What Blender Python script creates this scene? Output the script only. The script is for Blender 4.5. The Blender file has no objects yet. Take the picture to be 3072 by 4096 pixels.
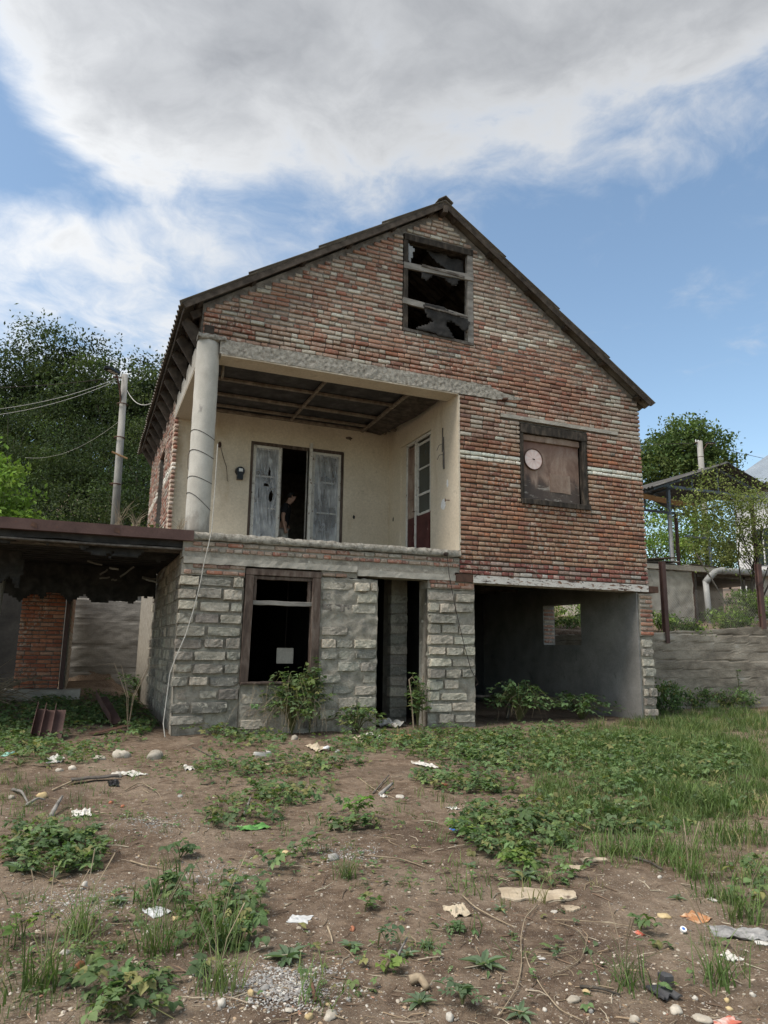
import bpy, math, random
import numpy as np
from math import sin, cos, pi, radians, hypot, atan2
from mathutils import Matrix, Vector, noise as mn

# ------------------------------------------------------------------ camera
# World frame: X runs along the house front, Y goes back into the house, Z up, Z=0 at the ground in front of the house.
FPX, PITCH, ROLL, YAW = 2840.0, radians(10.76), radians(0.82), radians(22.4)
CAM = np.array([-1.3101, -11.0873, 1.32])
def _axes():
    cp, sp, c, s = cos(PITCH), sin(PITCH), cos(ROLL), sin(ROLL)
    r, f, u = np.array([1, 0, 0.]), np.array([0, cp, sp]), np.array([0, -sp, cp])
    A = [c*r + s*u, -s*r + c*u, f]
    cy, sy = cos(YAW), sin(YAW)
    return [np.array([a[0]*cy + a[1]*sy, -a[0]*sy + a[1]*cy, a[2]]) for a in A]
RT, UP, FW = _axes()
scene = bpy.context.scene
C = scene.collection
cd = bpy.data.cameras.new('camera'); cam = bpy.data.objects.new('camera', cd); C.objects.link(cam)
cam.matrix_world = Matrix(((RT[0], UP[0], -FW[0], CAM[0]), (RT[1], UP[1], -FW[1], CAM[1]), (RT[2], UP[2], -FW[2], CAM[2]), (0, 0, 0, 1)))
cd.sensor_fit = 'VERTICAL'; cd.sensor_height = 24.0; cd.lens = 24.0*FPX/4096.0
cd.clip_start = 0.05; cd.clip_end = 2000.0
scene.camera = cam

# ------------------------------------------------------------------ light, sky, exposure
SUN_AZ, SUN_EL = radians(-100.0), radians(58.0)     # azimuth from +Y (into the picture) towards +X; the sun is to the left
scene.view_settings.view_transform = 'Standard'
scene.view_settings.look = 'None'
scene.view_settings.exposure = 1.22
scene.view_settings.gamma = 1.0
scene.view_settings.use_curve_mapping = False
scene.cycles.use_denoising = True
scene.cycles.max_bounces = 7
scene.cycles.transparent_max_bounces = 12
scene.cycles.caustics_reflective = False
scene.cycles.caustics_refractive = False
scene.cycles.sample_clamp_indirect = 6.0
sl = bpy.data.lights.new('sun', 'SUN'); so = bpy.data.objects.new('sun', sl); C.objects.link(so)
sl.energy = 1.9; sl.angle = radians(28.0); sl.color = (1.0, 0.93, 0.83)
SD = Vector((sin(SUN_AZ)*cos(SUN_EL), cos(SUN_AZ)*cos(SUN_EL), sin(SUN_EL)))
so.rotation_euler = SD.to_track_quat('Z', 'Y').to_euler()

class NT:
    """short hand for building node trees"""
    def __init__(s, tree): s.t = tree; s.n = tree.nodes; s.l = tree.links
    def new(s, typ, **kw):
        n = s.n.new(typ)
        for k, v in kw.items(): setattr(n, k, v)
        return n
    def set(s, sock, val):
        if hasattr(val, 'is_linked'): s.l.new(val, sock)
        else:
            try: sock.default_value = val
            except Exception: sock.default_value = (val[0], val[1], val[2], 1.0)
    def math(s, op, a, b=None, c=None, clamp=False):
        n = s.new('ShaderNodeMath', operation=op, use_clamp=clamp); s.set(n.inputs[0], a)
        if b is not None: s.set(n.inputs[1], b)
        if c is not None: s.set(n.inputs[2], c)
        return n.outputs[0]
    def vmath(s, op, a, b=None, scale=None):
        n = s.new('ShaderNodeVectorMath', operation=op); s.set(n.inputs[0], a)
        if b is not None: s.set(n.inputs[1], b)
        if scale is not None: s.set(n.inputs['Scale'], scale)
        return n.outputs['Value'] if op in ('DOT_PRODUCT', 'LENGTH') else n.outputs[0]
    def mix(s, fac, a, b, mode='MIX'):
        n = s.new('ShaderNodeMix', data_type='RGBA', blend_type=mode)
        s.set(n.inputs[0], fac); s.set(n.inputs[6], a if hasattr(a, 'is_linked') else (*a[:3], 1)); s.set(n.inputs[7], b if hasattr(b, 'is_linked') else (*b[:3], 1))
        return n.outputs[2]
    def noise(s, vec, scale, detail=4.0, rough=0.55, dist=0.0):
        n = s.new('ShaderNodeTexNoise'); s.l.new(vec, n.inputs['Vector'])
        n.inputs['Scale'].default_value = scale; n.inputs['Detail'].default_value = detail
        n.inputs['Roughness'].default_value = rough; n.inputs['Distortion'].default_value = dist
        return n.outputs[0]
    def step(s, x, a, b):
        n = s.new('ShaderNodeMapRange', interpolation_type='SMOOTHSTEP'); s.set(n.inputs[0], x)
        n.inputs[1].default_value = a; n.inputs[2].default_value = b
        return n.outputs[0]
    def ramp(s, fac, stops):
        n = s.new('ShaderNodeValToRGB'); s.set(n.inputs[0], fac); e = n.color_ramp.elements
        while len(e) < len(stops): e.new(0.5)
        for i, (p, c) in enumerate(stops): e[i].position = p; e[i].color = (*c[:3], 1)
        return n.outputs[0]
    def mapv(s, vec, scale=(1, 1, 1), loc=(0, 0, 0), rot=(0, 0, 0)):
        n = s.new('ShaderNodeMapping'); s.l.new(vec, n.inputs[0]); n.inputs['Scale'].default_value = scale
        n.inputs['Location'].default_value = loc; n.inputs['Rotation'].default_value = rot
        return n.outputs[0]

def make_world():
    w = bpy.data.worlds.new('World'); scene.world = w; w.use_nodes = True
    T = NT(w.node_tree); T.n.clear()
    out = T.new('ShaderNodeOutputWorld'); bg = T.new('ShaderNodeBackground')
    T.l.new(bg.outputs[0], out.inputs[0])
    sky = T.new('ShaderNodeTexSky', sky_type='NISHITA', sun_disc=False)
    sky.sun_elevation = SUN_EL; sky.sun_rotation = SUN_AZ
    sky.altitude = 600; sky.air_density = 1.0; sky.dust_density = 1.2; sky.ozone_density = 1.6
    d = T.new('ShaderNodeTexCoord').outputs['Generated']
    sx = T.new('ShaderNodeSeparateXYZ'); T.l.new(d, sx.inputs[0])
    X, Y, Z = sx.outputs
    rr = T.vmath('DOT_PRODUCT', d, (cos(YAW), -sin(YAW), 0)); ff = T.vmath('DOT_PRODUCT', d, (sin(YAW), cos(YAW), 0))
    az = T.math('MULTIPLY', T.math('ARCTAN2', rr, ff), 180/pi)
    el = T.math('MULTIPLY', T.math('ARCSINE', Z), 180/pi)
    # cloud layer: noise on a flat layer overhead
    zz = T.math('MAXIMUM', T.math('ADD', Z, 0.10), 0.05)
    cx = T.new('ShaderNodeCombineXYZ'); T.set(cx.inputs[0], T.math('DIVIDE', X, zz)); T.set(cx.inputs[1], T.math('DIVIDE', Y, zz)); T.set(cx.inputs[2], 0.0)
    P = cx.outputs[0]
    warp = T.new('ShaderNodeTexNoise'); T.l.new(P, warp.inputs['Vector']); warp.inputs['Scale'].default_value = 2.2; warp.inputs['Detail'].default_value = 3
    P2 = T.vmath('ADD', P, T.vmath('SCALE', T.vmath('SUBTRACT', warp.outputs['Color'], (0.5, 0.5, 0.5)), scale=0.35))
    n1 = T.noise(P2, 1.5, 9.0, 0.56)
    n2 = T.noise(P2, 6.0, 8.0, 0.62)
    n3 = T.noise(P, 0.9, 3.0, 0.5)
    nn = T.math('ADD', T.math('MULTIPLY', n1, 0.62), T.math('MULTIPLY', n2, 0.38))
    # the great bank of cloud overhead, its lower edge rising a little to the right, a gap at the far left
    azc = T.math('MINIMUM', T.math('MAXIMUM', az, -30.0), 40.0)
    edge = T.math('ADD', 33.2, T.math('MULTIPLY', azc, 0.085))
    edge = T.math('SUBTRACT', edge, T.math('MULTIPLY', T.step(T.math('ABSOLUTE', az), 45.0, 95.0), 16.0))
    bank = T.math('MULTIPLY', T.math('SUBTRACT', el, edge), 0.11)
    lgap = T.math('MULTIPLY', T.step(T.math('ADD', az, T.math('MULTIPLY', T.math('SUBTRACT', el, 36.0), 0.75)), -24.0, -35.0), T.step(el, 29.0, 33.0))
    puff = T.math('MULTIPLY', T.step(T.math('ADD', az, T.math('MULTIPLY', el, 0.45)), 17.0, -10.0), T.math('MULTIPLY', T.step(el, 10.0, 20.0), T.step(el, 33.5, 29.0)))
    dens = T.math('ADD', T.math('MULTIPLY', T.math('SUBTRACT', nn, 0.5), 3.0), T.math('MINIMUM', T.math('MAXIMUM', bank, -0.52), 0.75))
    dens = T.math('ADD', dens, T.math('MULTIPLY', puff, 0.66))
    dens = T.math('SUBTRACT', dens, T.math('MULTIPLY', lgap, 1.15))
    alpha = T.step(dens, -0.42, 0.58)
    body = T.math('ADD', dens, T.math('MULTIPLY', T.math('SUBTRACT', n3, 0.5), 1.2))
    hi = T.step(el, 33.0, 46.0)
    body = T.math('ADD', body, T.math('MULTIPLY', hi, 0.35))
    ccol = T.ramp(T.math('MULTIPLY', body, 0.62, clamp=True), [(0.0, (0.315, 0.335, 0.365)), (0.28, (0.355, 0.36, 0.365)), (0.62, (0.25, 0.256, 0.265)), (1.0, (0.165, 0.171, 0.182))])
    ccol = T.vmath('SCALE', ccol, scale=T.math('ADD', 0.94, T.math('MULTIPLY', T.step(az, 4.0, -34.0), 0.26)))
    skyc = T.vmath('SCALE', sky.outputs[0], scale=0.105)
    skyc = T.mix(1.0, skyc, (0.98, 0.97, 0.86), 'MULTIPLY')
    col = T.mix(T.math('MULTIPLY', alpha, 0.96), skyc, ccol)
    T.l.new(col, bg.inputs[0]); bg.inputs[1].default_value = 1.0
make_world()

# ------------------------------------------------------------------ photo pixel -> place
def ray(x, y):
    return RT*((x-1536)/FPX) + UP*(-(y-2048)/FPX) + FW
def on_v(x, y, v):
    r = ray(x, y); return CAM + r*((v-CAM[1])/r[1])
def sstep(a, b, x):
    t = min(1, max(0, (x-a)/(b-a))); return t*t*(3-2*t)
def ground_z(x, y, fine=True):
    # yard, falling slightly towards the viewer
    z = -0.023*max(0.0, -y-0.8)
    if x < 0.1: z += 0.045*max(0.0, min(y+1.0, 8.5))*sstep(0.1, -0.7, x)
    # terraces behind the retaining walls
    r = sstep(10.02, 10.14, x)*sstep(2.12, 2.24, y)
    back = sstep(9.12, 9.24, y)
    tz = 1.66 + 0.045*max(0, x-10) + 0.10*max(0, y-3.0) if x > 9 else 0
    bz = 2.45 + 0.16*max(0, y-9.3)
    if y > 30: bz += 0.10*(y-30)
    bz = min(bz, 30.0)
    if r > 0: z = z*(1-r) + min(tz, 6.0+0.05*y)*r
    if back > 0: z = z*(1-back) + max(bz, z)*back if x < 10 else max(z, bz*0.6+1.0 if y > 14 else z)
    if fine:
        k = 1.0 if y < 9.1 else 3.0
        z += k*(0.035*mn.noise((x*0.9, y*0.9, 3.1)) + 0.016*mn.noise((x*3.3, y*3.3, 7.7)) + 0.008*mn.noise((x*9, y*9, 1.7)))
    return z
def gp(x, y):
    """the place on the ground seen at photo pixel x, y"""
    r = ray(x, y); t = 2.0
    for i in range(600):
        p = CAM + r*t
        if p[2] < ground_z(p[0], p[1], False): break
        t += 0.08
    lo_, hi_ = t-0.08, t
    for i in range(7):
        t = (lo_+hi_)/2; p = CAM+r*t
        if p[2] < ground_z(p[0], p[1], False): hi_ = t
        else: lo_ = t
    return np.array([p[0], p[1], ground_z(p[0], p[1])])
def mpp(p):
    """metres per photo pixel at a place"""
    return float(np.dot(np.array(p)-CAM, FW))/FPX

# ------------------------------------------------------------------ mesh helpers
OFF = {}
def _link(o): C.objects.link(o); return o
def tag(o, label=None, cat=None, group=None, kind=None):
    if label: o['label'] = label
    if cat: o['category'] = cat
    if group: o['group'] = group
    if kind: o['kind'] = kind
    return o
def empty(name, loc, label, cat, group=None):
    o = bpy.data.objects.new(name, None); _link(o); o.location = loc; o.empty_display_size = 0.2
    OFF[o.name] = np.array(loc, float); tag(o, label, cat, group); return o
def mesh_from(name, V, F, mat, cols=None, smooth=False):
    me = bpy.data.meshes.new(name)
    me.from_pydata([tuple(map(float, v)) for v in V], [], F)
    if mat is not None: me.materials.append(mat)
    if cols is not None:
        a = me.color_attributes.new('Col', 'FLOAT_COLOR', 'POINT')
        a.data.foreach_set('color', np.asarray(cols, np.float32).reshape(-1))
    if smooth: me.polygons.foreach_set('use_smooth', [True]*len(me.polygons))
    me.update(); return me
def obj(name, mb, mat, parent=None, smooth=False, loc=None, **kw):
    """one mesh object from world-space geometry; children are stored relative to their thing"""
    if parent is not None: off = OFF[parent.name]
    elif loc is not None: off = np.array(loc, float)
    else: off = np.zeros(3)
    V = np.asarray(mb.v, float).reshape(-1, 3) - off
    me = mesh_from(name, V, mb.f, mat, mb.c if mb.c and len(mb.c) == len(mb.v) else None, smooth)
    o = bpy.data.objects.new(name, me); _link(o)
    if parent is not None: o.parent = parent
    else: o.location = off
    OFF[o.name] = off
    if mb.c and len(mb.c) == len(mb.v): o.color = (0, 0, 0, 1)
    tag(o, **kw); return o
def frame_to(d, up=(0, 0, 1)):
    d = np.array(d, float); d /= np.linalg.norm(d)
    s = np.cross(d, up)
    if np.linalg.norm(s) < 1e-4: s = np.cross(d, (1, 0, 0))
    s /= np.linalg.norm(s); u = np.cross(s, d); return d, s, u
class MB:
    def __init__(s): s.v = []; s.f = []; s.c = []
    def add(s, V, F, col=None):
        b = len(s.v); s.v.extend([tuple(v) for v in V]); s.f.extend([tuple(i+b for i in f) for f in F])
        if col is not None: s.c.extend([(*col[:3], 1)]*len(V))
        return s
    def box(s, x0, x1, y0, y1, z0, z1, col=None):
        V = [(x0, y0, z0), (x1, y0, z0), (x1, y1, z0), (x0, y1, z0), (x0, y0, z1), (x1, y0, z1), (x1, y1, z1), (x0, y1, z1)]
        return s.add(V, [(0, 3, 2, 1), (4, 5, 6, 7), (0, 1, 5, 4), (1, 2, 6, 5), (2, 3, 7, 6), (3, 0, 4, 7)], col)
    def bar(s, a, b, w, h, up=(0, 0, 1), ch=0.006, segs=1, wob=0.0, rng=random, col=None):
        """timber or bar from a to b, w across, h along up, chamfered, with a little wobble"""
        a = np.array(a, float); b = np.array(b, float); d, sd, u = frame_to(b-a, up)
        w /= 2; h /= 2; ch = min(ch, w*0.6, h*0.6)
        ring = [(-w+ch, -h), (w-ch, -h), (w, -h+ch), (w, h-ch), (w-ch, h), (-w+ch, h), (-w, h-ch), (-w, -h+ch)]
        V = []; F = []
        for i in range(segs+1):
            p = a+(b-a)*i/segs; j1 = rng.uniform(-wob, wob); j2 = rng.uniform(-wob, wob); k = 1+rng.uniform(-wob, wob)*4
            for q in ring: V.append(p + sd*(q[0]*k+j1) + u*(q[1]*k+j2))
        for i in range(segs):
            for k in range(8): F.append((i*8+k, i*8+(k+1) % 8, i*8+8+(k+1) % 8, i*8+8+k))
        F.append(tuple(range(7, -1, -1))); F.append(tuple(segs*8+k for k in range(8)))
        return s.add(V, F, col)
    def tube(s, pts, r, n=8, cap=True, col=None):
        pts = [np.array(p, float) for p in pts]; V = []; F = []; m = len(pts)
        pu = None
        for i, p in enumerate(pts):
            d = pts[min(i+1, m-1)] - pts[max(i-1, 0)]
            d, sd, u = frame_to(d, (0, 0, 1) if pu is None else pu); pu = u
            rr = r[i] if hasattr(r, '__len__') else r
            for k in range(n):
                t = 2*pi*k/n; V.append(p + sd*cos(t)*rr + u*sin(t)*rr)
        for i in range(m-1):
            for k in range(n): F.append((i*n+k, i*n+(k+1) % n, i*n+n+(k+1) % n, i*n+n+k))
        if cap: F.append(tuple(range(n-1, -1, -1))); F.append(tuple((m-1)*n+k for k in range(n)))
        return s.add(V, F, col)
    def grid(s, P, col=None, thick=None):
        """P: rows of points; optional thickness vector makes it a closed slab"""
        r, c = len(P), len(P[0]); V = [p for row in P for p in row]
        F = [(i*c+j, i*c+j+1, (i+1)*c+j+1, (i+1)*c+j) for i in range(r-1) for j in range(c-1)]
        if thick is not None:
            n = len(V); t = np.array(thick, float); V = V + [np.array(p)+t for p in V]
            F += [tuple(n+k for k in reversed(f)) for f in F]
            bd = [j for j in range(c)] + [i*c+c-1 for i in range(1, r)] + [(r-1)*c+j for j in range(c-2, -1, -1)] + [i*c for i in range(r-2, 0, -1)]
            for k in range(len(bd)): a, b = bd[k], bd[(k+1) % len(bd)]; F.append((b, a, n+a, n+b))
        return s.add(V, F, col)
    def prism(s, poly, y0, y1, col=None):
        """outline in X,Z pulled from depth y0 to y1"""
        n = len(poly); V = [(x, y0, z) for x, z in poly] + [(x, y1, z) for x, z in poly]
        F = [tuple(range(n)), tuple(range(2*n-1, n-1, -1))] + [(k, n+k, n+(k+1) % n, (k+1) % n)[::-1] for k in range(n)]
        return s.add(V, F, col)
    def extrude(s, poly3, vec, col=None):
        n = len(poly3); t = np.array(vec, float); V = [np.array(p, float) for p in poly3]; V += [p+t for p in V]
        F = [tuple(range(n)), tuple(range(2*n-1, n-1, -1))] + [((k+1) % n, k, n+k, n+(k+1) % n) for k in range(n)]
        return s.add(V, F, col)
def rough_slab(x0, x1, y0, y1, z0, z1, step, amp, seed=0.0, freq=6.0, axis='xz'):
    """a slab whose front (towards -Y) and top are uneven: a lump of old masonry or concrete"""
    nx = max(2, int((x1-x0)/step)); nz = max(2, int((z1-z0)/step)); ny = max(1, int((y1-y0)/step/2))
    mb = MB(); P = []
    def dis(x, y, z):
        return amp*(mn.noise((x*freq+seed, y*freq, z*freq)) + 0.5*mn.noise((x*freq*2.3+seed, y*freq*2.3, z*freq*2.3)))
    for j in range(nz+1):
        z = z0+(z1-z0)*j/nz
        P.append([(x0+(x1-x0)*i/nx, y0+dis(x0+(x1-x0)*i/nx, 0, z), z + (dis(x0+(x1-x0)*i/nx, 3, z) if j in (0, nz) else 0)) for i in range(nx+1)])
    for j in range(1, ny+1):
        y = y0+(y1-y0)*j/ny
        P.append([(x0+(x1-x0)*i/nx, y, z1+dis(x0+(x1-x0)*i/nx, y+3, z1)) for i in range(nx+1)])
    P.append([(x0+(x1-x0)*i/nx, y1, z0) for i in range(nx+1)])
    mb.grid(P)
    c = nx+1; n = len(P)
    mb.f.append(tuple(i*c for i in range(n))[::-1]); mb.f.append(tuple(i*c+nx for i in range(n)))
    mb.f.append(tuple([(n-1)*c+i for i in range(nx+1)] + [i for i in range(nx, -1, -1)]))
    return mb
def bulk(name, bases, items, mat, parent=None, kind='stuff', smooth=False, label=None, cat=None, group=None):
    """many small pieces in one mesh. bases: [(V,F)], items: (base, loc, 3x3 matrix, colour)"""
    off = OFF[parent.name] if parent is not None else np.zeros(3)
    VV = []; FF = []; CC = []; n = 0
    B = [(np.asarray(v, float), f) for v, f in bases]
    for bi, loc, M, col in items:
        v, f = B[bi]; VV.append(v @ np.asarray(M, float).T + (np.asarray(loc, float)-off)); CC.append(np.tile((*col[:3], 1.0), (len(v), 1)))
        FF.extend([tuple(i+n for i in q) for q in f]); n += len(v)
    me = bpy.data.meshes.new(name)
    me.from_pydata(np.concatenate(VV).tolist(), [], FF); me.materials.append(mat)
    a = me.color_attributes.new('Col', 'FLOAT_COLOR', 'POINT'); a.data.foreach_set('color', np.concatenate(CC).astype(np.float32).reshape(-1))
    if smooth: me.polygons.foreach_set('use_smooth', [True]*len(me.polygons))
    o = bpy.data.objects.new(name, me); _link(o); o.color = (0, 0, 0, 1)
    if parent is not None: o.parent = parent
    OFF[o.name] = off; tag(o, label, cat, group, kind); return o
def rotz(a): c, s = cos(a), sin(a); return np.array([[c, -s, 0], [s, c, 0], [0, 0, 1.]])
def rotx(a): c, s = cos(a), sin(a); return np.array([[1, 0, 0], [0, c, -s], [0, s, c]])
def roty(a): c, s = cos(a), sin(a); return np.array([[c, 0, s], [0, 1, 0], [-s, 0, c]])

# ------------------------------------------------------------------ materials
def new_mat(name):
    m = bpy.data.materials.new(name); m.use_nodes = True; T = NT(m.node_tree)
    b = T.n['Principled BSDF']; return m, T, b
def pos(T): return T.new('ShaderNodeNewGeometry').outputs['Position']
def bump(T, b, h, strength=0.5, dist=0.01):
    n = T.new('ShaderNodeBump'); n.inputs['Strength'].default_value = strength; n.inputs['Distance'].default_value = dist
    T.l.new(h, n.inputs['Height']); T.l.new(n.outputs[0], b.inputs['Normal'])
def pm(name, stops, scale=4.0, detail=6, rough=0.9, bscale=40.0, bstr=0.4, bdist=0.006, stretch=(1, 1, 1), spec=0.25, metal=0.0, dist=0.3, stain=None, per_obj=0.0):
    """procedural surface: colour ramp over noise, plus fine relief; stain=(colour, scale, lo, hi[, stretch]) patches of dirt"""
    m, T, b = new_mat(name); P = T.mapv(pos(T), stretch)
    n = T.noise(P, scale, detail, 0.6, dist); col = T.ramp(n, stops)
    f = T.noise(P, bscale, 5, 0.65)
    col = T.mix(0.35, col, T.mix(1.0, col, T.ramp(f, [(0.3, (0.55, 0.55, 0.55)), (0.7, (1.3, 1.3, 1.3))]), 'MULTIPLY'))
    if stain:
        for st in (stain if isinstance(stain, list) else [stain]):
            SP = T.mapv(pos(T), st[4]) if len(st) > 4 else P
            k = T.step(T.noise(SP, st[1], 7, 0.62, 0.4), st[2], st[3]); col = T.mix(k, col, st[0])
    if per_obj:
        r = T.new('ShaderNodeObjectInfo').outputs['Random']
        g = T.math('ADD', 1-per_obj, T.math('MULTIPLY', r, 2*per_obj)); col = T.vmath('SCALE', col, scale=g)
    T.l.new(col, b.inputs['Base Color']); b.inputs['Roughness'].default_value = rough
    b.inputs['Specular IOR Level'].default_value = spec; b.inputs['Metallic'].default_value = metal
    h = T.math('ADD', T.math('MULTIPLY', n, 1.2), f)
    bump(T, b, h, bstr, bdist); return m
def piece_mat(name, lime=(0.50, 0.47, 0.43), lime_lo=0.58, lime_hi=0.70, grime=(0.10, 0.085, 0.075), bstr=0.6, bdist=0.008, tint=1.0, gr_lo=0.60, gr_hi=0.80, grmul=0.55, patchy=False):
    """bricks and blocks: own colour (attribute for the joined ones, object colour for single ones) + lime smears and grime"""
    m, T, b = new_mat(name); P = pos(T)
    a = T.new('ShaderNodeAttribute'); a.attribute_name = 'Col'
    oc = T.new('ShaderNodeObjectInfo').outputs['Color']
    base = T.vmath('ADD', a.outputs['Color'], oc)
    n = T.noise(P, 22.0, 6, 0.62); n2 = T.noise(P, 90.0, 4, 0.7); n3 = T.noise(P, 5.0, 5, 0.6, 0.5); n4 = T.noise(P, 13.0, 6, 0.7, 0.6)
    col = T.mix(1.0, base, T.ramp(n, [(0.25, (0.68, 0.66, 0.65)), (0.55, (1.0, 1.0, 1.0)), (0.8, (1.22, 1.2, 1.16))]), 'MULTIPLY')
    col = T.mix(1.0, col, T.ramp(n2, [(0.3, (0.8, 0.8, 0.8)), (0.7, (1.15, 1.15, 1.15))]), 'MULTIPLY')
    lf_ = T.math('MULTIPLY', T.step(n4, lime_lo, lime_hi), 0.7)
    if patchy:
        lf_ = T.math('MULTIPLY', lf_, T.step(T.noise(P, 1.3, 5, 0.65), 0.40, 0.58))
        st_ = T.step(T.noise(T.mapv(P, (5, 5, 0.55)), 1.0, 5, 0.6), 0.52, 0.75); col = T.mix(T.math('MULTIPLY', st_, 0.32), col, (0.12, 0.085, 0.07))
    col = T.mix(lf_, col, lime)
    col = T.mix(T.math('MULTIPLY', T.step(n3, gr_lo, gr_hi), grmul), col, grime)
    T.l.new(col, b.inputs['Base Color']); b.inputs['Roughness'].default_value = 0.92; b.inputs['Specular IOR Level'].default_value = 0.2
    bump(T, b, T.math('ADD', n, T.math('MULTIPLY', n2, 0.5)), bstr, bdist); return m
def leaf_mat(name, tint=(1, 1, 1), trans=0.3, rough=0.6, spec=0.25):
    m, T, b = new_mat(name)
    a = T.new('ShaderNodeAttribute'); a.attribute_name = 'Col'; oc = T.new('ShaderNodeObjectInfo').outputs['Color']
    n = T.noise(pos(T), 30.0, 3)
    col = T.mix(1.0, T.vmath('ADD', a.outputs['Color'], oc), T.ramp(n, [(0.3, (0.8*tint[0], 0.8*tint[1], 0.8*tint[2])), (0.7, (1.2*tint[0], 1.2*tint[1], 1.2*tint[2]))]), 'MULTIPLY')
    T.l.new(col, b.inputs['Base Color']); b.inputs['Roughness'].default_value = rough; b.inputs['Specular IOR Level'].default_value = spec
    tr = T.new('ShaderNodeBsdfTranslucent'); T.l.new(T.mix(1.0, col, (1.25, 1.45, 0.7), 'MULTIPLY'), tr.inputs[0])
    mx = T.new('ShaderNodeMixShader'); mx.inputs[0].default_value = trans
    T.l.new(b.outputs[0], mx.inputs[1]); T.l.new(tr.outputs[0], mx.inputs[2])
    T.l.new(mx.outputs[0], T.n['Material Output'].inputs[0]); return m
M = {}
M['mortar'] = pm('mortar', [(0.25, (0.075, 0.062, 0.052)), (0.5, (0.135, 0.118, 0.10)), (0.75, (0.21, 0.19, 0.168))], 9, 7, 0.95, 60, 0.8, 0.012)
M['mortar_low'] = pm('mortar_low', [(0.25, (0.20, 0.182, 0.152)), (0.5, (0.32, 0.292, 0.245)), (0.75, (0.46, 0.424, 0.357))], 7, 8, 0.95, 45, 0.9, 0.015,
                     stain=[((0.15, 0.142, 0.125), 2.2, 0.58, 0.74), ((0.52, 0.485, 0.41), 6.0, 0.62, 0.74)])
M['mortar_gable'] = pm('smeared_mortar', [(0.25, (0.10, 0.088, 0.076)), (0.5, (0.22, 0.20, 0.177)), (0.75, (0.42, 0.39, 0.345))], 6, 8, 0.95, 50, 0.9, 0.014)
M['brick'] = piece_mat('brick', lime=(0.56, 0.49, 0.41), lime_lo=0.48, lime_hi=0.62, patchy=True, bstr=1.0, bdist=0.014)
M['block'] = piece_mat('block', lime=(0.58, 0.54, 0.45), lime_lo=0.56, lime_hi=0.66, grime=(0.095, 0.09, 0.08), bstr=1.0, bdist=0.018, gr_lo=0.54, gr_hi=0.70, grmul=0.6)
M['concrete'] = pm('concrete', [(0.25, (0.25, 0.23, 0.195)), (0.5, (0.40, 0.37, 0.32)), (0.75, (0.52, 0.485, 0.425))], 3.0, 8, 0.93, 50, 0.6, 0.008, stain=((0.13, 0.125, 0.115), 1.6, 0.60, 0.74))
M['raw_concrete'] = pm('raw_concrete', [(0.28, (0.15, 0.132, 0.11)), (0.5, (0.38, 0.35, 0.30)), (0.72, (0.56, 0.52, 0.455))], 16.0, 9, 0.95, 70, 1.0, 0.02)
M['column'] = pm('column_concrete', [(0.25, (0.36, 0.34, 0.305)), (0.5, (0.47, 0.45, 0.405)), (0.75, (0.57, 0.545, 0.495))], 3.0, 8, 0.9, 130, 0.4, 0.004, stretch=(1, 1, 0.7),
                 stain=[((0.20, 0.19, 0.18), 5.0, 0.64, 0.76, (1, 1, 0.35))])
def base_stain(m, z0, z1, colr):
    T = NT(m.node_tree); b = T.n['Principled BSDF']; src = b.inputs['Base Color'].links[0].from_socket; P = pos(T); sx = T.new('ShaderNodeSeparateXYZ'); T.l.new(P, sx.inputs[0])
    n = T.noise(T.mapv(P, (1, 1, 0.5)), 9.0, 7, 0.7); k = T.math('MULTIPLY', T.step(T.math('ADD', sx.outputs[2], T.math('MULTIPLY', T.math('SUBTRACT', n, 0.5), 1.2)), z1, z0), 0.7)
    T.l.new(T.mix(k, src, colr), b.inputs['Base Color'])
base_stain(M['column'], 2.95, 3.45, (0.20, 0.18, 0.155))
M['formed'] = pm('board_marked_concrete', [(0.28, (0.15, 0.128, 0.10)), (0.5, (0.27, 0.237, 0.19)), (0.72, (0.41, 0.37, 0.305))], 2.2, 9, 0.95, 30, 0.9, 0.02, stretch=(0.8, 0.8, 1.5),
                 stain=[((0.10, 0.095, 0.085), 1.4, 0.58, 0.74, (1.0, 1.0, 0.35)), ((0.42, 0.40, 0.36), 2.2, 0.66, 0.78)])
M['plaster'] = pm('cream_plaster', [(0.2, (0.50, 0.425, 0.325)), (0.5, (0.585, 0.505, 0.395)), (0.8, (0.65, 0.575, 0.46))], 1.2, 8, 0.9, 30, 0.22, 0.004,
                  stain=[((0.42, 0.325, 0.22), 1.1, 0.55, 0.78, (1.2, 1.2, 0.4)), ((0.36, 0.30, 0.23), 3.5, 0.62, 0.80), ((0.30, 0.25, 0.19), 9.0, 0.70, 0.80, (1, 1, 0.3))])
M['render'] = pm('grey_render', [(0.25, (0.17, 0.165, 0.155)), (0.5, (0.25, 0.242, 0.228)), (0.75, (0.33, 0.32, 0.30))], 1.8, 8, 0.95, 35, 0.35, 0.006, stain=((0.14, 0.135, 0.13), 3.0, 0.6, 0.72))
M['dark_room'] = pm('shade_black_wall', [(0.3, (0.025, 0.025, 0.026)), (0.7, (0.06, 0.058, 0.055))], 2.0, 5, 0.95, 20, 0.3, 0.005)  # near-black walls: the shade of the deep interiors is put into the colour
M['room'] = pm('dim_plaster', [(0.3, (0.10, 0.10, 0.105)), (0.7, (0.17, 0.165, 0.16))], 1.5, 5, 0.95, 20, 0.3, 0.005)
M['old_wood'] = pm('weathered_wood', [(0.25, (0.045, 0.038, 0.032)), (0.5, (0.115, 0.10, 0.088)), (0.75, (0.22, 0.20, 0.178))], 9.0, 8, 0.9, 70, 0.8, 0.006, stretch=(1, 1, 1), per_obj=0.15)
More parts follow.
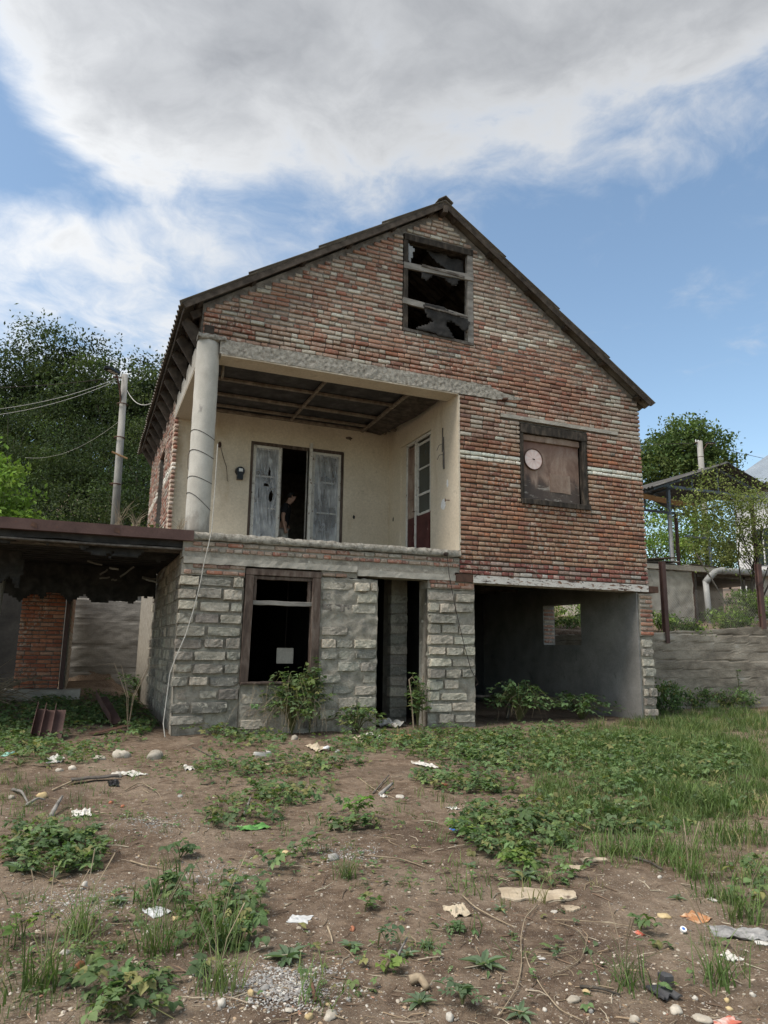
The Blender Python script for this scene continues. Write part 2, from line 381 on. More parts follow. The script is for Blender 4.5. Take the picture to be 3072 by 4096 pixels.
M['grey_wood'] = pm('bleached_wood', [(0.25, (0.10, 0.092, 0.082)), (0.5, (0.22, 0.205, 0.185)), (0.75, (0.36, 0.34, 0.31))], 8.0, 8, 0.9, 60, 0.8, 0.006, stretch=(0.25, 1, 1), per_obj=0.15)
M['frame_wood'] = pm('brown_frame_wood', [(0.25, (0.035, 0.024, 0.02)), (0.5, (0.10, 0.072, 0.058)), (0.75, (0.20, 0.165, 0.14))], 11.0, 8, 0.85, 70, 0.8, 0.006, stretch=(1, 1, 0.25), per_obj=0.2)
M['char_wood'] = pm('charred_wood', [(0.25, (0.012, 0.011, 0.010)), (0.5, (0.045, 0.037, 0.030)), (0.75, (0.13, 0.105, 0.082))], 14.0, 8, 0.85, 80, 0.9, 0.008, stretch=(1, 1, 0.3))
M['dark_wood'] = pm('dark_rafter_wood', [(0.25, (0.028, 0.022, 0.018)), (0.5, (0.07, 0.056, 0.045)), (0.75, (0.13, 0.105, 0.085))], 7.0, 7, 0.9, 60, 0.6, 0.005, per_obj=0.25)
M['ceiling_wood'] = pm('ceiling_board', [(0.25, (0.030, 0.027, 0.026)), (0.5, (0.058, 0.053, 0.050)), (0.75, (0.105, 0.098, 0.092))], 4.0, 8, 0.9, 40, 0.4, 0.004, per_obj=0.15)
M['batten'] = pm('batten', [(0.25, (0.10, 0.075, 0.055)), (0.5, (0.21, 0.17, 0.13)), (0.75, (0.33, 0.28, 0.22))], 8.0, 7, 0.9, 50, 0.5, 0.004)
M['slate'] = pm('asbestos_cement', [(0.25, (0.11, 0.098, 0.082)), (0.5, (0.17, 0.153, 0.13)), (0.75, (0.25, 0.23, 0.20))], 3.0, 8, 0.93, 60, 0.5, 0.005, stain=((0.05, 0.05, 0.035), 4.0, 0.58, 0.72), per_obj=0.1)
M['dark_slate'] = pm('dark_weathered_sheet', [(0.25, (0.05, 0.048, 0.046)), (0.5, (0.085, 0.082, 0.078)), (0.75, (0.14, 0.135, 0.128))], 3.0, 7, 0.9, 50, 0.4, 0.004, per_obj=0.12)
M['formed_grey'] = pm('grey_wall_concrete', [(0.28, (0.17, 0.16, 0.145)), (0.5, (0.27, 0.258, 0.235)), (0.72, (0.37, 0.355, 0.325))], 1.3, 9, 0.95, 30, 0.7, 0.012, stretch=(0.9, 0.9, 1.2), stain=((0.14, 0.105, 0.07), 1.0, 0.58, 0.72, (1.6, 1.6, 0.25)))
M['rust_paint'] = pm('brown_painted_steel', [(0.25, (0.062, 0.036, 0.032)), (0.5, (0.098, 0.057, 0.050)), (0.75, (0.135, 0.082, 0.07))], 3.0, 7, 0.7, 60, 0.3, 0.003, stain=[((0.19, 0.15, 0.135), 7.0, 0.66, 0.78, (1, 1, 0.35)), ((0.17, 0.075, 0.04), 9.0, 0.66, 0.75)])
M['rust'] = pm('rusty_steel', [(0.25, (0.045, 0.026, 0.02)), (0.5, (0.10, 0.055, 0.040)), (0.75, (0.165, 0.085, 0.055))], 6.0, 8, 0.8, 70, 0.5, 0.004)
M['lintel_paint'] = pm('flaking_white_steel', [(0.2, (0.50, 0.46, 0.42)), (0.5, (0.62, 0.585, 0.54)), (0.8, (0.68, 0.65, 0.61))], 3.0, 6, 0.7, 40, 0.4, 0.003,
                       stain=[((0.20, 0.10, 0.06), 9.0, 0.55, 0.62, (0.6, 1, 2.2)), ((0.06, 0.035, 0.028), 15.0, 0.57, 0.62, (0.5, 1, 2.0))])
M['tar'] = pm('tar_paper', [(0.25, (0.014, 0.0135, 0.013)), (0.5, (0.032, 0.030, 0.029)), (0.75, (0.065, 0.061, 0.058))], 5.0, 7, 0.85, 50, 0.5, 0.006)
M['panel'] = pm('stained_panel', [(0.25, (0.11, 0.065, 0.048)), (0.5, (0.25, 0.175, 0.135)), (0.75, (0.40, 0.325, 0.265))], 2.5, 9, 0.75, 45, 0.3, 0.003, stretch=(1.4, 1.4, 0.7),
                stain=[((0.05, 0.042, 0.038), 2.2, 0.57, 0.70), ((0.13, 0.062, 0.042), 1.6, 0.60, 0.72)])
M['white_frame'] = pm('flaking_white_paint', [(0.2, (0.36, 0.33, 0.29)), (0.5, (0.56, 0.535, 0.49)), (0.8, (0.66, 0.64, 0.60))], 9.0, 7, 0.6, 50, 0.4, 0.003, stain=((0.13, 0.075, 0.05), 12.0, 0.60, 0.66))
M['maroon'] = pm('maroon_paint', [(0.25, (0.045, 0.014, 0.014)), (0.5, (0.075, 0.022, 0.021)), (0.75, (0.115, 0.04, 0.036))], 6.0, 7, 0.55, 60, 0.3, 0.003, stain=((0.40, 0.36, 0.31), 16.0, 0.68, 0.73, (1, 1, 0.2)))
M['black_plastic'] = pm('black_plastic', [(0.3, (0.012, 0.012, 0.013)), (0.7, (0.022, 0.022, 0.023))], 8, 3, 0.35, 40, 0.05, 0.001)
M['white_plastic'] = pm('white_plastic', [(0.3, (0.66, 0.66, 0.66)), (0.7, (0.76, 0.76, 0.755))], 8, 4, 0.4, 40, 0.05, 0.001, stain=((0.4, 0.37, 0.33), 12, 0.62, 0.75))
M['cable_white'] = pm('pale_cable', [(0.3, (0.38, 0.36, 0.32)), (0.7, (0.50, 0.48, 0.44))], 20, 3, 0.6, 40, 0.05, 0.001)
M['cable_dark'] = pm('dark_wire', [(0.3, (0.025, 0.018, 0.016)), (0.7, (0.05, 0.035, 0.03))], 20, 3, 0.7, 40, 0.1, 0.001)
M['grey_plastic'] = pm('grey_pipe', [(0.3, (0.27, 0.28, 0.285)), (0.7, (0.37, 0.375, 0.37))], 4, 6, 0.5, 40, 0.15, 0.002, stain=((0.13, 0.125, 0.11), 3.0, 0.6, 0.75))
M['blue_steel'] = pm('blue_grey_steel', [(0.3, (0.10, 0.125, 0.16)), (0.7, (0.16, 0.19, 0.235))], 5, 5, 0.6, 40, 0.2, 0.002, stain=((0.12, 0.07, 0.05), 8, 0.68, 0.76))
M['new_wood'] = pm('orange_plank', [(0.3, (0.28, 0.16, 0.075)), (0.7, (0.42, 0.26, 0.135))], 5, 6, 0.85, 40, 0.3, 0.003)
M['metal_roof'] = pm('blue_grey_metal_roof', [(0.3, (0.20, 0.235, 0.275)), (0.7, (0.27, 0.31, 0.355))], 0.8, 5, 0.4, 20, 0.05, 0.001)
M['white_wall'] = pm('white_wall', [(0.3, (0.66, 0.66, 0.655)), (0.7, (0.76, 0.76, 0.755))], 0.7, 6, 0.9, 20, 0.15, 0.003, stain=((0.5, 0.48, 0.45), 0.8, 0.62, 0.8))
M['pole'] = pm('pole_concrete', [(0.25, (0.20, 0.19, 0.175)), (0.5, (0.27, 0.26, 0.24)), (0.75, (0.35, 0.338, 0.315))], 4.0, 7, 0.9, 60, 0.4, 0.004, stretch=(1, 1, 0.3), stain=((0.25, 0.24, 0.22), 5, 0.62, 0.75))
M['bark'] = pm('bark', [(0.25, (0.035, 0.030, 0.025)), (0.5, (0.075, 0.066, 0.056)), (0.75, (0.13, 0.118, 0.10))], 8.0, 7, 0.95, 50, 0.8, 0.01, stretch=(1, 1, 0.3))
M['dry_stem'] = pm('dry_stem', [(0.3, (0.20, 0.15, 0.10)), (0.7, (0.38, 0.31, 0.22))], 12, 5, 0.9, 60, 0.3, 0.002, per_obj=0.2)
M['green_stem'] = pm('green_stem', [(0.3, (0.07, 0.085, 0.03)), (0.7, (0.14, 0.13, 0.055))], 12, 4, 0.8, 60, 0.2, 0.002)
M['leaf'] = leaf_mat('leaf')
M['leaf_far'] = leaf_mat('leaf_far', trans=0.25, rough=0.8, spec=0.08)
M['stone'] = pm('river_stone', [(0.25, (0.27, 0.235, 0.185)), (0.5, (0.40, 0.36, 0.30)), (0.75, (0.52, 0.485, 0.42))], 9.0, 7, 0.85, 70, 0.4, 0.004, per_obj=0.22, stain=((0.16, 0.135, 0.105), 7.0, 0.6, 0.75))
M['pebble'] = piece_mat('pebble', lime_lo=0.75, lime_hi=0.85, bstr=0.3, bdist=0.003, gr_lo=0.7, gr_hi=0.9)

def soil_mat():
    m, T, b = new_mat('soil'); P = pos(T)
    n = T.noise(P, 1.1, 8, 0.6, 0.4); n2 = T.noise(P, 10.0, 8, 0.72); n3 = T.noise(P, 60.0, 5, 0.75); n4 = T.noise(P, 0.75, 6, 0.65, 0.6)
    col = T.ramp(n2, [(0.30, (0.068, 0.045, 0.031)), (0.5, (0.168, 0.120, 0.084)), (0.70, (0.31, 0.238, 0.175))])
    col = T.mix(T.math('MULTIPLY', T.step(n, 0.42, 0.66), 0.6), col, T.ramp(n3, [(0.35, (0.175, 0.131, 0.095)), (0.65, (0.41, 0.33, 0.248))]))
    col = T.mix(T.math('MULTIPLY', T.step(n4, 0.48, 0.66), 0.6), col, T.ramp(n3, [(0.3, (0.045, 0.03, 0.022)), (0.7, (0.12, 0.083, 0.06))]))
    hs = T.math('ADD', n2, T.math('MULTIPLY', n3, 0.7))
    # grit and crumbs of stone in the soil, three sizes, each crumb with its own tone
    for sc, rad, few, k in ((170.0, 0.34, 0.66, 0.75), (80.0, 0.34, 0.72, 0.85), (36.0, 0.30, 0.84, 0.85)):
        v = T.new('ShaderNodeTexVoronoi'); T.l.new(P, v.inputs['Vector']); v.inputs['Scale'].default_value = sc
        sep = T.new('ShaderNodeSeparateColor'); T.l.new(v.outputs['Color'], sep.inputs[0])
        g = T.math('MULTIPLY', T.step(v.outputs['Distance'], rad, rad-0.10), T.step(sep.outputs[0], few, few+0.04))
        col = T.mix(T.math('MULTIPLY', g, k), col, T.ramp(sep.outputs[1], [(0.1, (0.22, 0.17, 0.125)), (0.5, (0.42, 0.36, 0.285)), (0.9, (0.62, 0.57, 0.49))]))
        hs = T.math('ADD', hs, T.math('MULTIPLY', g, 0.35))
    T.l.new(col, b.inputs['Base Color']); b.inputs['Roughness'].default_value = 0.97; b.inputs['Specular IOR Level'].default_value = 0.15
    bump(T, b, hs, 1.0, 0.024); return m
M['soil'] = soil_mat()

# ------------------------------------------------------------------ ground: one sheet, fine in the yard, coarse to the horizon
def grow(a, sgn, lim):
    out = []; st = 0.35; x = a
    while abs(x) < lim: x += sgn*st; st *= 1.22; out.append(x)
    return out
def make_ground():
    xs = grow(-8.5, -1, 400)[::-1] + list(np.arange(-8.5, 15.5, 0.095)) + grow(15.5, 1, 400)
    ys = grow(-11.5, -1, 60)[::-1] + list(np.arange(-11.5, 3.0, 0.095)) + list(np.arange(3.0, 9.6, 0.2)) + grow(9.6, 1, 400)
    nx = len(xs); V = [(x, y, ground_z(x, y)) for y in ys for x in xs]
    F = [(j*nx+i, j*nx+i+1, (j+1)*nx+i+1, (j+1)*nx+i) for j in range(len(ys)-1) for i in range(nx-1)]
    mb = MB(); mb.v = V; mb.f = F
    obj('ground', mb, M['soil'], smooth=True, kind='structure')
make_ground()

# ------------------------------------------------------------------ bricks and blocks
rb = random.Random(11)
def brick_shape(L, H, D, rng, j=0.004, ch=0.009, bev=0.009):
    """one worn brick, front at y=0 facing -Y, centred in x and z"""
    def ring(l, h, y, jj):
        a, b = l/2, h/2; c = min(ch, b*0.6)
        pts = [(-a+c, -b), (0, -b), (a-c, -b), (a, -b+c), (a, b-c), (a-c, b), (0, b), (-a+c, b), (-a, b-c), (-a, -b+c)]
        return [(x+rng.uniform(-jj, jj), y+rng.uniform(-jj, jj)*0.4, z+rng.uniform(-jj, jj)) for x, z in pts]
    n = 10
    V = ring(L-0.004, H-0.004, D, 0) + ring(L, H, bev*1.1, j*0.6) + ring(L-bev*1.1, H-bev*1.1, bev*0.25, j*0.6) + ring(L-bev*3.2, H-bev*2.6, 0, j*0.7)
    F = []
    for k in range(3):
        for i in range(n): F.append((k*n+i, k*n+(i+1) % n, (k+1)*n+(i+1) % n, (k+1)*n+i)[::-1])
    F.append(tuple(3*n+i for i in range(n))[::-1])
    F = [f[::-1] for f in F]
    return V, F
STRETCH = [brick_shape(0.252, 0.062, 0.07, rb, j=0.006, bev=0.011) for _ in range(8)]
HEAD = [brick_shape(0.122, 0.062, 0.07, rb, j=0.006, bev=0.011) for _ in range(8)]
PIECES = STRETCH + HEAD
def pick(pal, rng, j=0.12):
    c = rng.choices([p[0] for p in pal], [p[1] for p in pal])[0]; k = 1+rng.uniform(-j, j)
    return (c[0]*k*(1+rng.uniform(-0.05, 0.05)), c[1]*k, c[2]*k)
PAL_RED = [((0.36, 0.185, 0.125), 5), ((0.39, 0.205, 0.14), 4), ((0.41, 0.245, 0.17), 4), ((0.33, 0.155, 0.11), 3), ((0.43, 0.285, 0.205), 2.5), ((0.27, 0.13, 0.10), 1.2), ((0.43, 0.185, 0.11), 1), ((0.44, 0.35, 0.29), 0.7)]
PAL_GABLE = [((0.36, 0.21, 0.165), 4), ((0.37, 0.19, 0.145), 3), ((0.40, 0.285, 0.225), 4), ((0.43, 0.335, 0.275), 3.6), ((0.45, 0.385, 0.33), 2.6), ((0.29, 0.175, 0.145), 2), ((0.41, 0.18, 0.12), 1.2), ((0.27, 0.215, 0.185), 1.2), ((0.155, 0.125, 0.115), 0.25), ((0.48, 0.44, 0.39), 0.9)]
PAL_PARA = [((0.36, 0.23, 0.175), 4), ((0.37, 0.28, 0.22), 4), ((0.34, 0.17, 0.125), 3), ((0.33, 0.29, 0.24), 3), ((0.26, 0.15, 0.12), 1), ((0.40, 0.18, 0.12), 1)]
PAL_STAIN = [((0.27, 0.10, 0.088), 3), ((0.34, 0.145, 0.115), 3), ((0.42, 0.30, 0.265), 1.5), ((0.48, 0.43, 0.40), 1), ((0.30, 0.20, 0.17), 2)]
WHITE = [((0.80, 0.765, 0.69), 4), ((0.76, 0.71, 0.63), 2), ((0.68, 0.60, 0.51), 0.7)]
PITCHB = 0.0882
Z0B = 2.612                       # underside of the first brick course above the steel lintel
LE, RE, RIDGE = (-0.36, 6.62), (9.24, 6.36), (4.36, 9.70)     # roof verge: left eave, right eave, ridge
def roof_z(x):
    if x < RIDGE[0]: return LE[1] + (x-LE[0])*(RIDGE[1]-LE[1])/(RIDGE[0]-LE[0])
    return RE[1] + (x-RE[0])*(RIDGE[1]-RE[1])/(RIDGE[0]-RE[0])
bricks = []      # (variant, x, z, sx, sz, roll, colour) on the front plane
def lay_course(x0, x1, z, kind, pal, rng, out, end=0.0):
    x = x0; first = True
    while x < x1-0.03:
        head = (kind == 'H' and not (first or rng.random() < 0.09)) or (kind == 'M' and rng.random() < 0.40) or (first and kind == 'S' and rng.random() < 0.5)
        L = 0.125*rng.uniform(0.9, 1.1) if head else 0.256*rng.uniform(0.9, 1.06)
        if rng.random() < 0.07: L *= rng.uniform(0.7, 0.85)
        if x1-(x+L) < 0.06: L = x1-x
        c = pick(pal, rng)
        base = 0.122 if L < 0.19 else 0.252
        vi = rng.randrange(8) + (8 if L < 0.19 else 0)
        out.append((vi, x+L/2+rng.uniform(-0.002, 0.002), z+rng.uniform(-0.004, 0.004), (L-0.008)/base, rng.uniform(0.92, 1.06), rng.uniform(-0.012, 0.012), c, rng.uniform(-0.006, 0.006)))
        x += L; first = False
WIN = (6.05, 7.62, 4.0, 5.60)       # boarded window
GWIN = (3.58, 5.06, 7.0, 8.97)      # attic window
def free_spans(z):
    """stretches of the brick front at height z"""
    lo, hi = 0.04, 9.0
    if z > roof_z(hi)-0.20:
        hi = RE[0] + (z+0.20-RE[1])*(RIDGE[0]-RE[0])/(RIDGE[1]-RE[1])
    if z > roof_z(lo)-0.20:
        lo = LE[0] + (z+0.20-LE[1])*(RIDGE[0]-LE[0])/(RIDGE[1]-LE[1])
    cuts = []
    if z < 5.955: lo = 4.735
    elif z < 6.255:
        if z < 6.02: lo = 5.42
        elif z < 6.10: lo = 5.95
        elif z < 6.16: lo = 5.70
        elif z < 6.20: lo = 5.2
        else: lo = 0.62
    if WIN[2]-0.02 < z < WIN[3]+0.03: cuts.append((WIN[0], WIN[1]))
    if 5.63 < z < 5.73: cuts.append((5.62, 8.40))
    if GWIN[2] < z < GWIN[3]: cuts.append((GWIN[0], GWIN[1]))
    spans = []; x = lo
    for a, b in cuts:
        if a > x: spans.append((x, a))
        x = max(x, b)
    if hi > x: spans.append((x, hi))
    return spans
row = 0; z = Z0B + PITCHB/2
while z < 9.55:
    for a, b in free_spans(z):
        if b-a < 0.07: continue
        white = 4.72 < z < 4.90
        stain = z < 2.88
        pal = WHITE if white else PAL_STAIN if stain else PAL_RED if z < 5.4 or (z < 6.0 and rb.random() < 0.4) else PAL_GABLE
        if not white and 5.0 < z < 6.6 and a > 4: pal = PAL_RED if rb.random() < (6.6-z)/1.6*0.8+0.1 else PAL_GABLE
        kind = ('H' if row % 2 == 0 else 'S') if z < 4.6 else ('M' if (z > 6.2 or rb.random() < 0.35) else 'S')
        if abs(z-(WIN[2]-0.045)) < 0.045: kind = 'H'
        lay_course(a, b, z + 0.0, kind, pal, rb, bricks)
    z += PITCHB*(1.0 if z < 6.2 else 0.98); row += 1
def tone(b):
    vi, x, z, sx, sz, ro, c, dy = b
    if z > 6.2: z += 0.016*mn.noise((x*0.8, z*1.5, 4)); ro += rb.uniform(-0.02, 0.02); dy += rb.uniform(-0.006, 0.012); sz *= rb.uniform(0.86, 1.06); ro += rb.uniform(-0.012, 0.012)
    else: z += 0.006*mn.noise((x*0.8, z*1.5, 4))
    if z > 5.2 and not 4.72 < z < 4.90:
        w_ = mn.noise((x*0.5, z*0.7, 2.2))+0.5*mn.noise((x*1.4, z*1.8, 6.2))+0.12*(z-6.6)
        pale = w_ > rb.uniform(-0.35, 0.45)
        c = pick(PAL_PALE if pale else PAL_WARM, rb, 0.10)
        if rb.random() < 0.10: c = pick(PAL_GABLE, rb, 0.1)
    k = 1+0.30*mn.noise((x*0.7, z*0.9, 8.1)) if not 4.70 < z < 4.92 else 1.0
    return (vi, x, z, sx, sz, ro, (c[0]*k, c[1]*k*1.05, c[2]*k*1.03), dy)
PAL_PALE = [((0.45, 0.325, 0.265), 4), ((0.50, 0.40, 0.335), 3), ((0.54, 0.465, 0.395), 2), ((0.62, 0.555, 0.48), 1.3), ((0.40, 0.25, 0.20), 3)]
PAL_WARM = [((0.43, 0.235, 0.175), 4), ((0.46, 0.26, 0.19), 3), ((0.37, 0.17, 0.125), 3), ((0.44, 0.28, 0.215), 3), ((0.27, 0.14, 0.11), 1.5)]
bricks = [tone(b) for b in bricks]
# parapet courses below the porch slab and the bits above the ground floor window
lay_course(0.10, 4.72, 2.845, 'S', PAL_PARA, rb, bricks)
lay_course(-0.02, 4.72, 2.755, 'H', PAL_PARA, rb, bricks)
lay_course(0.12, 0.93, 2.505, 'S', PAL_PARA, rb, bricks)
lay_course(-0.01, 0.93, 2.405, 'S', PAL_PARA, rb, bricks)
lay_course(2.19, 2.62, 2.47, 'S', PAL_PARA, rb, bricks)
lay_course(4.14, 4.64, 2.455, 'S', PAL_PARA, rb, bricks); lay_course(4.16, 5.02, 2.375, 'S', PAL_PARA, rb, bricks)
lay_course(4.70, 5.03, 2.42, 'S', PAL_RED, rb, bricks)
for k in range(9): lay_course(8.76, 9.07, 2.36-k*0.0885, 'S' if k % 2 else 'H', PAL_PARA if k % 3 else PAL_RED, rb, bricks)

house = empty('brick_house', (4.5, 4.5, 0), 'derelict two storey red brick house with steep gable and open porch', 'house')
# the wall behind the bricks: mortar with openings, as boxes butted end to end
fw = MB(); MF = 0.050
def wall_cols(cols, y1=0.36):
    y0 = MF
    for x0, x1, z0, z1 in cols: fw.box(x0, x1, y0, y1, z0, z1)
wall_cols([(4.74, 6.05, 2.60, 5.60), (6.05, 7.62, 2.60, 4.0), (7.62, 8.995, 2.60, 5.60), (4.74, 8.995, 5.60, 6.20),
           (0.02, 4.74, 6.20, 6.62), (4.74, 8.995, 6.20, 6.52)])
def gable_strip(x0, x1, zb):
    xs = [x0] + ([RIDGE[0]] if x0 < RIDGE[0] < x1 else []) + [x1]
    poly = [(x0, zb), (x1, zb)] + [(x, roof_z(x)-0.075) for x in reversed(xs)]
    fw.prism(poly, MF, 0.36)
front_wall = obj('front_wall', fw, M['mortar'], house); fw = MB(); MF = 0.032
gable_strip(0.02, 3.58, 6.62); gable_strip(5.06, 8.9, 6.52)
wall_cols([(3.58, 5.06, 6.62, 7.0)]); gable_strip(3.58, 5.06, 8.97)
obj('gable_wall', fw, M['mortar_gable'], house)
def depth_of(x, y, z): return float(np.dot(np.array([x, y, z])-CAM, FW))
order = sorted(range(len(bricks)), key=lambda i: -(bricks[i][3]*(0.122 if bricks[i][0] >= 8 else 0.252))/depth_of(bricks[i][1], 0, bricks[i][2])**2)
single = set(order[:290])
pm_meshes = [mesh_from('brick', v, f, M['brick'], smooth=True) for v, f in PIECES]
items = []
for i, (vi, x, z, sx, sz, ro, c, dy) in enumerate(bricks):
    if i in single:
        o = bpy.data.objects.new('brick', pm_meshes[vi]); _link(o); o.parent = front_wall
        o.location = np.array([x, dy, z])-OFF[front_wall.name]; o.rotation_euler = (0, ro, 0); o.scale = (sx, 1, sz); o.color = (*c, 1)
    else: items.append((vi, (x, dy, z), roty(ro) @ np.diag([sx, 1, sz]), c))
bulk('brickwork', PIECES, items, M['brick'], front_wall, smooth=True)

# ground floor blocks
def block_shape(L, H, D, rng, amp=0.011):
    tx_ = [-1, -0.95, -0.72, -0.45, -0.15, 0.15, 0.45, 0.72, 0.95, 1]; tz_ = [-1, -0.90, -0.5, 0.0, 0.5, 0.90, 1]; sd = rng.uniform(0, 90)
    chip = [rng.uniform(0, 1)**3 for _ in range(4)]; P = []
    for tz in tz_:
        r = []
        for tx in tx_:
            ed = abs(tx) == 1 or abs(tz) == 1; x = tx*L/2; zz = tz*H/2
            d = amp*(mn.noise((x*9+sd, zz*9, 1)) + 0.9*mn.noise((x*24+sd, zz*24, 5)))
            k = chip[(tx > 0)*2+(tz > 0)]*max(0, abs(tx)-0.55)*max(0, abs(tz)-0.3)*0.16
            w_ = 0.016*mn.noise((x*20+sd, zz*20, 9)) if ed else 0
            r.append((x*(1-0.02*ed)+w_, (0.030 if ed else 0)+d*(0.8 if ed else 1)+k, zz*(1-0.03*ed)+w_*0.8))
        P.append(r)
    nx, nz = len(tx_)-1, len(tz_)-1
    c = nx+1; V = [p for r in P for p in r]; F = [(j*c+i, j*c+i+1, (j+1)*c+i+1, (j+1)*c+i) for j in range(nz) for i in range(nx)]
    bd = [i for i in range(c)] + [j*c+nx for j in range(1, nz+1)] + [nz*c+i for i in range(nx-1, -1, -1)] + [j*c for j in range(nz-1, 0, -1)]
    n = len(V); V += [(V[k][0]*0.98, D, V[k][2]*0.98) for k in bd]
    m = len(bd)
    for k in range(m): F.append((bd[(k+1) % m], bd[k], n+k, n+(k+1) % m))
    return V, F
PAL_BLOCK = [((0.45, 0.415, 0.345), 4), ((0.48, 0.44, 0.365), 4), ((0.55, 0.50, 0.405), 2.5), ((0.39, 0.36, 0.305), 4), ((0.32, 0.295, 0.255), 2.5)]
PAL_DARK = [((0.30, 0.275, 0.235), 4), ((0.36, 0.33, 0.275), 3), ((0.24, 0.222, 0.195), 2.5), ((0.44, 0.40, 0.33), 2)]
rk = random.Random(5)
BL = [block_shape(0.36, 0.155, 0.16, rk) for _ in range(9)]
BLm = [mesh_from('stone_block', v, f, M['block'], smooth=False) for v, f in BL]
low_walls = []
for x0, x1, z0, z1, am in [(-0.03, 0.93, -0.25, 2.36, 0.018), (0.93, 2.18, -0.25, 0.74, 0.022), (2.18, 3.18, -0.25, 2.44, 0.022), (4.12, 5.05, -0.25, 2.33, 0.02), (8.73, 9.06, -0.25, 1.60, 0.015)]:
    s = rough_slab(x0, x1, 0.060 if x0 < 0 or x0 > 4 else 0.030, 0.38, z0, z1, 0.035, am*1.7, seed=x0*3.7, freq=6.0); low_walls.append(((x0+x1)/2, obj('ground_floor_wall', s, M['mortar_low'], house, smooth=True)))
# courses and lintels between: plain backing just behind the pieces
for b in [(-0.04, 0.93, 0.024, 0.38, 2.36, 2.53), (-0.04, 4.735, 0.024, 0.38, 2.632, 2.89), (2.18, 2.80, 0.024, 0.38, 2.44, 2.53), (4.12, 5.03, 0.026, 0.38, 2.33, 2.47), (8.75, 9.06, 0.024, 0.38, 1.60, 2.42)]:
    lw = MB(); lw.box(*b); obj('course_bedding', lw, M['mortar_low'], house)
def put_block(x, y, z, L, H, rz, c, parent=None, dy=0):
    if parent is None: parent = min(low_walls, key=lambda w_: abs(w_[0]-x))[1]
    k = rk.randrange(9); o = bpy.data.objects.new('stone_block', BLm[k]); _link(o); o.parent = parent
    o.location = np.array([x, y, z])-OFF[parent.name]; o.rotation_euler = (rk.uniform(-0.03, 0.03), rk.uniform(-0.02, 0.02), rz+rk.uniform(-0.02, 0.02))
    o.scale = (L/0.36, 1, H/0.155); o.color = (*c, 1)
def block_run(x0, x1, ztop, n, dark=0.0, skip=0.0, mean=0.46, pitch=0.187, off=0.0):
    for r in range(n):
        z = ztop-(r+0.5)*pitch; x = x0; first = True
        while x < x1-0.08:
            L = mean*rk.uniform(0.62, 1.25)
            if first and r % 2: L *= 0.62
            if x1-(x+L) < 0.14: L = x1-x
            if rk.random() > skip:
                H = pitch*rk.uniform(0.70, 0.84)
                put_block(x+L/2, off+rk.uniform(-0.035, 0.025), z+rk.uniform(-0.012, 0.012), L-rk.uniform(0.012, 0.05), H*rk.uniform(0.86, 1.06), 0, pick(PAL_DARK if rk.random() < dark else PAL_BLOCK, rk))
            x += L; first = False
block_run(-0.07, 0.92, 2.36, 5, 0.35, 0.0); block_run(-0.08, 0.92, 2.36-5*0.187, 7, 0.8, 0.10)
for k in range(12):
    put_block(4.125, 0.20, 2.29-(k+0.5)*0.187, 0.33, 0.16, -pi/2, pick(PAL_BLOCK, rk)); put_block(0.0, 0.20, 2.36-(k+0.5)*0.187, 0.30, 0.155, -pi/2, pick(PAL_DARK, rk))
block_run(0.95, 2.15, 0.60, 3, 0.3, 0.25); block_run(2.19, 3.17, 2.40, 12, 0.1, 0.16, 0.46); block_run(4.13, 5.04, 2.29, 12, 0.1, 0.04, 0.44); block_run(8.76, 9.06, 1.56, 8, 0.1, 0.0, 0.32)

# left flank of the ground floor, seen at a steep angle
fl = MB(); fl.box(0.0, 0.33, 0.381, 9.0, -0.25, 2.95); flank = obj('flank_wall', fl, M['mortar_low'], house)
for r in range(14):
    y = 0.05 + (0.1 if r % 2 else 0)
    while y < 8.9:
        L = rk.uniform(0.20, 0.34)
        zc = 2.36-(r+0.5)*0.187 if r < 12 else 2.36+(r-11.5)*0.187
        if zc < 2.75 and y+L < 9: 
            if y < 5.2: put_block(-0.012+rk.uniform(-0.012, 0.012), y+L/2, zc, L-0.02, 0.155, -pi/2, pick(PAL_DARK if rk.random() < 0.5 else PAL_BLOCK, rk), flank)
        y += L
# left flank of the upper floor: bricks, with a tall window slot
ub = MB()
ub.box(0.02, 0.36, 3.50, 5.07, 3.03, 6.32); ub.box(0.02, 0.36, 6.35, 9.0, 3.03, 6.32); ub.box(0.02, 0.36, 5.07, 6.35, 5.70, 6.32); ub.box(0.02, 0.36, 5.07, 6.35, 3.03, 3.2)
uflank = obj('upper_flank_wall', ub, M['mortar'], house)
its = []; z = 3.08; r_ = 0
while z < 6.28:
    for a, b in ([(3.15, 9.0)] if z > 5.72 or z < 3.2 else [(3.15, 5.06), (6.36, 9.0)]):
        tmp = []; lay_course(a, b, z, 'S' if r_ % 2 else 'M', WHITE if 4.7 < z < 4.9 else PAL_GABLE, rb, tmp)
        for vi, x, zz, sx, sz, ro, c, dy in tmp: its.append((vi, (dy, x, zz), rotz(-pi/2) @ np.diag([sx, 1, sz]), c))
    z += PITCHB; r_ += 1
bulk('brickwork', PIECES, its, M['brick'], uflank, smooth=True)
wf = MB(); wf.bar((0.20, 5.10, 3.2), (0.20, 5.10, 5.68), 0.07, 0.07, up=(0, 1, 0)); wf.bar((0.20, 6.32, 3.2), (0.20, 6.32, 5.68), 0.07, 0.07, up=(0, 1, 0))
obj('flank_window_frame', wf, M['frame_wood'], house)
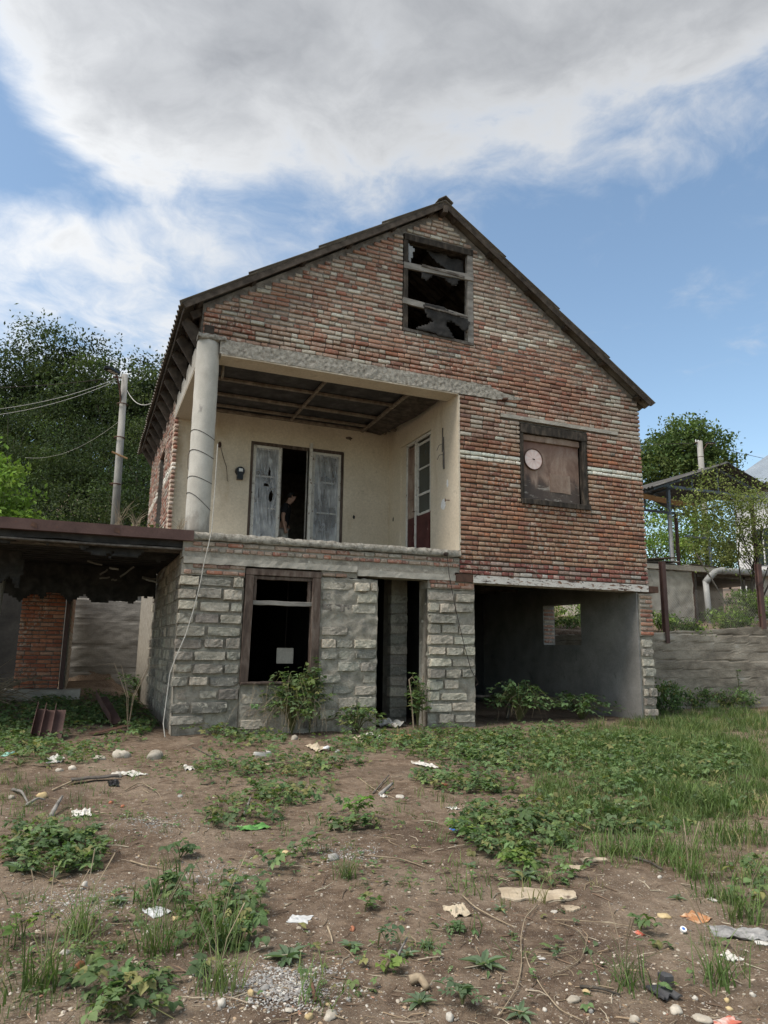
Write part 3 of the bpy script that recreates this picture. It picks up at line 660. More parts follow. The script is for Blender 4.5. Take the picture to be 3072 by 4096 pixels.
# other outer walls, floors and inner walls
sh = MB(); sh.box(8.66, 8.995, 0.40, 9.0, 2.95, 6.45); sh.box(0.34, 8.6, 8.66, 9.0, 2.95, 6.4)
sh.prism([(0.1, 6.4), (8.9, 6.4), (8.9, roof_z(8.9)-0.08), (RIDGE[0], RIDGE[1]-0.08), (0.1, roof_z(0.1)-0.08)], 8.68, 8.98)
obj('rear_wall', sh, M['mortar'], house)
ri = MB()   # garage wall on the right, with the hole in it
ri.box(8.72, 9.04, 0.382, 1.82, -0.2, 2.47); ri.box(8.72, 9.04, 3.22, 9.0, -0.2, 2.47); ri.box(8.72, 9.04, 1.82, 3.22, -0.2, 1.42); ri.box(8.72, 9.04, 1.82, 3.22, 2.34, 2.47); ri.box(8.722, 8.99, 0.365, 9.0, 2.47, 2.949)
gw_ = obj('garage_wall', ri, M['render'], house)
sk = rough_slab(8.700, 8.735, 0.045, 0.40, -0.2, 2.455, 0.05, 0.006, seed=3.3, freq=8); obj('render_edge', sk, M['render'], gw_)
tmp = []
for k in range(9): lay_course(0, 0.30, 1.50+k*0.09, 'S' if k % 2 else 'H', PAL_PARA, rb, tmp)
bulk('reveal_brickwork', PIECES, [(vi, (8.73+x, 3.21, z), np.diag([sx, 1, sz]), c) for vi, x, z, sx, sz, ro, c, dy in tmp], M['brick'], house, kind=None, smooth=True)
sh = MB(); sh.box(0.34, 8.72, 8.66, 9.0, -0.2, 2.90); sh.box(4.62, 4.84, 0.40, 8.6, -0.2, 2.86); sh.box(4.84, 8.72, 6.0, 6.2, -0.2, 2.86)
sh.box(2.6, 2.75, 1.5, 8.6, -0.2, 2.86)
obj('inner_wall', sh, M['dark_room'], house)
for k in range(12): put_block(4.05, 1.1+rk.uniform(-0.01, 0.01), 2.2-k*0.187, 0.34, 0.155, 0, pick(PAL_BLOCK, rk), house)
sh = MB(); sh.box(3.90, 4.22, 1.13, 1.5, -0.2, 2.85); obj('inner_pier', sh, M['mortar_low'], house)
sh = MB(); sh.box(0.33, 8.72, 0.40, 8.66, 2.90, 2.99); obj('floor_slab', sh, M['dark_wood'], house)
for k in range(6):
    j = MB(); j.bar((4.9, 0.9+k*0.85, 2.80), (8.70, 0.9+k*0.85, 2.80), 0.10, 0.16); obj('joist', j, M['dark_wood'], house)
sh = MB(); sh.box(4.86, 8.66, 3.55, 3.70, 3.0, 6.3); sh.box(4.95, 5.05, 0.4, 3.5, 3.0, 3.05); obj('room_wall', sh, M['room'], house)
sh = MB(); sh.box(0.36, 8.66, 3.5, 8.66, 6.28, 6.34); sh.box(4.98, 8.66, 0.36, 3.5, 6.28, 6.34); obj('attic_floor', sh, M['dark_wood'], house)

# porch: slab, column, beams, walls, ceiling
s = rough_slab(0.08, 4.735, -0.035, 3.30, 2.905, 3.02, 0.05, 0.022, seed=4.4, freq=9.0); obj('porch_slab', s, M['raw_concrete'], house, smooth=True)
bm_ = rough_slab(0.33, 5.42, -0.012, 0.40, 5.97, 6.225, 0.05, 0.014, seed=1.3, freq=10.0)
q = MB(); q.add(bm_.v, bm_.f); q.prism([(5.42, 5.955), (5.75, 6.0), (6.05, 6.03), (6.12, 6.075), (5.70, 6.12), (5.42, 6.20)], -0.014, 0.10)
obj('porch_beam', q, M['raw_concrete'], house)
q = MB(); q.box(0.36, 4.72, -0.004, 0.415, 5.945, 5.969); obj('beam_soffit', q, M['plaster'], house)
q = MB(); q.box(0.0, 0.34, 0.34, 3.29, 5.83, 6.22); sb_ = obj('side_beam', q, M['concrete'], house)
q = MB(); q.box(0.006, 0.346, 0.34, 3.29, 5.80, 5.828); q.box(0.342, 0.356, 0.34, 3.29, 5.828, 6.10); obj('side_beam_plaster', q, M['plaster'], sb_)
col = MB(); pts = []; rr = []
for k in range(33):
    t = k/32; pts.append((0.165, 0.165, 2.97+t*3.24)); rr.append(0.186+0.002*sin(k*1.7)+(0.006*rk.uniform(-1, 1) if k in (0, 32) else 0))
col.tube(pts, rr, 40); column = obj('column', col, M['column'], house, smooth=True)
cp = rough_slab(-0.03, 0.42, -0.03, 0.36, 6.19, 6.27, 0.03, 0.02, seed=9.1, freq=14); obj('column_capping', cp, M['raw_concrete'], house, smooth=True)
for zc, dz in ((4.60, -0.05), (4.28, -0.04), (3.86, -0.03), (3.52, -0.12)):
    q = MB(); q.tube([(0.165+0.19*cos(t), 0.165+0.19*sin(t), zc+dz*cos(t)+0.02*sin(2*t)) for t in np.linspace(-pi*1.05, pi*0.15, 26)], 0.0045, 5)
    obj('wire_loop', q, M['cable_dark'], column)
q = MB(); q.tube([(-0.025, 0.15, 4.30), (-0.045, 0.13, 4.26), (-0.04, 0.13, 4.10), (-0.03, 0.13, 4.02)], 0.005, 5); obj('wire_loop', q, M['cable_dark'], column)
V0 = 3.25
q = MB()   # back wall of the porch with its double door opening
q.box(0.005, 1.57, V0, V0+0.26, 3.0, 6.25); q.box(3.63, 4.72, V0, V0+0.26, 3.0, 6.25); q.box(1.57, 3.63, V0, V0+0.26, 5.53, 6.25)
obj('porch_back_wall', q, M['plaster'], house)
q = MB()   # right wall of the porch with its door opening
PX = 4.715
q.box(PX, PX+0.018, -0.004, 0.362, 3.03, 5.945); q.box(PX, PX+0.27, 0.362, 1.15, 3.03, 5.945); q.box(PX, PX+0.27, 2.62, V0, 3.03, 6.2); q.box(PX+0.03, PX+0.27, 2.39, 2.62, 3.03, 5.60); q.box(PX, PX+0.27, 1.15, 2.62, 5.60, 6.2); q.box(PX, PX+0.27, 0.42, 1.15, 5.945, 6.2)
obj('porch_side_wall', q, M['plaster'], house)
q = MB()   # plaster edge lapping the bricks
pz = np.arange(3.03, 5.96, 0.035); rq = random.Random(3)
P = [[(PX+0.001, -0.003, zz), (PX+0.028+rq.uniform(-0.008, 0.012), -0.006, zz), (PX+0.03+rq.uniform(-0.008, 0.012), 0.03, zz)] for zz in pz]; q.grid(P)
obj('plaster_edge', q, M['plaster'], house)
CZ = 6.10
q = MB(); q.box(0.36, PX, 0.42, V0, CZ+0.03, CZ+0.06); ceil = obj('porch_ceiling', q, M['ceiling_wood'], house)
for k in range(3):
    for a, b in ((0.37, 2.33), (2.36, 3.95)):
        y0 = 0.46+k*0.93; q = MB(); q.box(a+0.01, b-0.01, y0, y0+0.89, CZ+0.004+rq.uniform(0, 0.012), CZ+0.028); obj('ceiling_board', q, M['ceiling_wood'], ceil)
for a, b, w_ in (((0.4, 1.36, CZ-0.03), (4.0, 1.40, CZ-0.03), 0.075), ((0.4, 2.18, CZ-0.03), (4.0, 2.26, CZ-0.035), 0.085), ((0.4, 2.86, CZ-0.02), (4.72, 2.9, CZ-0.03), 0.07), ((0.4, 3.18, CZ-0.03), (4.6, 3.2, CZ-0.03), 0.10),
               ((2.34, 0.45, CZ-0.05), (2.37, 3.1, CZ-0.05), 0.055), ((3.98, 0.45, CZ-0.05), (4.02, 3.2, CZ-0.06), 0.07)):
    q = MB(); q.bar(a, b, w_, 0.05, segs=10, wob=0.003, rng=rq); obj('ceiling_batten', q, M['batten'], ceil)
q = MB(); q.grid([[(4.06, 0.5, CZ-0.02), (4.06, 1.6, CZ-0.06), (4.05, 2.5, CZ-0.05), (4.10, 3.15, CZ-0.07)], [(4.66, 0.5, CZ-0.06), (4.60, 1.6, CZ-0.13), (4.48, 2.5, CZ-0.13), (4.44, 3.15, CZ-0.11)]], thick=(0, 0, 0.012)); obj('sagging_board', q, M['dark_wood'], ceil)
q = MB(); q.bar((0.47, 0.5, CZ+0.02), (0.47, 0.5, CZ-0.34), 0.035, 0.12, up=(0, 1, 0)); obj('hanging_board', q, M['batten'], ceil)

# porch double door with plastic film
q = MB()
for a, b in (((1.60, V0+0.04, 3.0), (1.60, V0+0.04, 5.50)), ((3.60, V0+0.04, 3.0), (3.60, V0+0.04, 5.50)), ((1.585, V0+0.04, 5.505), (3.615, V0+0.04, 5.505))): q.bar(a, b, 0.05, 0.09, up=(0, 1, 0) if a[2] != b[2] else (0, 0, 1))
dd = obj('porch_door', q, M['frame_wood'], house)
def film_mat():
    m, T, b = new_mat('plastic_film'); P = pos(T)
    w1 = T.noise(T.mapv(P, (7, 1, 1.6), rot=(0, 0.5, 0)), 2.2, 5, 0.6, 0.8); w2 = T.noise(T.mapv(P, (9, 1, 1.2), rot=(0, -0.35, 0)), 2.6, 5, 0.6, 0.8); n2 = T.noise(P, 1.7, 4)
    h = T.math('ADD', w1, w2)
    T.l.new(T.ramp(n2, [(0.3, (0.40, 0.405, 0.42)), (0.7, (0.62, 0.625, 0.635))]), b.inputs['Base Color'])
    b.inputs['Roughness'].default_value = 0.16; b.inputs['Specular IOR Level'].default_value = 0.8
    bump(T, b, h, 0.9, 0.03)
    fold = T.math('MULTIPLY', T.step(h, 1.02, 1.22), 0.30)
    tr = T.new('ShaderNodeBsdfTransparent'); mx = T.new('ShaderNodeMixShader'); T.set(mx.inputs[0], T.math('ADD', T.math('ADD', 0.40, fold), T.math('MULTIPLY', T.step(n2, 0.35, 0.65), 0.30)))
    T.l.new(tr.outputs[0], mx.inputs[1]); T.l.new(b.outputs[0], mx.inputs[2]); T.l.new(mx.outputs[0], T.n['Material Output'].inputs[0]); return m
M['film'] = film_mat()
def film(x0, x1, z0, z1, y, seed, holes=()):
    nx, nz = 30, 70; mb = MB(); P = []
    for j in range(nz+1):
        r = []
        for i in range(nx+1):
            tx, tz = i/nx, j/nz; x = x0+(x1-x0)*tx; zz = z0+(z1-z0)*tz
            e = min(tx, 1-tx, 1.0)*4; e = min(1, e)
            d = 0.022*e*(mn.noise((x*11+seed+zz*1.6, zz*1.1, seed)) + 0.8*mn.noise((x*24+seed+zz*3, zz*1.4, 2)))
            r.append((x, y+d, zz))
        P.append(r)
    c = nx+1; V = [p for r in P for p in r]; F = []
    for j in range(nz):
        for i in range(nx):
            cx, cz = (P[j][i][0]+P[j][i+1][0])/2, (P[j][i][2]+P[j+1][i][2])/2
            if any(((cx-hx)/hw)**2+((cz-hz)/hh)**2 < 1+0.5*mn.noise((cx*30, cz*30, 0)) for hx, hz, hw, hh in holes): continue
            F.append((j*c+i, j*c+i+1, (j+1)*c+i+1, (j+1)*c+i))
    mb.add(V, F); return mb
def door_leaf(x0, x1, z0, z1, zp, y, name, holes, bottom, seed):
    q = MB(); w_ = 0.075
    q.bar((x0+w_/2, y, z0), (x0+w_/2, y, z1), w_, 0.045, up=(0, 1, 0), ch=0.004); q.bar((x1-w_/2, y, z0), (x1-w_/2, y, z1), w_, 0.045, up=(0, 1, 0), ch=0.004)
    for zz, h in ((z1-0.05, 0.10), (zp, 0.08), (z0+0.04, 0.08), (zp+(z1-zp)*0.36, 0.03), (zp+(z1-zp)*0.68, 0.03)): q.bar((x0+w_, y, zz), (x1-w_, y, zz), 0.04, h, ch=0.003)
    lf = obj(name, q, M['white_frame'], dd)
    p = MB(); p.box(x0+w_, x1-w_, y-0.008, y+0.008, z0+0.08, zp-0.04); obj('door_panel', p, bottom, dd)
    obj('plastic_film', film(x0+0.060, x1-0.060, zp+0.0, z1-0.07, y-0.030, seed, holes), M['film'], dd, smooth=True)
    return lf
door_leaf(1.63, 2.235, 3.03, 5.475, 3.37, V0+0.05, 'door_leaf', [(1.78, 4.42, 0.013, 0.11), (1.99, 4.88, 0.022, 0.10), (2.04, 4.38, 0.045, 0.12), (1.93, 4.62, 0.05, 0.035)], M['raw_concrete'], 1.0)
door_leaf(2.92, 3.575, 3.03, 5.475, 3.37, V0+0.05, 'door_leaf', [(3.20, 4.55, 0.007, 0.12)], M['white_frame'], 7.0)
q = MB(); q.bar((2.865, V0-0.04, 3.02), (2.865, V0-0.04, 5.62), 0.055, 0.09, up=(0, 1, 0), segs=8, wob=0.0015, rng=rq); obj('door_post', q, M['white_frame'], dd)
q = MB(); q.bar((2.245, V0+0.06, 3.02), (2.245, V0+0.06, 5.47), 0.022, 0.05, up=(0, 1, 0)); q.bar((2.81, V0+0.06, 3.02), (2.81, V0+0.06, 5.47), 0.022, 0.05, up=(0, 1, 0)); obj('door_stile', q, M['grey_wood'], dd)

# maroon glazed door in the porch side wall
def glass_mat():
    m, T, b = new_mat('dusty_glass'); n = T.noise(pos(T), 3.0, 5)
    T.l.new(T.ramp(n, [(0.3, (0.015, 0.022, 0.022)), (0.7, (0.05, 0.065, 0.062))]), b.inputs['Base Color']); b.inputs['Roughness'].default_value = 0.12; b.inputs['Specular IOR Level'].default_value = 0.6; return m
M['glass'] = glass_mat()
sd = MB(); DX = PX+0.05
for y0 in (1.17, 1.93, 2.36): sd.bar((DX, y0, 3.03), (DX, y0, 5.58), 0.06, 0.05, up=(1, 0, 0))
sd.bar((DX, 1.17, 5.56), (DX, 2.36, 5.56), 0.05, 0.06)
side_door = obj('side_door', sd, M['white_frame'], house)
def leaf2(y0, y1, name, gl, fm_=None):
    q = MB(); zs = [3.98, 4.38, 4.92, 5.45]
    for y in (y0+0.045, y1-0.045): q.bar((DX+0.02, y, 3.98), (DX+0.02, y, 5.50), 0.05, 0.08, up=(0, 1, 0), ch=0.004)
    for zz in zs: q.bar((DX+0.02, y0+0.08, zz), (DX+0.02, y1-0.08, zz), 0.045, 0.05 if zz != 4.92 else 0.035, ch=0.004)
    obj(name, q, fm_ or M['white_frame'], side_door)
    for k in range(3):
        p = MB(); p.box(DX+0.016, DX+0.024, y0+0.08, y1-0.08, zs[k]+0.02, zs[k+1]-0.02); obj('pane', p, gl, side_door)
    p = MB(); p.box(DX, DX+0.045, y0, y1, 3.04, 3.97); lo = obj('lower_panel', p, M['maroon'], side_door)
    p = MB(); p.box(DX-0.014, DX-0.001, y0+0.09, y1-0.09, 3.16, 3.80); obj('raised_field', p, M['maroon'], lo)
leaf2(1.20, 1.90, 'door_leaf', M['glass']); leaf2(1.96, 2.33, 'door_leaf', M['panel'], M['panel'])
q = MB(); q.tube([(DX-0.02, 1.92, 4.06), (DX-0.06, 1.92, 4.06), (DX-0.06, 1.99, 4.06)], 0.008, 6); obj('door_handle', q, M['rust'], side_door)
# broken bracket, nail, patches and switch box on the porch walls
q = MB(); q.bar((PX-0.012, 0.56, 4.65), (PX-0.012, 0.58, 5.28), 0.05, 0.022, up=(1, 0, 0), segs=6, wob=0.004, rng=rq); q.bar((PX-0.012, 0.62, 5.0), (PX-0.010, 0.61, 5.47), 0.025, 0.018, up=(1, 0, 0), segs=4, wob=0.003, rng=rq)
q.tube([(PX-0.01, 0.60, 4.95), (PX-0.07, 0.64, 4.93), (PX-0.10, 0.66, 4.84)], 0.006, 5); q.tube([(PX-0.01, 0.60, 5.16), (PX-0.08, 0.63, 5.12), (PX-0.11, 0.66, 5.02)], 0.006, 5)
obj('broken_wall_bracket', q, M['old_wood'], loc=(PX, 0.58, 4.65), label='splintered wooden bracket hanging on the cream side wall of the porch', cat='bracket')
q = MB(); q.tube([(PX+0.01, 0.36, 4.01), (PX-0.09, 0.355, 4.00)], 0.008, 6); q.tube([(PX-0.09, 0.355, 4.03), (PX-0.09, 0.355, 3.97)], 0.009, 6); obj('wall_nail', q, M['rust'], house)
def patch(pts, x, name, mat):
    q = MB(); q.extrude([(x-0.004, a, b) for a, b in pts], (0.003, 0, 0)); obj(name, q, mat, house)
rp = random.Random(8)
def blob(cx, cz, rx, rz, n=16, j=0.25): return [(cx+rx*cos(2*pi*k/n)*(1+rp.uniform(-j, j)), cz+rz*sin(2*pi*k/n)*(1+rp.uniform(-j, j))) for k in range(n)]
patch(blob(0.60, 3.98, 0.11, 0.10), PX, 'bare_plaster_patch', M['white_plastic']); patch(blob(0.43, 4.34, 0.04, 0.07), PX, 'bare_plaster_patch', M['white_plastic'])
q = MB(); q.extrude([(a, V0-0.004, b) for a, b in blob(3.89, 4.09, 0.03, 0.045)], (0, 0.003, 0)); obj('switch_hole', q, M['black_plastic'], house)
q = MB(); q.extrude([(a, V0-0.004, b) for a, b in blob(3.74, 5.86, 0.07, 0.04)], (0, 0.003, 0)); q.tube([(3.70, V0, 5.88), (3.74, V0-0.06, 5.84), (3.76, V0-0.05, 5.79)], 0.008, 5); obj('wire_stub', q, M['frame_wood'], house)
q = MB(); q.extrude([(PX-0.004, a, b) for a, b in blob(2.99, 4.07, 0.03, 0.05)], (0.003, 0, 0)); obj('switch_hole', q, M['black_plastic'], house)

# lintels
def lint(name, x0, x1, z0, z1, y0, mat, amp=0.006, tilt=0.0):
    s = rough_slab(x0, x1, y0, 0.36, z0, z1, 0.05, amp, seed=x0+z0, freq=9)
    if tilt: s.v = [(a, b, c+tilt*(a-x0)) for a, b, c in s.v]
    obj(name, s, mat, house)
lint('concrete_lintel', -0.02, 2.79, 2.535, 2.632, -0.02, M['concrete'], 0.010); lint('concrete_lintel', 2.80, 4.64, 2.48, 2.58, -0.015, M['concrete'], 0.008)
lint('concrete_lintel', 5.63, 8.40, 5.645, 5.715, -0.012, M['concrete'], 0.006, -0.004)
q = MB(); q.box(2.80, 4.64, 0.024, 0.36, 2.58, 2.632); obj('lintel_bedding', q, M['mortar_low'], house)
q = MB(); q.box(4.99, 8.96, -0.03, 0.34, 2.465, 2.60); gl = obj('steel_lintel', q, M['lintel_paint'], house)
q = MB(); q.box(4.65, 4.988, -0.02, 0.33, 2.47, 2.606); obj('lintel_end', q, M['rust'], gl); q = MB(); q.box(8.962, 9.22, -0.02, 0.33, 2.46, 2.585); obj('lintel_end', q, M['rust'], gl)

# attic window: bleached frame, two loose planks, torn tar paper
def wv(a, b, w_, h, mat, name, parent, up=(0, 0, 1), segs=8, wob=0.004):
    q = MB(); q.bar(a, b, w_, h, up=up, segs=segs, wob=wob, rng=rq); return obj(name, q, mat, parent)
aw = MB(); aw.bar((3.60, 0.05, 8.90), (5.06, 0.05, 8.90), 0.12, 0.13, segs=8, wob=0.003, rng=rq)
attic = obj('attic_window', aw, M['char_wood'], house)
wv((3.635, 0.05, 7.03), (3.635, 0.05, 8.835), 0.09, 0.10, M['char_wood'], 'window_jamb', attic, up=(0, 1, 0)); wv((5.0, 0.05, 7.03), (5.0, 0.05, 8.835), 0.12, 0.10, M['grey_wood'], 'window_jamb', attic, up=(0, 1, 0))
wv((3.59, 0.06, 7.03), (5.06, 0.06, 7.0), 0.14, 0.06, M['old_wood'], 'window_sill', attic)
wv((3.59, 0.02, 8.31), (5.06, 0.0, 8.36), 0.05, 0.13, M['grey_wood'], 'loose_plank', attic); wv((3.58, 0.0, 7.60), (5.05, 0.02, 7.50), 0.05, 0.12, M['grey_wood'], 'loose_plank', attic)
wv((3.95, -0.02, 8.38), (4.85, -0.03, 8.33), 0.02, 0.05, M['old_wood'], 'loose_plank', attic)
def rag(name, pts, y, mat, parent, seed, amp=0.03, th=0.006, res=0.035, drape=0.0):
    """torn sheet: outline polygon in X,Z, rumpled"""
    xs = [p[0] for p in pts]; zs = [p[1] for p in pts]; q = MB()
    def inside(x, zz):
        c = False; j = len(pts)-1
        for i in range(len(pts)):
            if (pts[i][1] > zz) != (pts[j][1] > zz) and x < (pts[j][0]-pts[i][0])*(zz-pts[i][1])/(pts[j][1]-pts[i][1])+pts[i][0]: c = not c
            j = i
        return c
    nx = max(3, int((max(xs)-min(xs))/res)); nz = max(3, int((max(zs)-min(zs))/res)); idx = {}
    def vert(i, j):
        if (i, j) not in idx:
            x = min(xs)+(max(xs)-min(xs))*i/nx; zz = min(zs)+(max(zs)-min(zs))*j/nz
            t = (zz-min(zs))/(max(zs)-min(zs))
            d = amp*(mn.noise((x*5+seed, zz*5, seed)) + 0.5*mn.noise((x*13+seed, zz*13, 1))) - drape*(1-t)
            idx[(i, j)] = len(q.v); jx = 0.35*res*mn.noise((x*40, zz*40, 3)); q.v.append((x+jx, y+d, zz+0.35*res*mn.noise((x*40, zz*40, 9))))
        return idx[(i, j)]
    for j in range(nz):
        for i in range(nx):
            if inside(min(xs)+(max(xs)-min(xs))*(i+0.5)/nx, min(zs)+(max(zs)-min(zs))*(j+0.5)/nz): q.f.append((vert(i, j), vert(i+1, j), vert(i+1, j+1), vert(i, j+1)))
    n = len(q.v); q.v += [(a, b+th, c) for a, b, c in q.v]; ed = {}
    for f in list(q.f):
        q.f.append(tuple(n+k for k in reversed(f)))
        for k in range(4): e = (f[k], f[(k+1) % 4]); ed[e] = 1
    for a, b in list(ed):
        if (b, a) not in ed: q.f.append((b, a, n+a, n+b))
    return obj(name, q, mat, parent, smooth=True)
rag('tar_paper', [(3.97, 7.60), (4.05, 7.36), (4.22, 7.30), (3.80, 7.06), (4.62, 7.02), (4.45, 7.30), (4.55, 7.36), (4.75, 7.28), (4.80, 7.22), (4.92, 7.26), (4.96, 7.45), (4.60, 7.53), (4.4, 7.62)], -0.03, M['tar'], attic, 2.0)
rag('tar_paper', [(3.92, 8.30), (3.98, 8.12), (4.06, 8.08), (4.18, 8.22), (4.45, 8.25), (4.58, 8.12), (4.68, 8.12), (4.76, 8.28), (4.5, 8.36)], 0.0, M['tar'], attic, 5.0)
rag('tar_paper', [(4.1, 8.83), (4.35, 8.62), (4.55, 8.55), (4.62, 8.36), (4.92, 8.36), (4.94, 8.80)], 0.16, M['tar'], attic, 8.0)
rag('torn_sheet', [(3.68, 8.80), (3.70, 8.42), (3.74, 8.41), (3.83, 8.72)], 0.05, M['grey_plastic'], attic, 8.0, amp=0.01)
wv((4.0, -0.05, 7.54), (4.9, -0.06, 7.49), 0.02, 0.035, M['old_wood'], 'loose_plank', attic)

# boarded window in the brick front
bw = MB(); bw.bar((6.06, 0.05, 5.48), (7.61, 0.05, 5.48), 0.14, 0.17, segs=8, wob=0.003, rng=rq); board_w = obj('boarded_window', bw, M['char_wood'], house)
wv((6.09, 0.05, 4.10), (6.09, 0.05, 5.39), 0.075, 0.10, M['char_wood'], 'window_jamb', board_w, up=(0, 1, 0)); wv((7.545, 0.05, 4.10), (7.545, 0.05, 5.39), 0.10, 0.12, M['char_wood'], 'window_jamb', board_w, up=(0, 1, 0))
wv((6.06, 0.03, 4.05), (7.62, 0.03, 4.05), 0.16, 0.10, M['char_wood'], 'window_sill', board_w)
wv((6.16, 0.075, 5.33), (7.46, 0.075, 5.33), 0.05, 0.12, M['panel'], 'head_rail', board_w)
def sooty_panel():
    m, T, b = new_mat('sooty_panel'); P = pos(T); sx = T.new('ShaderNodeSeparateXYZ'); T.l.new(P, sx.inputs[0]); z_ = sx.outputs[2]
    n = T.noise(T.mapv(P, (1.5, 1, 0.6)), 2.4, 9, 0.65, 0.4); f = T.noise(P, 40.0, 5, 0.7)
    col = T.ramp(n, [(0.28, (0.12, 0.062, 0.044)), (0.5, (0.27, 0.18, 0.135)), (0.72, (0.42, 0.345, 0.285))])
    so_ = T.step(T.math('ADD', z_, T.math('MULTIPLY', T.math('SUBTRACT', n, 0.5), 0.9)), 4.62, 4.30); col = T.mix(T.math('MULTIPLY', so_, 0.8), col, (0.035, 0.030, 0.027))
    pale = T.step(T.noise(T.mapv(P, (1, 1, 3)), 5.0, 6, 0.6), 0.58, 0.68); col = T.mix(T.math('MULTIPLY', pale, T.math('MULTIPLY', so_, 0.7)), col, (0.42, 0.38, 0.33))
    col = T.mix(T.math('MULTIPLY', T.step(z_, 4.95, 5.30), 0.6), col, (0.13, 0.05, 0.036))
    col = T.mix(0.4, col, T.mix(1.0, col, T.ramp(f, [(0.3, (0.6, 0.6, 0.6)), (0.7, (1.3, 1.3, 1.3))]), 'MULTIPLY'))
    T.l.new(col, b.inputs['Base Color']); b.inputs['Roughness'].default_value = 0.7; bump(T, b, f, 0.3, 0.004); return m
M['sooty'] = sooty_panel()
q = MB(); q.box(6.15, 7.465, 0.10, 0.125, 4.10, 5.27); obj('board', q, M['sooty'], board_w)
q = MB(); q.extrude([(a, 0.088, b) for a, b in [(6.77, 4.68), (6.95, 4.665), (7.24, 4.67), (7.25, 4.50), (7.245, 4.30), (7.05, 4.315), (6.78, 4.31), (6.785, 4.5)]], (0, 0.011, 0)); obj('nailed_patch', q, M['panel'], board_w)

# ground floor window and the things of its frame
gw = MB(); gw.bar((0.94, 0.07, 2.455), (2.17, 0.07, 2.455), 0.16, 0.10, segs=6, wob=0.002, rng=rq); gwin = obj('ground_floor_window', gw, M['frame_wood'], house)
wv((0.985, 0.06, 0.76), (1.005, 0.06, 2.40), 0.13, 0.15, M['frame_wood'], 'window_jamb', gwin, up=(0, 1, 0)); wv((2.095, 0.06, 0.78), (2.10, 0.06, 2.40), 0.14, 0.15, M['frame_wood'], 'window_jamb', gwin, up=(0, 1, 0))
wv((1.07, 0.05, 1.975), (2.03, 0.05, 1.975), 0.07, 0.07, M['grey_wood'], 'transom', gwin); wv((1.07, 0.06, 2.37), (2.03, 0.06, 2.37), 0.06, 0.055, M['frame_wood'], 'head_rail', gwin)
wv((1.985, 0.06, 2.01), (1.985, 0.06, 2.345), 0.05, 0.06, M['frame_wood'], 'window_stile', gwin, up=(0, 1, 0)); wv((1.10, 0.06, 2.01), (1.10, 0.06, 2.345), 0.045, 0.06, M['frame_wood'], 'window_stile', gwin, up=(0, 1, 0))
wv((0.93, 0.02, 0.745), (2.17, 0.02, 0.755), 0.18, 0.035, M['frame_wood'], 'window_sill', gwin)
q = MB(); q.box(1.62, 1.90, 0.55, 0.57, 1.03, 1.28); obj('pinned_board', q, M['concrete'], loc=(1.75, 0.56, 1.03), label='small pale square board inside the dark ground floor window', cat='board')
q = MB(); q.tube([(1.76, 0.56, 1.28), (1.78, 0.56, 2.9)], 0.003, 4); obj('board_cord', q, M['cable_dark'], loc=(1.76, 0.56, 1.28), label='thin cord from which the pale square board hangs', cat='cord')

# roof: corrugated sheets lapped in courses, rafters, purlin ends, eave boards
roof_m = MB(); roof_m.bar((RIDGE[0], -0.22, RIDGE[1]-0.16), (RIDGE[0], 9.1, RIDGE[1]-0.16), 0.08, 0.14); roof = obj('roof', roof_m, M['dark_wood'], house)
def sheet_rows(e, side):
    ex, ez = e; dx, dz = RIDGE[0]-ex, RIDGE[1]-ez; Lr = hypot(dx, dz); d = np.array([dx/Lr, 0, dz/Lr]); nrm = np.array([-d[2], 0, d[0]]) if side < 0 else np.array([d[2]*1.0, 0, -d[0]])
    if nrm[2] < 0: nrm = -nrm
    rows = 4; step = Lr/rows
    for r in range(rows):
        a0 = r*step-(0.0 if r == 0 else 0.10); a1 = (r+1)*step+(0.02 if r == rows-1 else 0.04)
        y = -0.20; k = 0
        while y < 9.1:
            y1 = y+1.14; q = MB(); P = []; nw = 36
            jit = rq.uniform(-0.012, 0.012)
            for i in range(nw+1):
                yy = y+(y1-y)*i/nw; h = 0.026*cos(2*pi*(yy+0.20)/0.19) + (0.004 if k % 2 else 0) + 0.012*0
                lift0 = 0.030 if r else 0.0
                p0 = np.array([ex, 0, ez])+d*(a0+jit)+nrm*(h+lift0+0.02); p1 = np.array([ex, 0, ez])+d*a1+nrm*(h+0.008)
                P.append([(p0[0], yy, p0[2]), (p1[0], yy, p1[2])])
            q.grid(P, thick=tuple(-nrm*0.008)); obj('roof_sheet', q, M['slate'], roof, smooth=False)
            y = y1-0.03; k += 1
    return d, nrm, Lr
dL, nL, LL = sheet_rows(LE, -1); dR, nR, LR_ = sheet_rows(RE, 1)
for e, d, n, Lr in ((LE, dL, nL, LL), (RE, dR, nR, LR_)):
    e3 = np.array([e[0], 0, e[1]])
    for t in (0.06, 0.24, 0.42, 0.60, 0.78, 0.94):        # purlins whose ends stick out under the verge
        p = e3+d*(Lr*t)-n*0.055; q = MB(); q.bar((p[0], -0.13, p[2]), (p[0], 9.05, p[2]), 0.09, 0.07, up=tuple(n)); obj('purlin', q, M['dark_wood'], roof)
    p0 = e3+d*0.05-n*0.04; p1 = e3+d*(Lr-0.03)-n*0.04      # verge board under the sheets
    q = MB(); q.bar((p0[0], -0.165, p0[2]), (p1[0], -0.165, p1[2]), 0.025, 0.10, up=tuple(n), segs=12, wob=0.003, rng=rq); obj('verge_board', q, M['dark_wood'], roof)
    for k in range(13):                                     # rafters
        y = 0.12+k*0.72; p0 = e3+d*0.16-n*0.15; p1 = e3+d*(Lr-0.05)-n*0.15
        q = MB(); q.bar((p0[0], y, p0[2]), (p1[0], y, p1[2]), 0.06, 0.13, up=tuple(n)); obj('rafter', q, M['dark_wood'], roof)
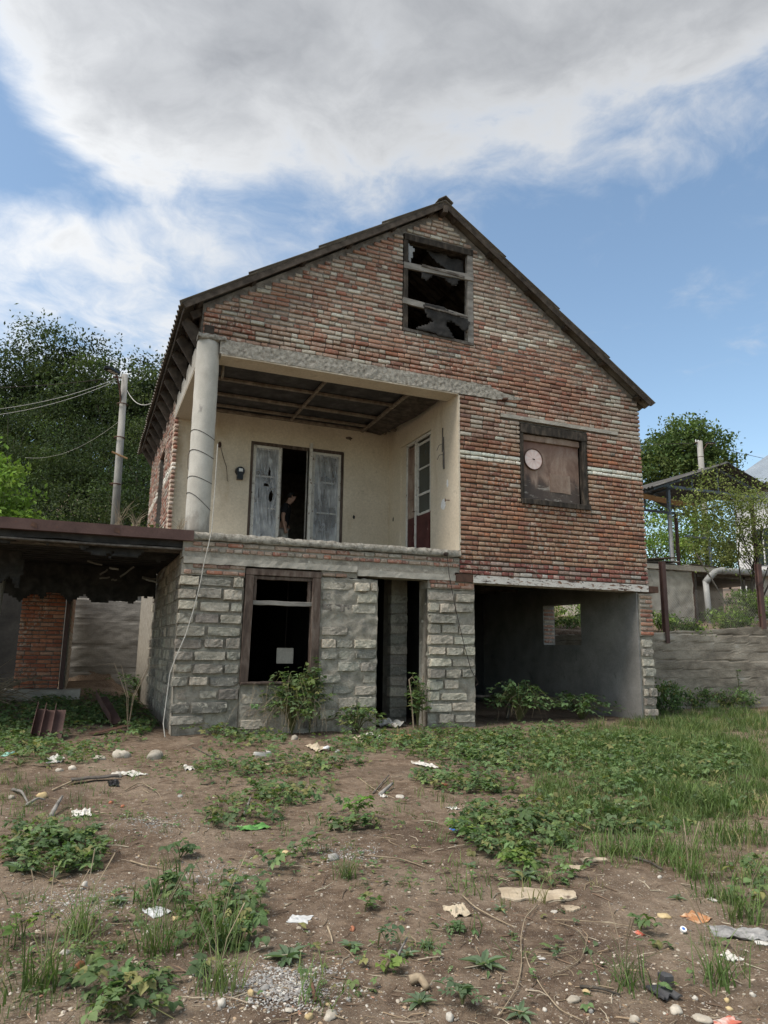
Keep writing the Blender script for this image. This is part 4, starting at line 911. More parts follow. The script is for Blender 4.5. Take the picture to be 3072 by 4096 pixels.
for k in range(13):                                          # raked tail boards against the left flank
    y = 0.2+k*0.72; q = MB(); q.extrude([(0.0, y, 6.42), (0.0, y, 6.04), (-0.28, y, 6.48), (-0.20, y, 6.60)], (0, 0.035, 0)); obj('tail_board', q, M['dark_wood'], roof)
q = MB(); q.bar((0.14, 0.0, 6.36), (0.14, 9.0, 6.36), 0.16, 0.14); obj('wall_plate', q, M['dark_wood'], roof); q = MB(); q.bar((8.88, 0.4, 6.36), (8.88, 9.0, 6.36), 0.14, 0.12); obj('wall_plate', q, M['dark_wood'], roof)
q = MB(); q.bar((-0.28, -0.1, 6.60), (-0.28, 9.05, 6.58), 0.02, 0.10, segs=10, wob=0.006, rng=rq); obj('eave_board', q, M['dark_wood'], roof)
q = MB(); P = []
for k in range(3):
    P.append([(RIDGE[0]-0.16+0.16*k, yy, RIDGE[1]+0.055+(0.07 if k == 1 else -0.045)) for yy in np.linspace(-0.22, 9.1, 12)])
q.grid(P, thick=(0, 0, -0.012)); obj('ridge_cap', q, M['slate'], roof)

# ------------------------------------------------------------------ things on and around the house
q = MB(); q.tube([(1.36, V0-0.10, 4.84), (1.36, V0-0.03, 4.84), (1.36, V0-0.002, 4.84)], [0.085, 0.10, 0.10], 24); q.box(1.30, 1.42, V0-0.09, V0-0.002, 4.66, 4.80)
em = obj('electric_meter', q, M['black_plastic'], loc=(1.36, V0, 4.66), label='black round electric meter on the cream porch wall left of the door', cat='meter')
q = MB(); q.box(1.325, 1.405, V0-0.106, V0-0.1005, 4.82, 4.885); obj('dial_plate', q, M['white_plastic'], em)
q = MB(); q.tube([(0.93, V0-0.01, 5.36), (0.95, V0-0.05, 5.25), (1.02, V0-0.03, 5.05), (1.08, V0-0.03, 4.90), (1.09, V0-0.06, 4.78), (1.11, V0-0.03, 4.62), (1.13, V0-0.04, 4.60)], 0.006, 5)
obj('loose_wire', q, M['cable_dark'], loc=(0.93, V0, 5.36), label='loose dark wire dangling from the porch back wall beside the column', cat='wire')
q = MB(); q.extrude([(a, V0-0.012, b) for a, b in blob(0.92, 5.36, 0.035, 0.06)], (0, 0.010, 0)); obj('rusty_box', q, M['rust'], loc=(0.92, V0, 5.33), label='small rusty junction box on the porch back wall beside the column', cat='box')
dm = MB(); dm.tube([(6.39, 0.085, 4.915), (6.39, 0.075, 4.915)], 0.205, 40); 
def disc_mat():
    m, T, b = new_mat('faded_pink_enamel'); P = T.mapv(pos(T), (1, 1, 1), (-6.39, 0, -4.915))
    n = T.noise(P, 5.0, 6); wv_ = T.new('ShaderNodeTexGradient', gradient_type='RADIAL'); T.l.new(T.mapv(P, (1, 1, 1), rot=(pi/2, 0, 0)), wv_.inputs[0])
    s = T.math('SINE', T.math('MULTIPLY', wv_.outputs[1], 62.8))
    col = T.mix(T.math('MULTIPLY', T.math('ADD', s, 1.0), 0.2), T.ramp(n, [(0.3, (0.66, 0.46, 0.41)), (0.7, (0.76, 0.60, 0.55))]), (0.84, 0.76, 0.72))
    T.l.new(col, b.inputs['Base Color']); b.inputs['Roughness'].default_value = 0.45; return m
M['disc'] = disc_mat()
disc = obj('round_lid', dm, M['disc'], loc=(6.39, 0.08, 4.71), label='faded pink round lid hung on the boarded upper window', cat='lid')
q = MB(); q.tube([(6.39+0.205*cos(t), 0.072, 4.915+0.205*sin(t)) for t in np.linspace(0, 2*pi, 41)], 0.011, 6, cap=False); obj('rim', q, M['rust'], disc)
q = MB(); q.tube([(6.37, 0.07, 4.92), (6.40, 0.06, 4.915), (6.42, 0.07, 4.91)], 0.008, 5); obj('lid_knob', q, M['black_plastic'], disc)
# pale cable from the column foot to the ground at the corner
pts = [(0.38, -0.02, 4.45), (0.375, -0.035, 3.6), (0.36, -0.06, 3.03), (0.33, -0.06, 2.85), (0.27, -0.065, 2.5), (0.245, -0.06, 2.27), (0.17, -0.06, 1.85), (0.07, -0.07, 1.45), (-0.06, -0.09, 1.1), (-0.12, -0.10, 0.9), (-0.15, -0.12, 0.45), (-0.17, -0.16, 0.2), (-0.14, -0.22, 0.02)]
q = MB(); q.tube(pts, 0.0075, 6); obj('pale_cable', q, M['cable_white'], loc=pts[-1], label='long pale cable hanging down the left corner of the house to the ground', cat='cable')
q = MB(); q.tube([(4.42, -0.10, 2.93), (4.42, -0.02, 2.94)], 0.035, 10); q.tube([(4.42, -0.09, 2.93), (4.40, -0.16, 2.92)], 0.022, 8); q.tube([(4.42, -0.11, 2.91), (4.47, -0.08, 2.6), (4.60, -0.07, 2.0), (4.76, -0.07, 1.4), (4.90, -0.07, 0.95), (5.02, -0.06, 0.78), (5.08, 0.0, 0.72), (5.02, 0.0, 0.68)], 0.006, 5)
obj('black_wire', q, M['cable_dark'], loc=(4.42, -0.05, 2.93), label='thin black wire from the porch slab end slanting down the pier to the garage', cat='wire')
q = MB(); q.bar((5.68, -0.10, 5.985), (5.72, 0.02, 5.99), 0.10, 0.03); obj('iron_peg', q, M['rust'], house)

# person standing in the dark doorway
def skin(name, verts, edges, mat, parent, off, sub=2):
    me = bpy.data.meshes.new(name); me.from_pydata([tuple(np.array(v[0])-off) for v in verts], edges, []); me.materials.append(mat)
    o = bpy.data.objects.new(name, me); _link(o); o.parent = parent
    sm = o.modifiers.new('skin', 'SKIN'); sm.use_smooth_shade = True
    for k, v in enumerate(verts):
        r = v[1]; me.skin_vertices[0].data[k].radius = (r, r) if not hasattr(r, '__len__') else r
        me.skin_vertices[0].data[k].use_root = (k == 0)
    sb = o.modifiers.new('sub', 'SUBSURF'); sb.levels = sub; sb.render_levels = sub; OFF[o.name] = np.array(off); return o
M['skin'] = pm('skin', [(0.3, (0.36, 0.21, 0.15)), (0.7, (0.43, 0.26, 0.19))], 8, 4, 0.6, 60, 0.1, 0.001)
M['hair'] = pm('dark_hair', [(0.3, (0.010, 0.008, 0.007)), (0.7, (0.022, 0.018, 0.015))], 40, 4, 0.6, 120, 0.5, 0.003)
M['tshirt'] = pm('black_cotton', [(0.3, (0.010, 0.010, 0.011)), (0.7, (0.018, 0.018, 0.020))], 6, 5, 0.9, 40, 0.4, 0.004)
M['trousers'] = pm('pale_trousers', [(0.3, (0.40, 0.38, 0.35)), (0.7, (0.50, 0.48, 0.44))], 6, 5, 0.9, 40, 0.4, 0.004)
po = np.array([2.50, 4.02, 2.995])
person = empty('person', po, 'person in black t-shirt and pale trousers looking down inside the porch doorway', 'person')
def A(x, y, z): return (po[0]+x, po[1]+y, po[2]+z)
body = [(A(0, 0, 0.86), 0.10), (A(0.01, 0, 1.05), 0.10), (A(0.05, 0, 1.25), 0.105), (A(0.09, 0, 1.37), 0.07), (A(0.13, 0, 1.44), 0.052), (A(0.17, -0.01, 1.51), 0.072), (A(0.19, -0.01, 1.60), 0.085), (A(0.265, -0.02, 1.555), 0.030), (A(0.235, -0.02, 1.49), 0.035),
        (A(0.02, -0.19, 1.34), 0.062), (A(-0.06, -0.24, 1.08), 0.046), (A(-0.02, -0.27, 0.84), 0.030), (A(0.01, -0.28, 0.77), 0.034),
        (A(0.10, 0.18, 1.33), 0.062), (A(0.12, 0.25, 1.08), 0.044), (A(0.22, 0.22, 0.88), 0.03),
        (A(0.0, -0.10, 0.82), 0.085), (A(0.05, -0.11, 0.46), 0.062), (A(0.0, -0.11, 0.09), 0.045), (A(0.12, -0.12, 0.035), 0.035),
        (A(0.0, 0.10, 0.82), 0.085), (A(0.06, 0.11, 0.46), 0.062), (A(0.03, 0.11, 0.09), 0.045), (A(0.15, 0.12, 0.035), 0.035),
        (A(0.02, -0.295, 0.70), 0.012), (A(0.045, -0.285, 0.70), 0.010), (A(-0.005, -0.29, 0.705), 0.010), (A(0.06, -0.27, 0.73), 0.011), (A(-0.025, -0.28, 0.72), 0.009)]
be = [(0, 1), (1, 2), (2, 3), (3, 4), (4, 5), (5, 6), (5, 7), (5, 8), (2, 9), (9, 10), (10, 11), (11, 12), (2, 13), (13, 14), (14, 15), (0, 16), (16, 17), (17, 18), (18, 19), (0, 20), (20, 21), (21, 22), (22, 23), (12, 24), (12, 25), (12, 26), (12, 27), (12, 28)]
skin('body', body, be, M['skin'], person, po)
skin('tshirt', [(A(0, 0, 0.84), (0.125, 0.16)), (A(0.01, 0, 1.05), (0.12, 0.155)), (A(0.05, 0, 1.25), (0.125, 0.16)), (A(0.09, 0, 1.37), 0.09), (A(0.02, -0.19, 1.33), 0.085), (A(-0.05, -0.235, 1.14), 0.075), (A(0.10, 0.18, 1.32), 0.085), (A(0.12, 0.24, 1.14), 0.075)],
     [(0, 1), (1, 2), (2, 3), (2, 4), (4, 5), (2, 6), (6, 7)], M['tshirt'], person, po)
skin('trousers', [(A(0, 0, 0.88), (0.125, 0.165)), (A(0.0, -0.10, 0.78), 0.105), (A(0.05, -0.11, 0.46), 0.085), (A(0.0, -0.11, 0.10), 0.075), (A(0.0, 0.10, 0.78), 0.105), (A(0.06, 0.11, 0.46), 0.085), (A(0.03, 0.11, 0.10), 0.075)], [(0, 1), (1, 2), (2, 3), (0, 4), (4, 5), (5, 6)], M['trousers'], person, po)
skin('hair', [(A(0.13, -0.01, 1.53), 0.07), (A(0.15, -0.01, 1.62), 0.088), (A(0.21, -0.01, 1.655), 0.07), (A(0.245, -0.01, 1.63), 0.04)], [(0, 1), (1, 2), (2, 3)], M['hair'], person, po)
q = MB()
for s in (-1, 1): q.tube([A(0.268, -0.02+s*0.034, 1.575), A(0.275, -0.02+s*0.034, 1.572)], 0.009, 6)
obj('eyes', q, M['hair'], person)
q = MB(); q.tube([A(0.265, -0.045, 1.505), A(0.27, -0.02, 1.50), A(0.265, 0.005, 1.505)], 0.006, 5); obj('mouth', q, M['maroon'], person)
q = MB(); q.tube([A(0.175, -0.10, 1.535), A(0.175, -0.108, 1.56), A(0.165, -0.105, 1.59)], [0.012, 0.018, 0.012], 6); obj('ear', q, M['skin'], person)

# ------------------------------------------------------------------ lean-to on the left
shed = empty('lean_to', (-2.5, 4.0, 0.2), 'dark lean-to with flat roof, brown steel edge beam and torn tar paper', 'lean-to')
q = MB(); q.box(-7.0, 0.10, -0.06, 0.0, 2.872, 3.03); q.box(-7.0, 0.10, 0.0, 0.07, 2.872, 2.884); q.box(-7.0, 0.10, 0.0, 0.06, 3.018, 3.03); fascia = obj('edge_beam', q, M['rust_paint'], shed)
for xx in (-1.05, -2.15): 
    q = MB(); q.grid([[(xx, -0.063, 2.93), (xx+0.09, -0.064, 2.90)], [(xx+0.02, -0.063, 2.99), (xx+0.08, -0.064, 2.97)]], thick=(0, -0.003, 0)); obj('flaked_patch', q, M['rust'], fascia)
s = rough_slab(-7.0, 0.0, 0.08, 4.75, 2.78, 2.99, 0.14, 0.02, seed=2.0, freq=2.5); obj('roof_slab', s, M['tar'], shed)
for k in range(9):
    y = 0.16+k*0.30; q = MB(); q.bar((-7.0, y, 2.755), (-0.02, y, 2.75), 0.20, 0.03, segs=14, wob=0.006, rng=rq); obj('ceiling_plank', q, M['old_wood'] if k < 2 else M['tar'], shed)
rs = random.Random(21)
def ragged(x0, x1, zt, zb, step, jag, rng):
    pts = [(x0, zt)]; x = x0
    while x < x1: pts.append((x, zb+rng.uniform(-jag, jag))); x += step*rng.uniform(0.6, 1.4)
    return pts+[(x1, zb), (x1, zt)]
rag('tar_paper', ragged(-3.3, -0.1, 2.80, 2.14, 0.16, 0.10, rs), 3.6, M['tar'], shed, 3.0, 0.05)
rag('tar_paper', ragged(-2.9, -1.15, 2.80, 2.72, 0.18, 0.07, rs), 0.16, M['tar'], shed, 6.0, 0.03)
rag('tar_paper', [(-1.5, 2.80), (-1.42, 2.66), (-1.22, 2.58), (-1.0, 2.68), (-1.08, 2.56), (-0.93, 2.62), (-0.66, 2.60), (-0.6, 2.68), (-0.45, 2.80)], 0.30, M['tar'], shed, 6.4, 0.04, drape=0.06)
rag('tar_paper', [(-0.6, 2.80), (-0.55, 2.62), (-0.42, 2.66), (-0.30, 2.60), (-0.12, 2.70), (-0.06, 2.80)], 0.8, M['tar'], shed, 1.4, 0.04)
rag('tar_paper', [(-2.75, 2.80), (-2.8, 2.45), (-2.62, 2.22), (-2.5, 2.35), (-2.36, 2.12), (-2.3, 2.5), (-2.35, 2.8)], 1.6, M['tar'], shed, 9.4, 0.05)
for k in range(10):
    x = -0.08-rs.random()*1.1; y = rs.uniform(0.4, 3.5); q = MB(); q.bar((x-rs.uniform(0.1, 0.3), y, 2.70-rs.random()*0.35), (x, y+0.02, 2.70-rs.random()*0.3), 0.02, 0.03, segs=3, wob=0.01, rng=rs); obj('broken_lath', q, M['grey_wood'], shed)
# red brick pier of the lean-to, each brick its own
VP = 4.5
q = MB(); q.box(-2.49, -1.72, VP+0.016, VP+0.30, 0.43, 2.75); pier = obj('brick_pier', q, M['mortar'], shed)
PAL_PIER = [((0.46, 0.17, 0.095), 4), ((0.50, 0.205, 0.12), 4), ((0.40, 0.14, 0.085), 3), ((0.48, 0.26, 0.175), 2)]
z = 0.475; r_ = 0
while z < 2.72:
    tmp = []; lay_course(-2.50, -1.71, z, 'S', PAL_PIER, rb, tmp)
    for vi, x, zz, sx, sz, ro, c, dy in tmp:
        o = bpy.data.objects.new('brick', pm_meshes[vi]); _link(o); o.parent = pier; o.location = np.array([x, VP+dy, zz])-OFF[pier.name]; o.scale = (sx, 1, sz*0.98); o.color = (*c, 1)
    z += 0.079; r_ += 1
q = MB(); q.box(-1.70, -1.62, VP-0.03, VP+0.05, 0.30, 2.78); q.box(-1.70, -1.69, VP+0.05, VP+0.13, 0.30, 2.78); obj('steel_post', q, M['rust_paint'], shed)
q = MB(); q.box(-1.66, -1.60, VP+0.16, 8.9, 0.2, 2.78); sp_ = obj('pale_brick_return', q, M['mortar_low'], shed)
its = []; z = 0.30
while z < 2.7:
    tmp = []; lay_course(VP+0.16, 8.8, z, 'M', PAL_PARA if z > 1.5 else [((0.44, 0.41, 0.36), 3), ((0.36, 0.30, 0.25), 2)], rb, tmp)
    for vi, x, zz, sx, sz, ro, c, dy in tmp: its.append((vi, (-1.592-dy, x, zz), rotz(pi/2) @ np.diag([sx, 1, sz]), c))
    z += 0.085
bulk('brickwork', PIECES, its, M['brick'], sp_, smooth=True)
s = rough_slab(-4.5, -1.3, VP-0.25, VP+0.3, 0.0, 0.42, 0.07, 0.02, seed=7.7, freq=5); obj('plinth', s, M['concrete'], shed, smooth=True)
q = MB(); q.tube([(-2.72, 2.9, 2.8), (-2.86, 2.95, 0.1)], [0.07, 0.085], 16); obj('round_post', q, M['column'], shed, smooth=True)
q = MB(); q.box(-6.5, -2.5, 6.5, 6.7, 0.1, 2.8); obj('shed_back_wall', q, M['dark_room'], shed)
# dry brushwood heaped in the lean-to
br = MB(); rr_ = random.Random(4)
for k in range(90):
    a = np.array([-2.75+rr_.uniform(-0.5, 0.3), 3.3+rr_.uniform(-0.5, 0.6), 0.25+rr_.uniform(0, 0.35)]); d = np.array([rr_.uniform(-1, 1), rr_.uniform(-0.6, 0.6), rr_.uniform(-0.25, 0.5)]); d /= np.linalg.norm(d)
    br.tube([a, a+d*0.35+np.array([0, 0, 0.05]), a+d*0.8], [0.008, 0.006, 0.002], 4)
obj('brushwood', br, M['dry_stem'], loc=(-2.8, 3.3, 0.2), label='heap of dry brushwood in the lean-to left of the red brick pier', cat='brushwood')

# board-marked concrete walls
def formed_wall(segs, name, label, seed, thick=0.22, board=0.21):
    """segs: list of (p0, p1, top0, top1, bottom); boards of unequal set-back"""
    mb = MB(); rg = random.Random(seed)
    for (x0, y0), (x1, y1), t0, t1, zb in segs:
        L = hypot(x1-x0, y1-y0); ux, uy = (x1-x0)/L, (y1-y0)/L; nx_, ny_ = uy, -ux
        n = max(2, int(L/0.09)); rows = []; z = 0.0; offs = {}
        zs = np.arange(0, 1.0001, 1/64.0)
        for tz in zs:
            r = []
            for i in range(n+1):
                t = i/n; top = t0+(t1-t0)*t + 0.03*mn.noise((t*L*2.2, seed, 0)); zz = zb+(top-zb)*tz
                b = int((zz+5)/board); fr = ((zz+5)/board) % 1
                d = 0.009*(((b*37+seed*11) % 7)-3)/3 + 0.010*mn.noise((t*L*5, zz*9, seed)) + 0.022*mn.noise((t*L*1.3, zz*3, seed+4))
                if fr < 0.16: d -= 0.036*max(0, 0.26+mn.noise((t*L*1.6, b*3.3, 2)))
                p = (x0+ux*t*L+nx_*d, y0+uy*t*L+ny_*d, zz); r.append(p)
            rows.append(r)
        for kk in (1, 2): rows.append([(p[0]-nx_*thick*kk/2, p[1]-ny_*thick*kk/2, p[2]+(0.02*mn.noise((p[0]*4, kk, seed)) if kk == 1 else 0)) for p in rows[len(zs)-1]])
        rows.append([(p[0], p[1], zb) for p in rows[-1]])
        mb.grid(rows)
    return obj(name, mb, M['formed_grey' if seed == 3 else 'formed'], loc=(*segs[0][0], segs[0][4]), label=label, cat='wall', smooth=False)
formed_wall([((-7.5, 9.0), (9.9, 9.0), 2.95, 2.6, -0.1)], 'concrete_wall', 'streaked concrete retaining wall at the back of the lean-to passage', 3, board=0.62)
formed_wall([((9.80, 2.02), (22.0, 2.02), 1.66, 2.42, -0.3), ], 'concrete_wall', 'long grey board-marked concrete retaining wall right of the house', 5)
formed_wall([((9.80, 9.0), (9.80, 2.06), 1.75, 1.66, -0.3)], 'concrete_wall', 'concrete terrace wall seen through the hole in the garage wall', 8)

# ------------------------------------------------------------------ neighbour's plot on the right
q = MB(); q.box(11.26, 11.37, 1.96, 1.975, 1.50, 3.42); q.box(11.26, 11.37, 2.06, 2.075, 1.50, 3.42); q.box(11.31, 11.322, 1.975, 2.06, 1.50, 3.42)
obj('steel_post', q, M['rust_paint'], loc=(11.31, 2.0, 1.5), label='brown steel post set in the top of the retaining wall near the house', cat='post')
q = MB(); q.box(14.42, 14.54, 1.95, 1.965, 1.9, 3.55); q.box(14.42, 14.54, 2.05, 2.065, 1.9, 3.55); q.box(14.475, 14.487, 1.965, 2.05, 1.9, 3.55)
p2 = obj('steel_post', q, M['rust_paint'], loc=(14.48, 2.0, 1.9), label='brown steel post wound with wire at the right edge, on the retaining wall', cat='post')
for k in range(4):
    q = MB(); q.tube([(14.48+0.085*cos(t), 2.0+0.085*sin(t), 3.1-k*0.05+0.04*sin(t*1.3+k)) for t in np.linspace(0, 6.3, 16)], 0.005, 4); obj('wire_coil', q, M['cable_dark'], p2)
ob = empty('outbuilding', (16.5, 6.0, 1.9), 'low rough concrete outbuilding under the neighbour canopy, dark opening in front', 'outbuilding')
s = rough_slab(14.0, 15.95, 5.6, 6.0, 1.6, 3.74, 0.07, 0.035, seed=3.0, freq=4.0)
obj('concrete_wall_end', s, M['concrete'], ob, smooth=True)
q = MB(); q.box(14.0, 21.5, 5.5, 9.8, 3.76, 3.90); obj('roof_slab', q, M['concrete'], ob)
q = MB(); q.box(14.0, 14.2, 6.01, 9.6, 1.6, 3.75); q.box(14.2, 21.4, 9.4, 9.6, 1.6, 3.75); q.box(18.6, 21.4, 5.62, 5.9, 1.6, 3.75); obj('side_wall', q, M['concrete'], ob)
for a, b in (((16.02, 5.7, 1.8), (16.02, 5.7, 3.75)), ((16.14, 5.72, 1.8), (16.14, 5.72, 3.75)), ((18.2, 5.7, 1.8), (18.2, 5.7, 3.75)), ((16.2, 5.7, 3.66), (18.6, 5.7, 3.66))):
    q = MB(); q.bar(a, b, 0.10, 0.10, up=(0, 1, 0)); obj('opening_frame', q, M['rust'] if a[0] < 16.1 else M['old_wood'], ob)
# stacked roofing sheets on the outbuilding
for k, (x0, x1, y0, z, tl) in enumerate([(14.1, 15.3, 5.5, 3.92, 0.02), (14.15, 15.42, 5.55, 3.97, 0.05), (14.05, 15.2, 5.45, 4.03, 0.09), (15.6, 17.4, 5.5, 3.93, -0.02), (15.9, 18.3, 5.6, 3.98, -0.03)]):
    q = MB(); P = []
    for i in range(25):
        yy = y0+1.1*i/24; h = 0.022*cos(2*pi*yy/0.16); P.append([(x0, yy, z+h), (x1, yy, z+h+tl*(x1-x0))])
    q.grid(P, thick=(0, 0, -0.008)); obj('loose_roof_sheet', q, M['slate'], loc=(x0, y0, z), label='corrugated sheet on the outbuilding roof, '+['lowest of the left stack', 'middle of the left stack', 'tilted top one of the left stack', 'lower one under the canopy', 'upper long one under the canopy'][k], cat='roof sheet', group='roof sheets on the outbuilding')
# canopy of blue-grey steel
cn = empty('canopy', (17.5, 8.0, 3.9), 'open canopy of blue-grey steel posts with corrugated gable roof', 'canopy')
RG, LFT, RGT = (17.75, 7.46), (14.55, 6.33), (19.65, 6.80)
for (x, y) in ((15.58, 6.0), (19.25, 6.0), (15.58, 9.4), (19.25, 9.4)):
    q = MB(); q.bar((x, y, 3.9), (x, y, 6.47), 0.10, 0.10, up=(0, 1, 0)); obj('post', q, M['blue_steel'] if x < 16 else M['rust_paint'], cn)
for y in (6.0, 9.4):
    q = MB(); q.bar((15.4, y, 6.52), (19.75, y, 6.52), 0.07, 0.09); obj('tie_beam', q, M['blue_steel'], cn)
    for (a, b) in (((RG[0], 6.52), (RG[0], 7.36)), ((16.6, 6.52), (16.6, 6.98))):
        q = MB(); q.bar((a[0], y, a[1]+0.05), (b[0], y, b[1]), 0.05, 0.05, up=(0, 1, 0)); obj('truss_strut', q, M['blue_steel'], cn)
    for e in (LFT, RGT):
        q = MB(); q.bar((e[0]+0.1*(1 if e is LFT else -1), y, e[1]-0.07), (RG[0], y, RG[1]-0.10), 0.06, 0.07); obj('rafter', q, M['blue_steel'], cn)
for x, zz in ((15.58, 6.42), (19.25, 6.42), (16.6, 6.92), (14.75, 6.30)):
    q = MB(); q.bar((x, 5.7, zz), (x, 9.7, zz), 0.05, 0.06); obj('side_rail', q, M['blue_steel'], cn)
for e in (LFT, RGT):
    for k in range(5):
        y0 = 5.5+k*0.9; q = MB(); P = []
        for i in range(31):
            yy = y0+0.95*i/30; h = 0.025*cos(2*pi*yy/0.16); P.append([(e[0], yy, e[1]+h), (RG[0]+(0.05 if e is LFT else -0.05), yy, RG[1]+h+(0.01 if e is LFT else 0))])
        q.grid(P, thick=(0, 0, -0.01)); obj('roof_sheet', q, M['dark_slate'], cn)
q = MB(); q.bar((13.8, 9.4, 4.85), (15.58, 9.4, 4.85), 0.05, 0.07); q.bar((16.2, 6.0, 4.95), (17.2, 6.0, 4.93), 0.06, 0.06); q.bar((17.2, 6.0, 3.9), (17.2, 6.0, 4.96), 0.06, 0.06, up=(0, 1, 0)); obj('railing', q, M['blue_steel'], cn)
q = MB(); q.tube([(15.52, 5.92, 5.55), (15.52, 5.92, 3.95)], 0.055, 12); obj('rain_pipe', q, M['grey_plastic'], cn)
for k in range(3):
    q = MB(); q.bar((14.7+0.1*k, 6.3+0.25*k, 6.24+0.03*k), (17.5, 6.9+0.25*k, 6.26+0.03*k), 0.16, 0.035); obj('stored_plank', q, M['new_wood'], loc=(14.7, 6.3+0.25*k, 6.24), label='orange plank under the canopy roof, '+['nearest the front', 'middle one', 'farthest back'][k], cat='plank', group='planks under the canopy')
# drain pipe of the outbuilding
dp = empty('drain_pipe', (16.25, 5.4, 1.9), 'fat grey drain pipe with elbow joining a white downpipe beside the outbuilding', 'pipe')
q = MB(); q.tube([(16.30, 5.35, 1.75), (16.22, 5.35, 3.45)], 0.085, 16); obj('downpipe', q, M['grey_plastic'], dp, smooth=True)
q = MB(); q.tube([(16.20, 5.35, 3.40), (16.40, 5.33, 3.60), (16.62, 5.32, 3.76), (16.8, 5.3, 3.80), (20.8, 5.2, 3.86)], 0.10, 16); obj('cross_pipe', q, M['grey_plastic'], dp, smooth=True)
for x in (16.9, 18.6): 
    q = MB(); q.tube([(x-0.08, 5.295, 3.80), (x+0.08, 5.29, 3.805)], 0.115, 16); obj('pipe_collar', q, M['grey_plastic'], dp, smooth=True)
q = MB(); q.tube([(15.85, 5.3, 4.3), (16.9, 5.2, 2.7)], 0.025, 8); obj('leaning_pole', q, M['grey_wood'], loc=(16.9, 5.2, 2.7), label='thin grey pole leaning across the white downpipe', cat='pole')
# wire mesh between the posts on the wall
fm = MB()
for k in range(46):
    t = k/46*3.4; 
    for s in (-1, 1):
        x0 = 11.45+t; h = 1.0; x1 = x0+s*h
        a = max(11.45, min(14.4, x0)); b = max(11.45, min(14.4, x1))
        if abs(b-a) < 0.05: continue
        z0 = 1.80+h*abs(a-x0)/h; z1 = 1.80+h*abs(b-x0)/h; fm.tube([(a, 2.1, z0), (b, 2.1, z1)], 0.0022, 3, cap=False)
obj('wire_mesh_fence', fm, M['grey_wood'], loc=(11.45, 2.1, 1.8), label='sagging wire mesh fence along the top of the retaining wall', cat='fence')
# white house
EU, EZ, V1, V2, RU = 22.0, 7.66, 2.6, 10.15, 26.6
wh = empty('white_house', (EU+0.5, 6.0, 2.2), 'white rendered house with blue-grey metal roof at the right edge', 'house')
q = MB(); q.box(EU+0.45, 31.0, V1+0.4, V2-0.65, 1.5, EZ-0.14); obj('wall', q, M['white_wall'], wh)
RZ = EZ+0.6*(RU-EU)
q = MB(); q.prism([(EU+0.5, EZ-0.13), (30.9, EZ-0.13), (RU, RZ-0.2)], V1+0.45, V2-0.7); obj('gable', q, M['white_wall'], wh)
for nm, x0, x1, z0, z1 in (('roof', EU, RU, EZ, RZ), ('rear_roof', RU+0.01, 31.2, RZ, EZ)):
    rf = MB(); n = 152; P = []
    for i in range(n+1):
        y = V1+(V2-V1)*i/n; h = 0.018*(1 if (i % 4) < 2 else -1); P.append([(x0, y, z0+h), (x1, y, z1+h)])
    rf.grid(P, thick=(0, 0, -0.02)); obj(nm, rf, M['metal_roof'], wh)
q = MB(); q.box(EU+0.02, EU+0.46, V1, V2, EZ-0.20, EZ-0.06); obj('eave_soffit', q, M['dark_wood'], wh)
q = MB(); q.box(EU+0.46, 31, V2-0.04, V2, EZ-0.20, EZ-0.06); q.prism([(EU+0.05, EZ-0.06), (EU+0.35, EZ-0.06), (RU, RZ-0.22), (RU, RZ-0.05)], V2-0.04, V2-0.01); obj('verge_board', q, M['dark_wood'], wh)
for k in range(3):
    q = MB(); q.box(EU+0.42, EU+0.452, 4.0+k*1.9, 4.9+k*1.9, 4.6, 6.0); wn = obj('window', q, M['glass'], wh)
    q = MB(); q.bar((EU+0.41, 4.45+k*1.9, 4.6), (EU+0.41, 4.45+k*1.9, 6.0), 0.05, 0.03, up=(1, 0, 0)); obj('window_frame', q, M['white_wall'], wn)

# ------------------------------------------------------------------ utility poles, street lamps, wires
def pole(base, top, r0, r1, label, lamp_dir, name='utility_pole', arm=0.0):
    o = empty(name, base, label, 'pole'); q = MB(); q.tube([base, top], [r0, r1], 14); obj('shaft', q, M['pole'], o, smooth=True)
    t = np.array(top); L = np.array(lamp_dir, float)
    q = MB(); q.tube([t+np.array([0, 0, -1.2]), t+L*0.25+np.array([0, 0, -0.5]), t+L*0.5+np.array([0, 0, -0.15])], 0.03, 8); lamp = obj('lamp_arm', q, M['rust'], o)
    d = L/np.linalg.norm(L); sdv = np.cross(d, (0, 0, 1)); c = t+L*0.5+np.array([0, 0, -0.12]); q = MB()
    q.extrude([c-d*0.05-sdv*0.10, c+d*0.42-sdv*0.14, c+d*0.55, c+d*0.42+sdv*0.14, c-d*0.05+sdv*0.10], (0, 0, 0.07)); obj('lamp_head', q, M['black_plastic'], lamp)
    for k in range(3):
        e = c+d*(0.05+0.13*k); q = MB(); q.extrude([e-sdv*0.06-d*0.04, e+sdv*0.06-d*0.04, e+sdv*0.06+d*0.04, e-sdv*0.06+d*0.04], (0, 0, -0.012)); obj('lamp_lens', q, M['white_plastic'], lamp)
    q = MB(); q.bar(t+np.array([-0.35, 0, -0.12]), t+np.array([0.12, 0, -0.12]), 0.05, 0.05); obj('cross_arm', q, M['rust'], o)
    for k in range(3):
        q = MB(); q.tube([t+np.array([-0.3+0.19*k, 0, -0.10]), t+np.array([-0.3+0.19*k, 0, 0.02]), t+np.array([-0.3+0.19*k, 0, 0.06])], [0.03, 0.04, 0.015], 8); obj('insulator', q, M['white_plastic'], o)
    for zz in (-1.0, -2.1, -3.6):
        q = MB(); q.tube([t+np.array([0.16*cos(a_), 0.16*sin(a_), zz]) for a_ in np.linspace(0, 2*pi, 13)], 0.02, 5, cap=False); obj('clamp_band', q, M['rust'], o)
    return o
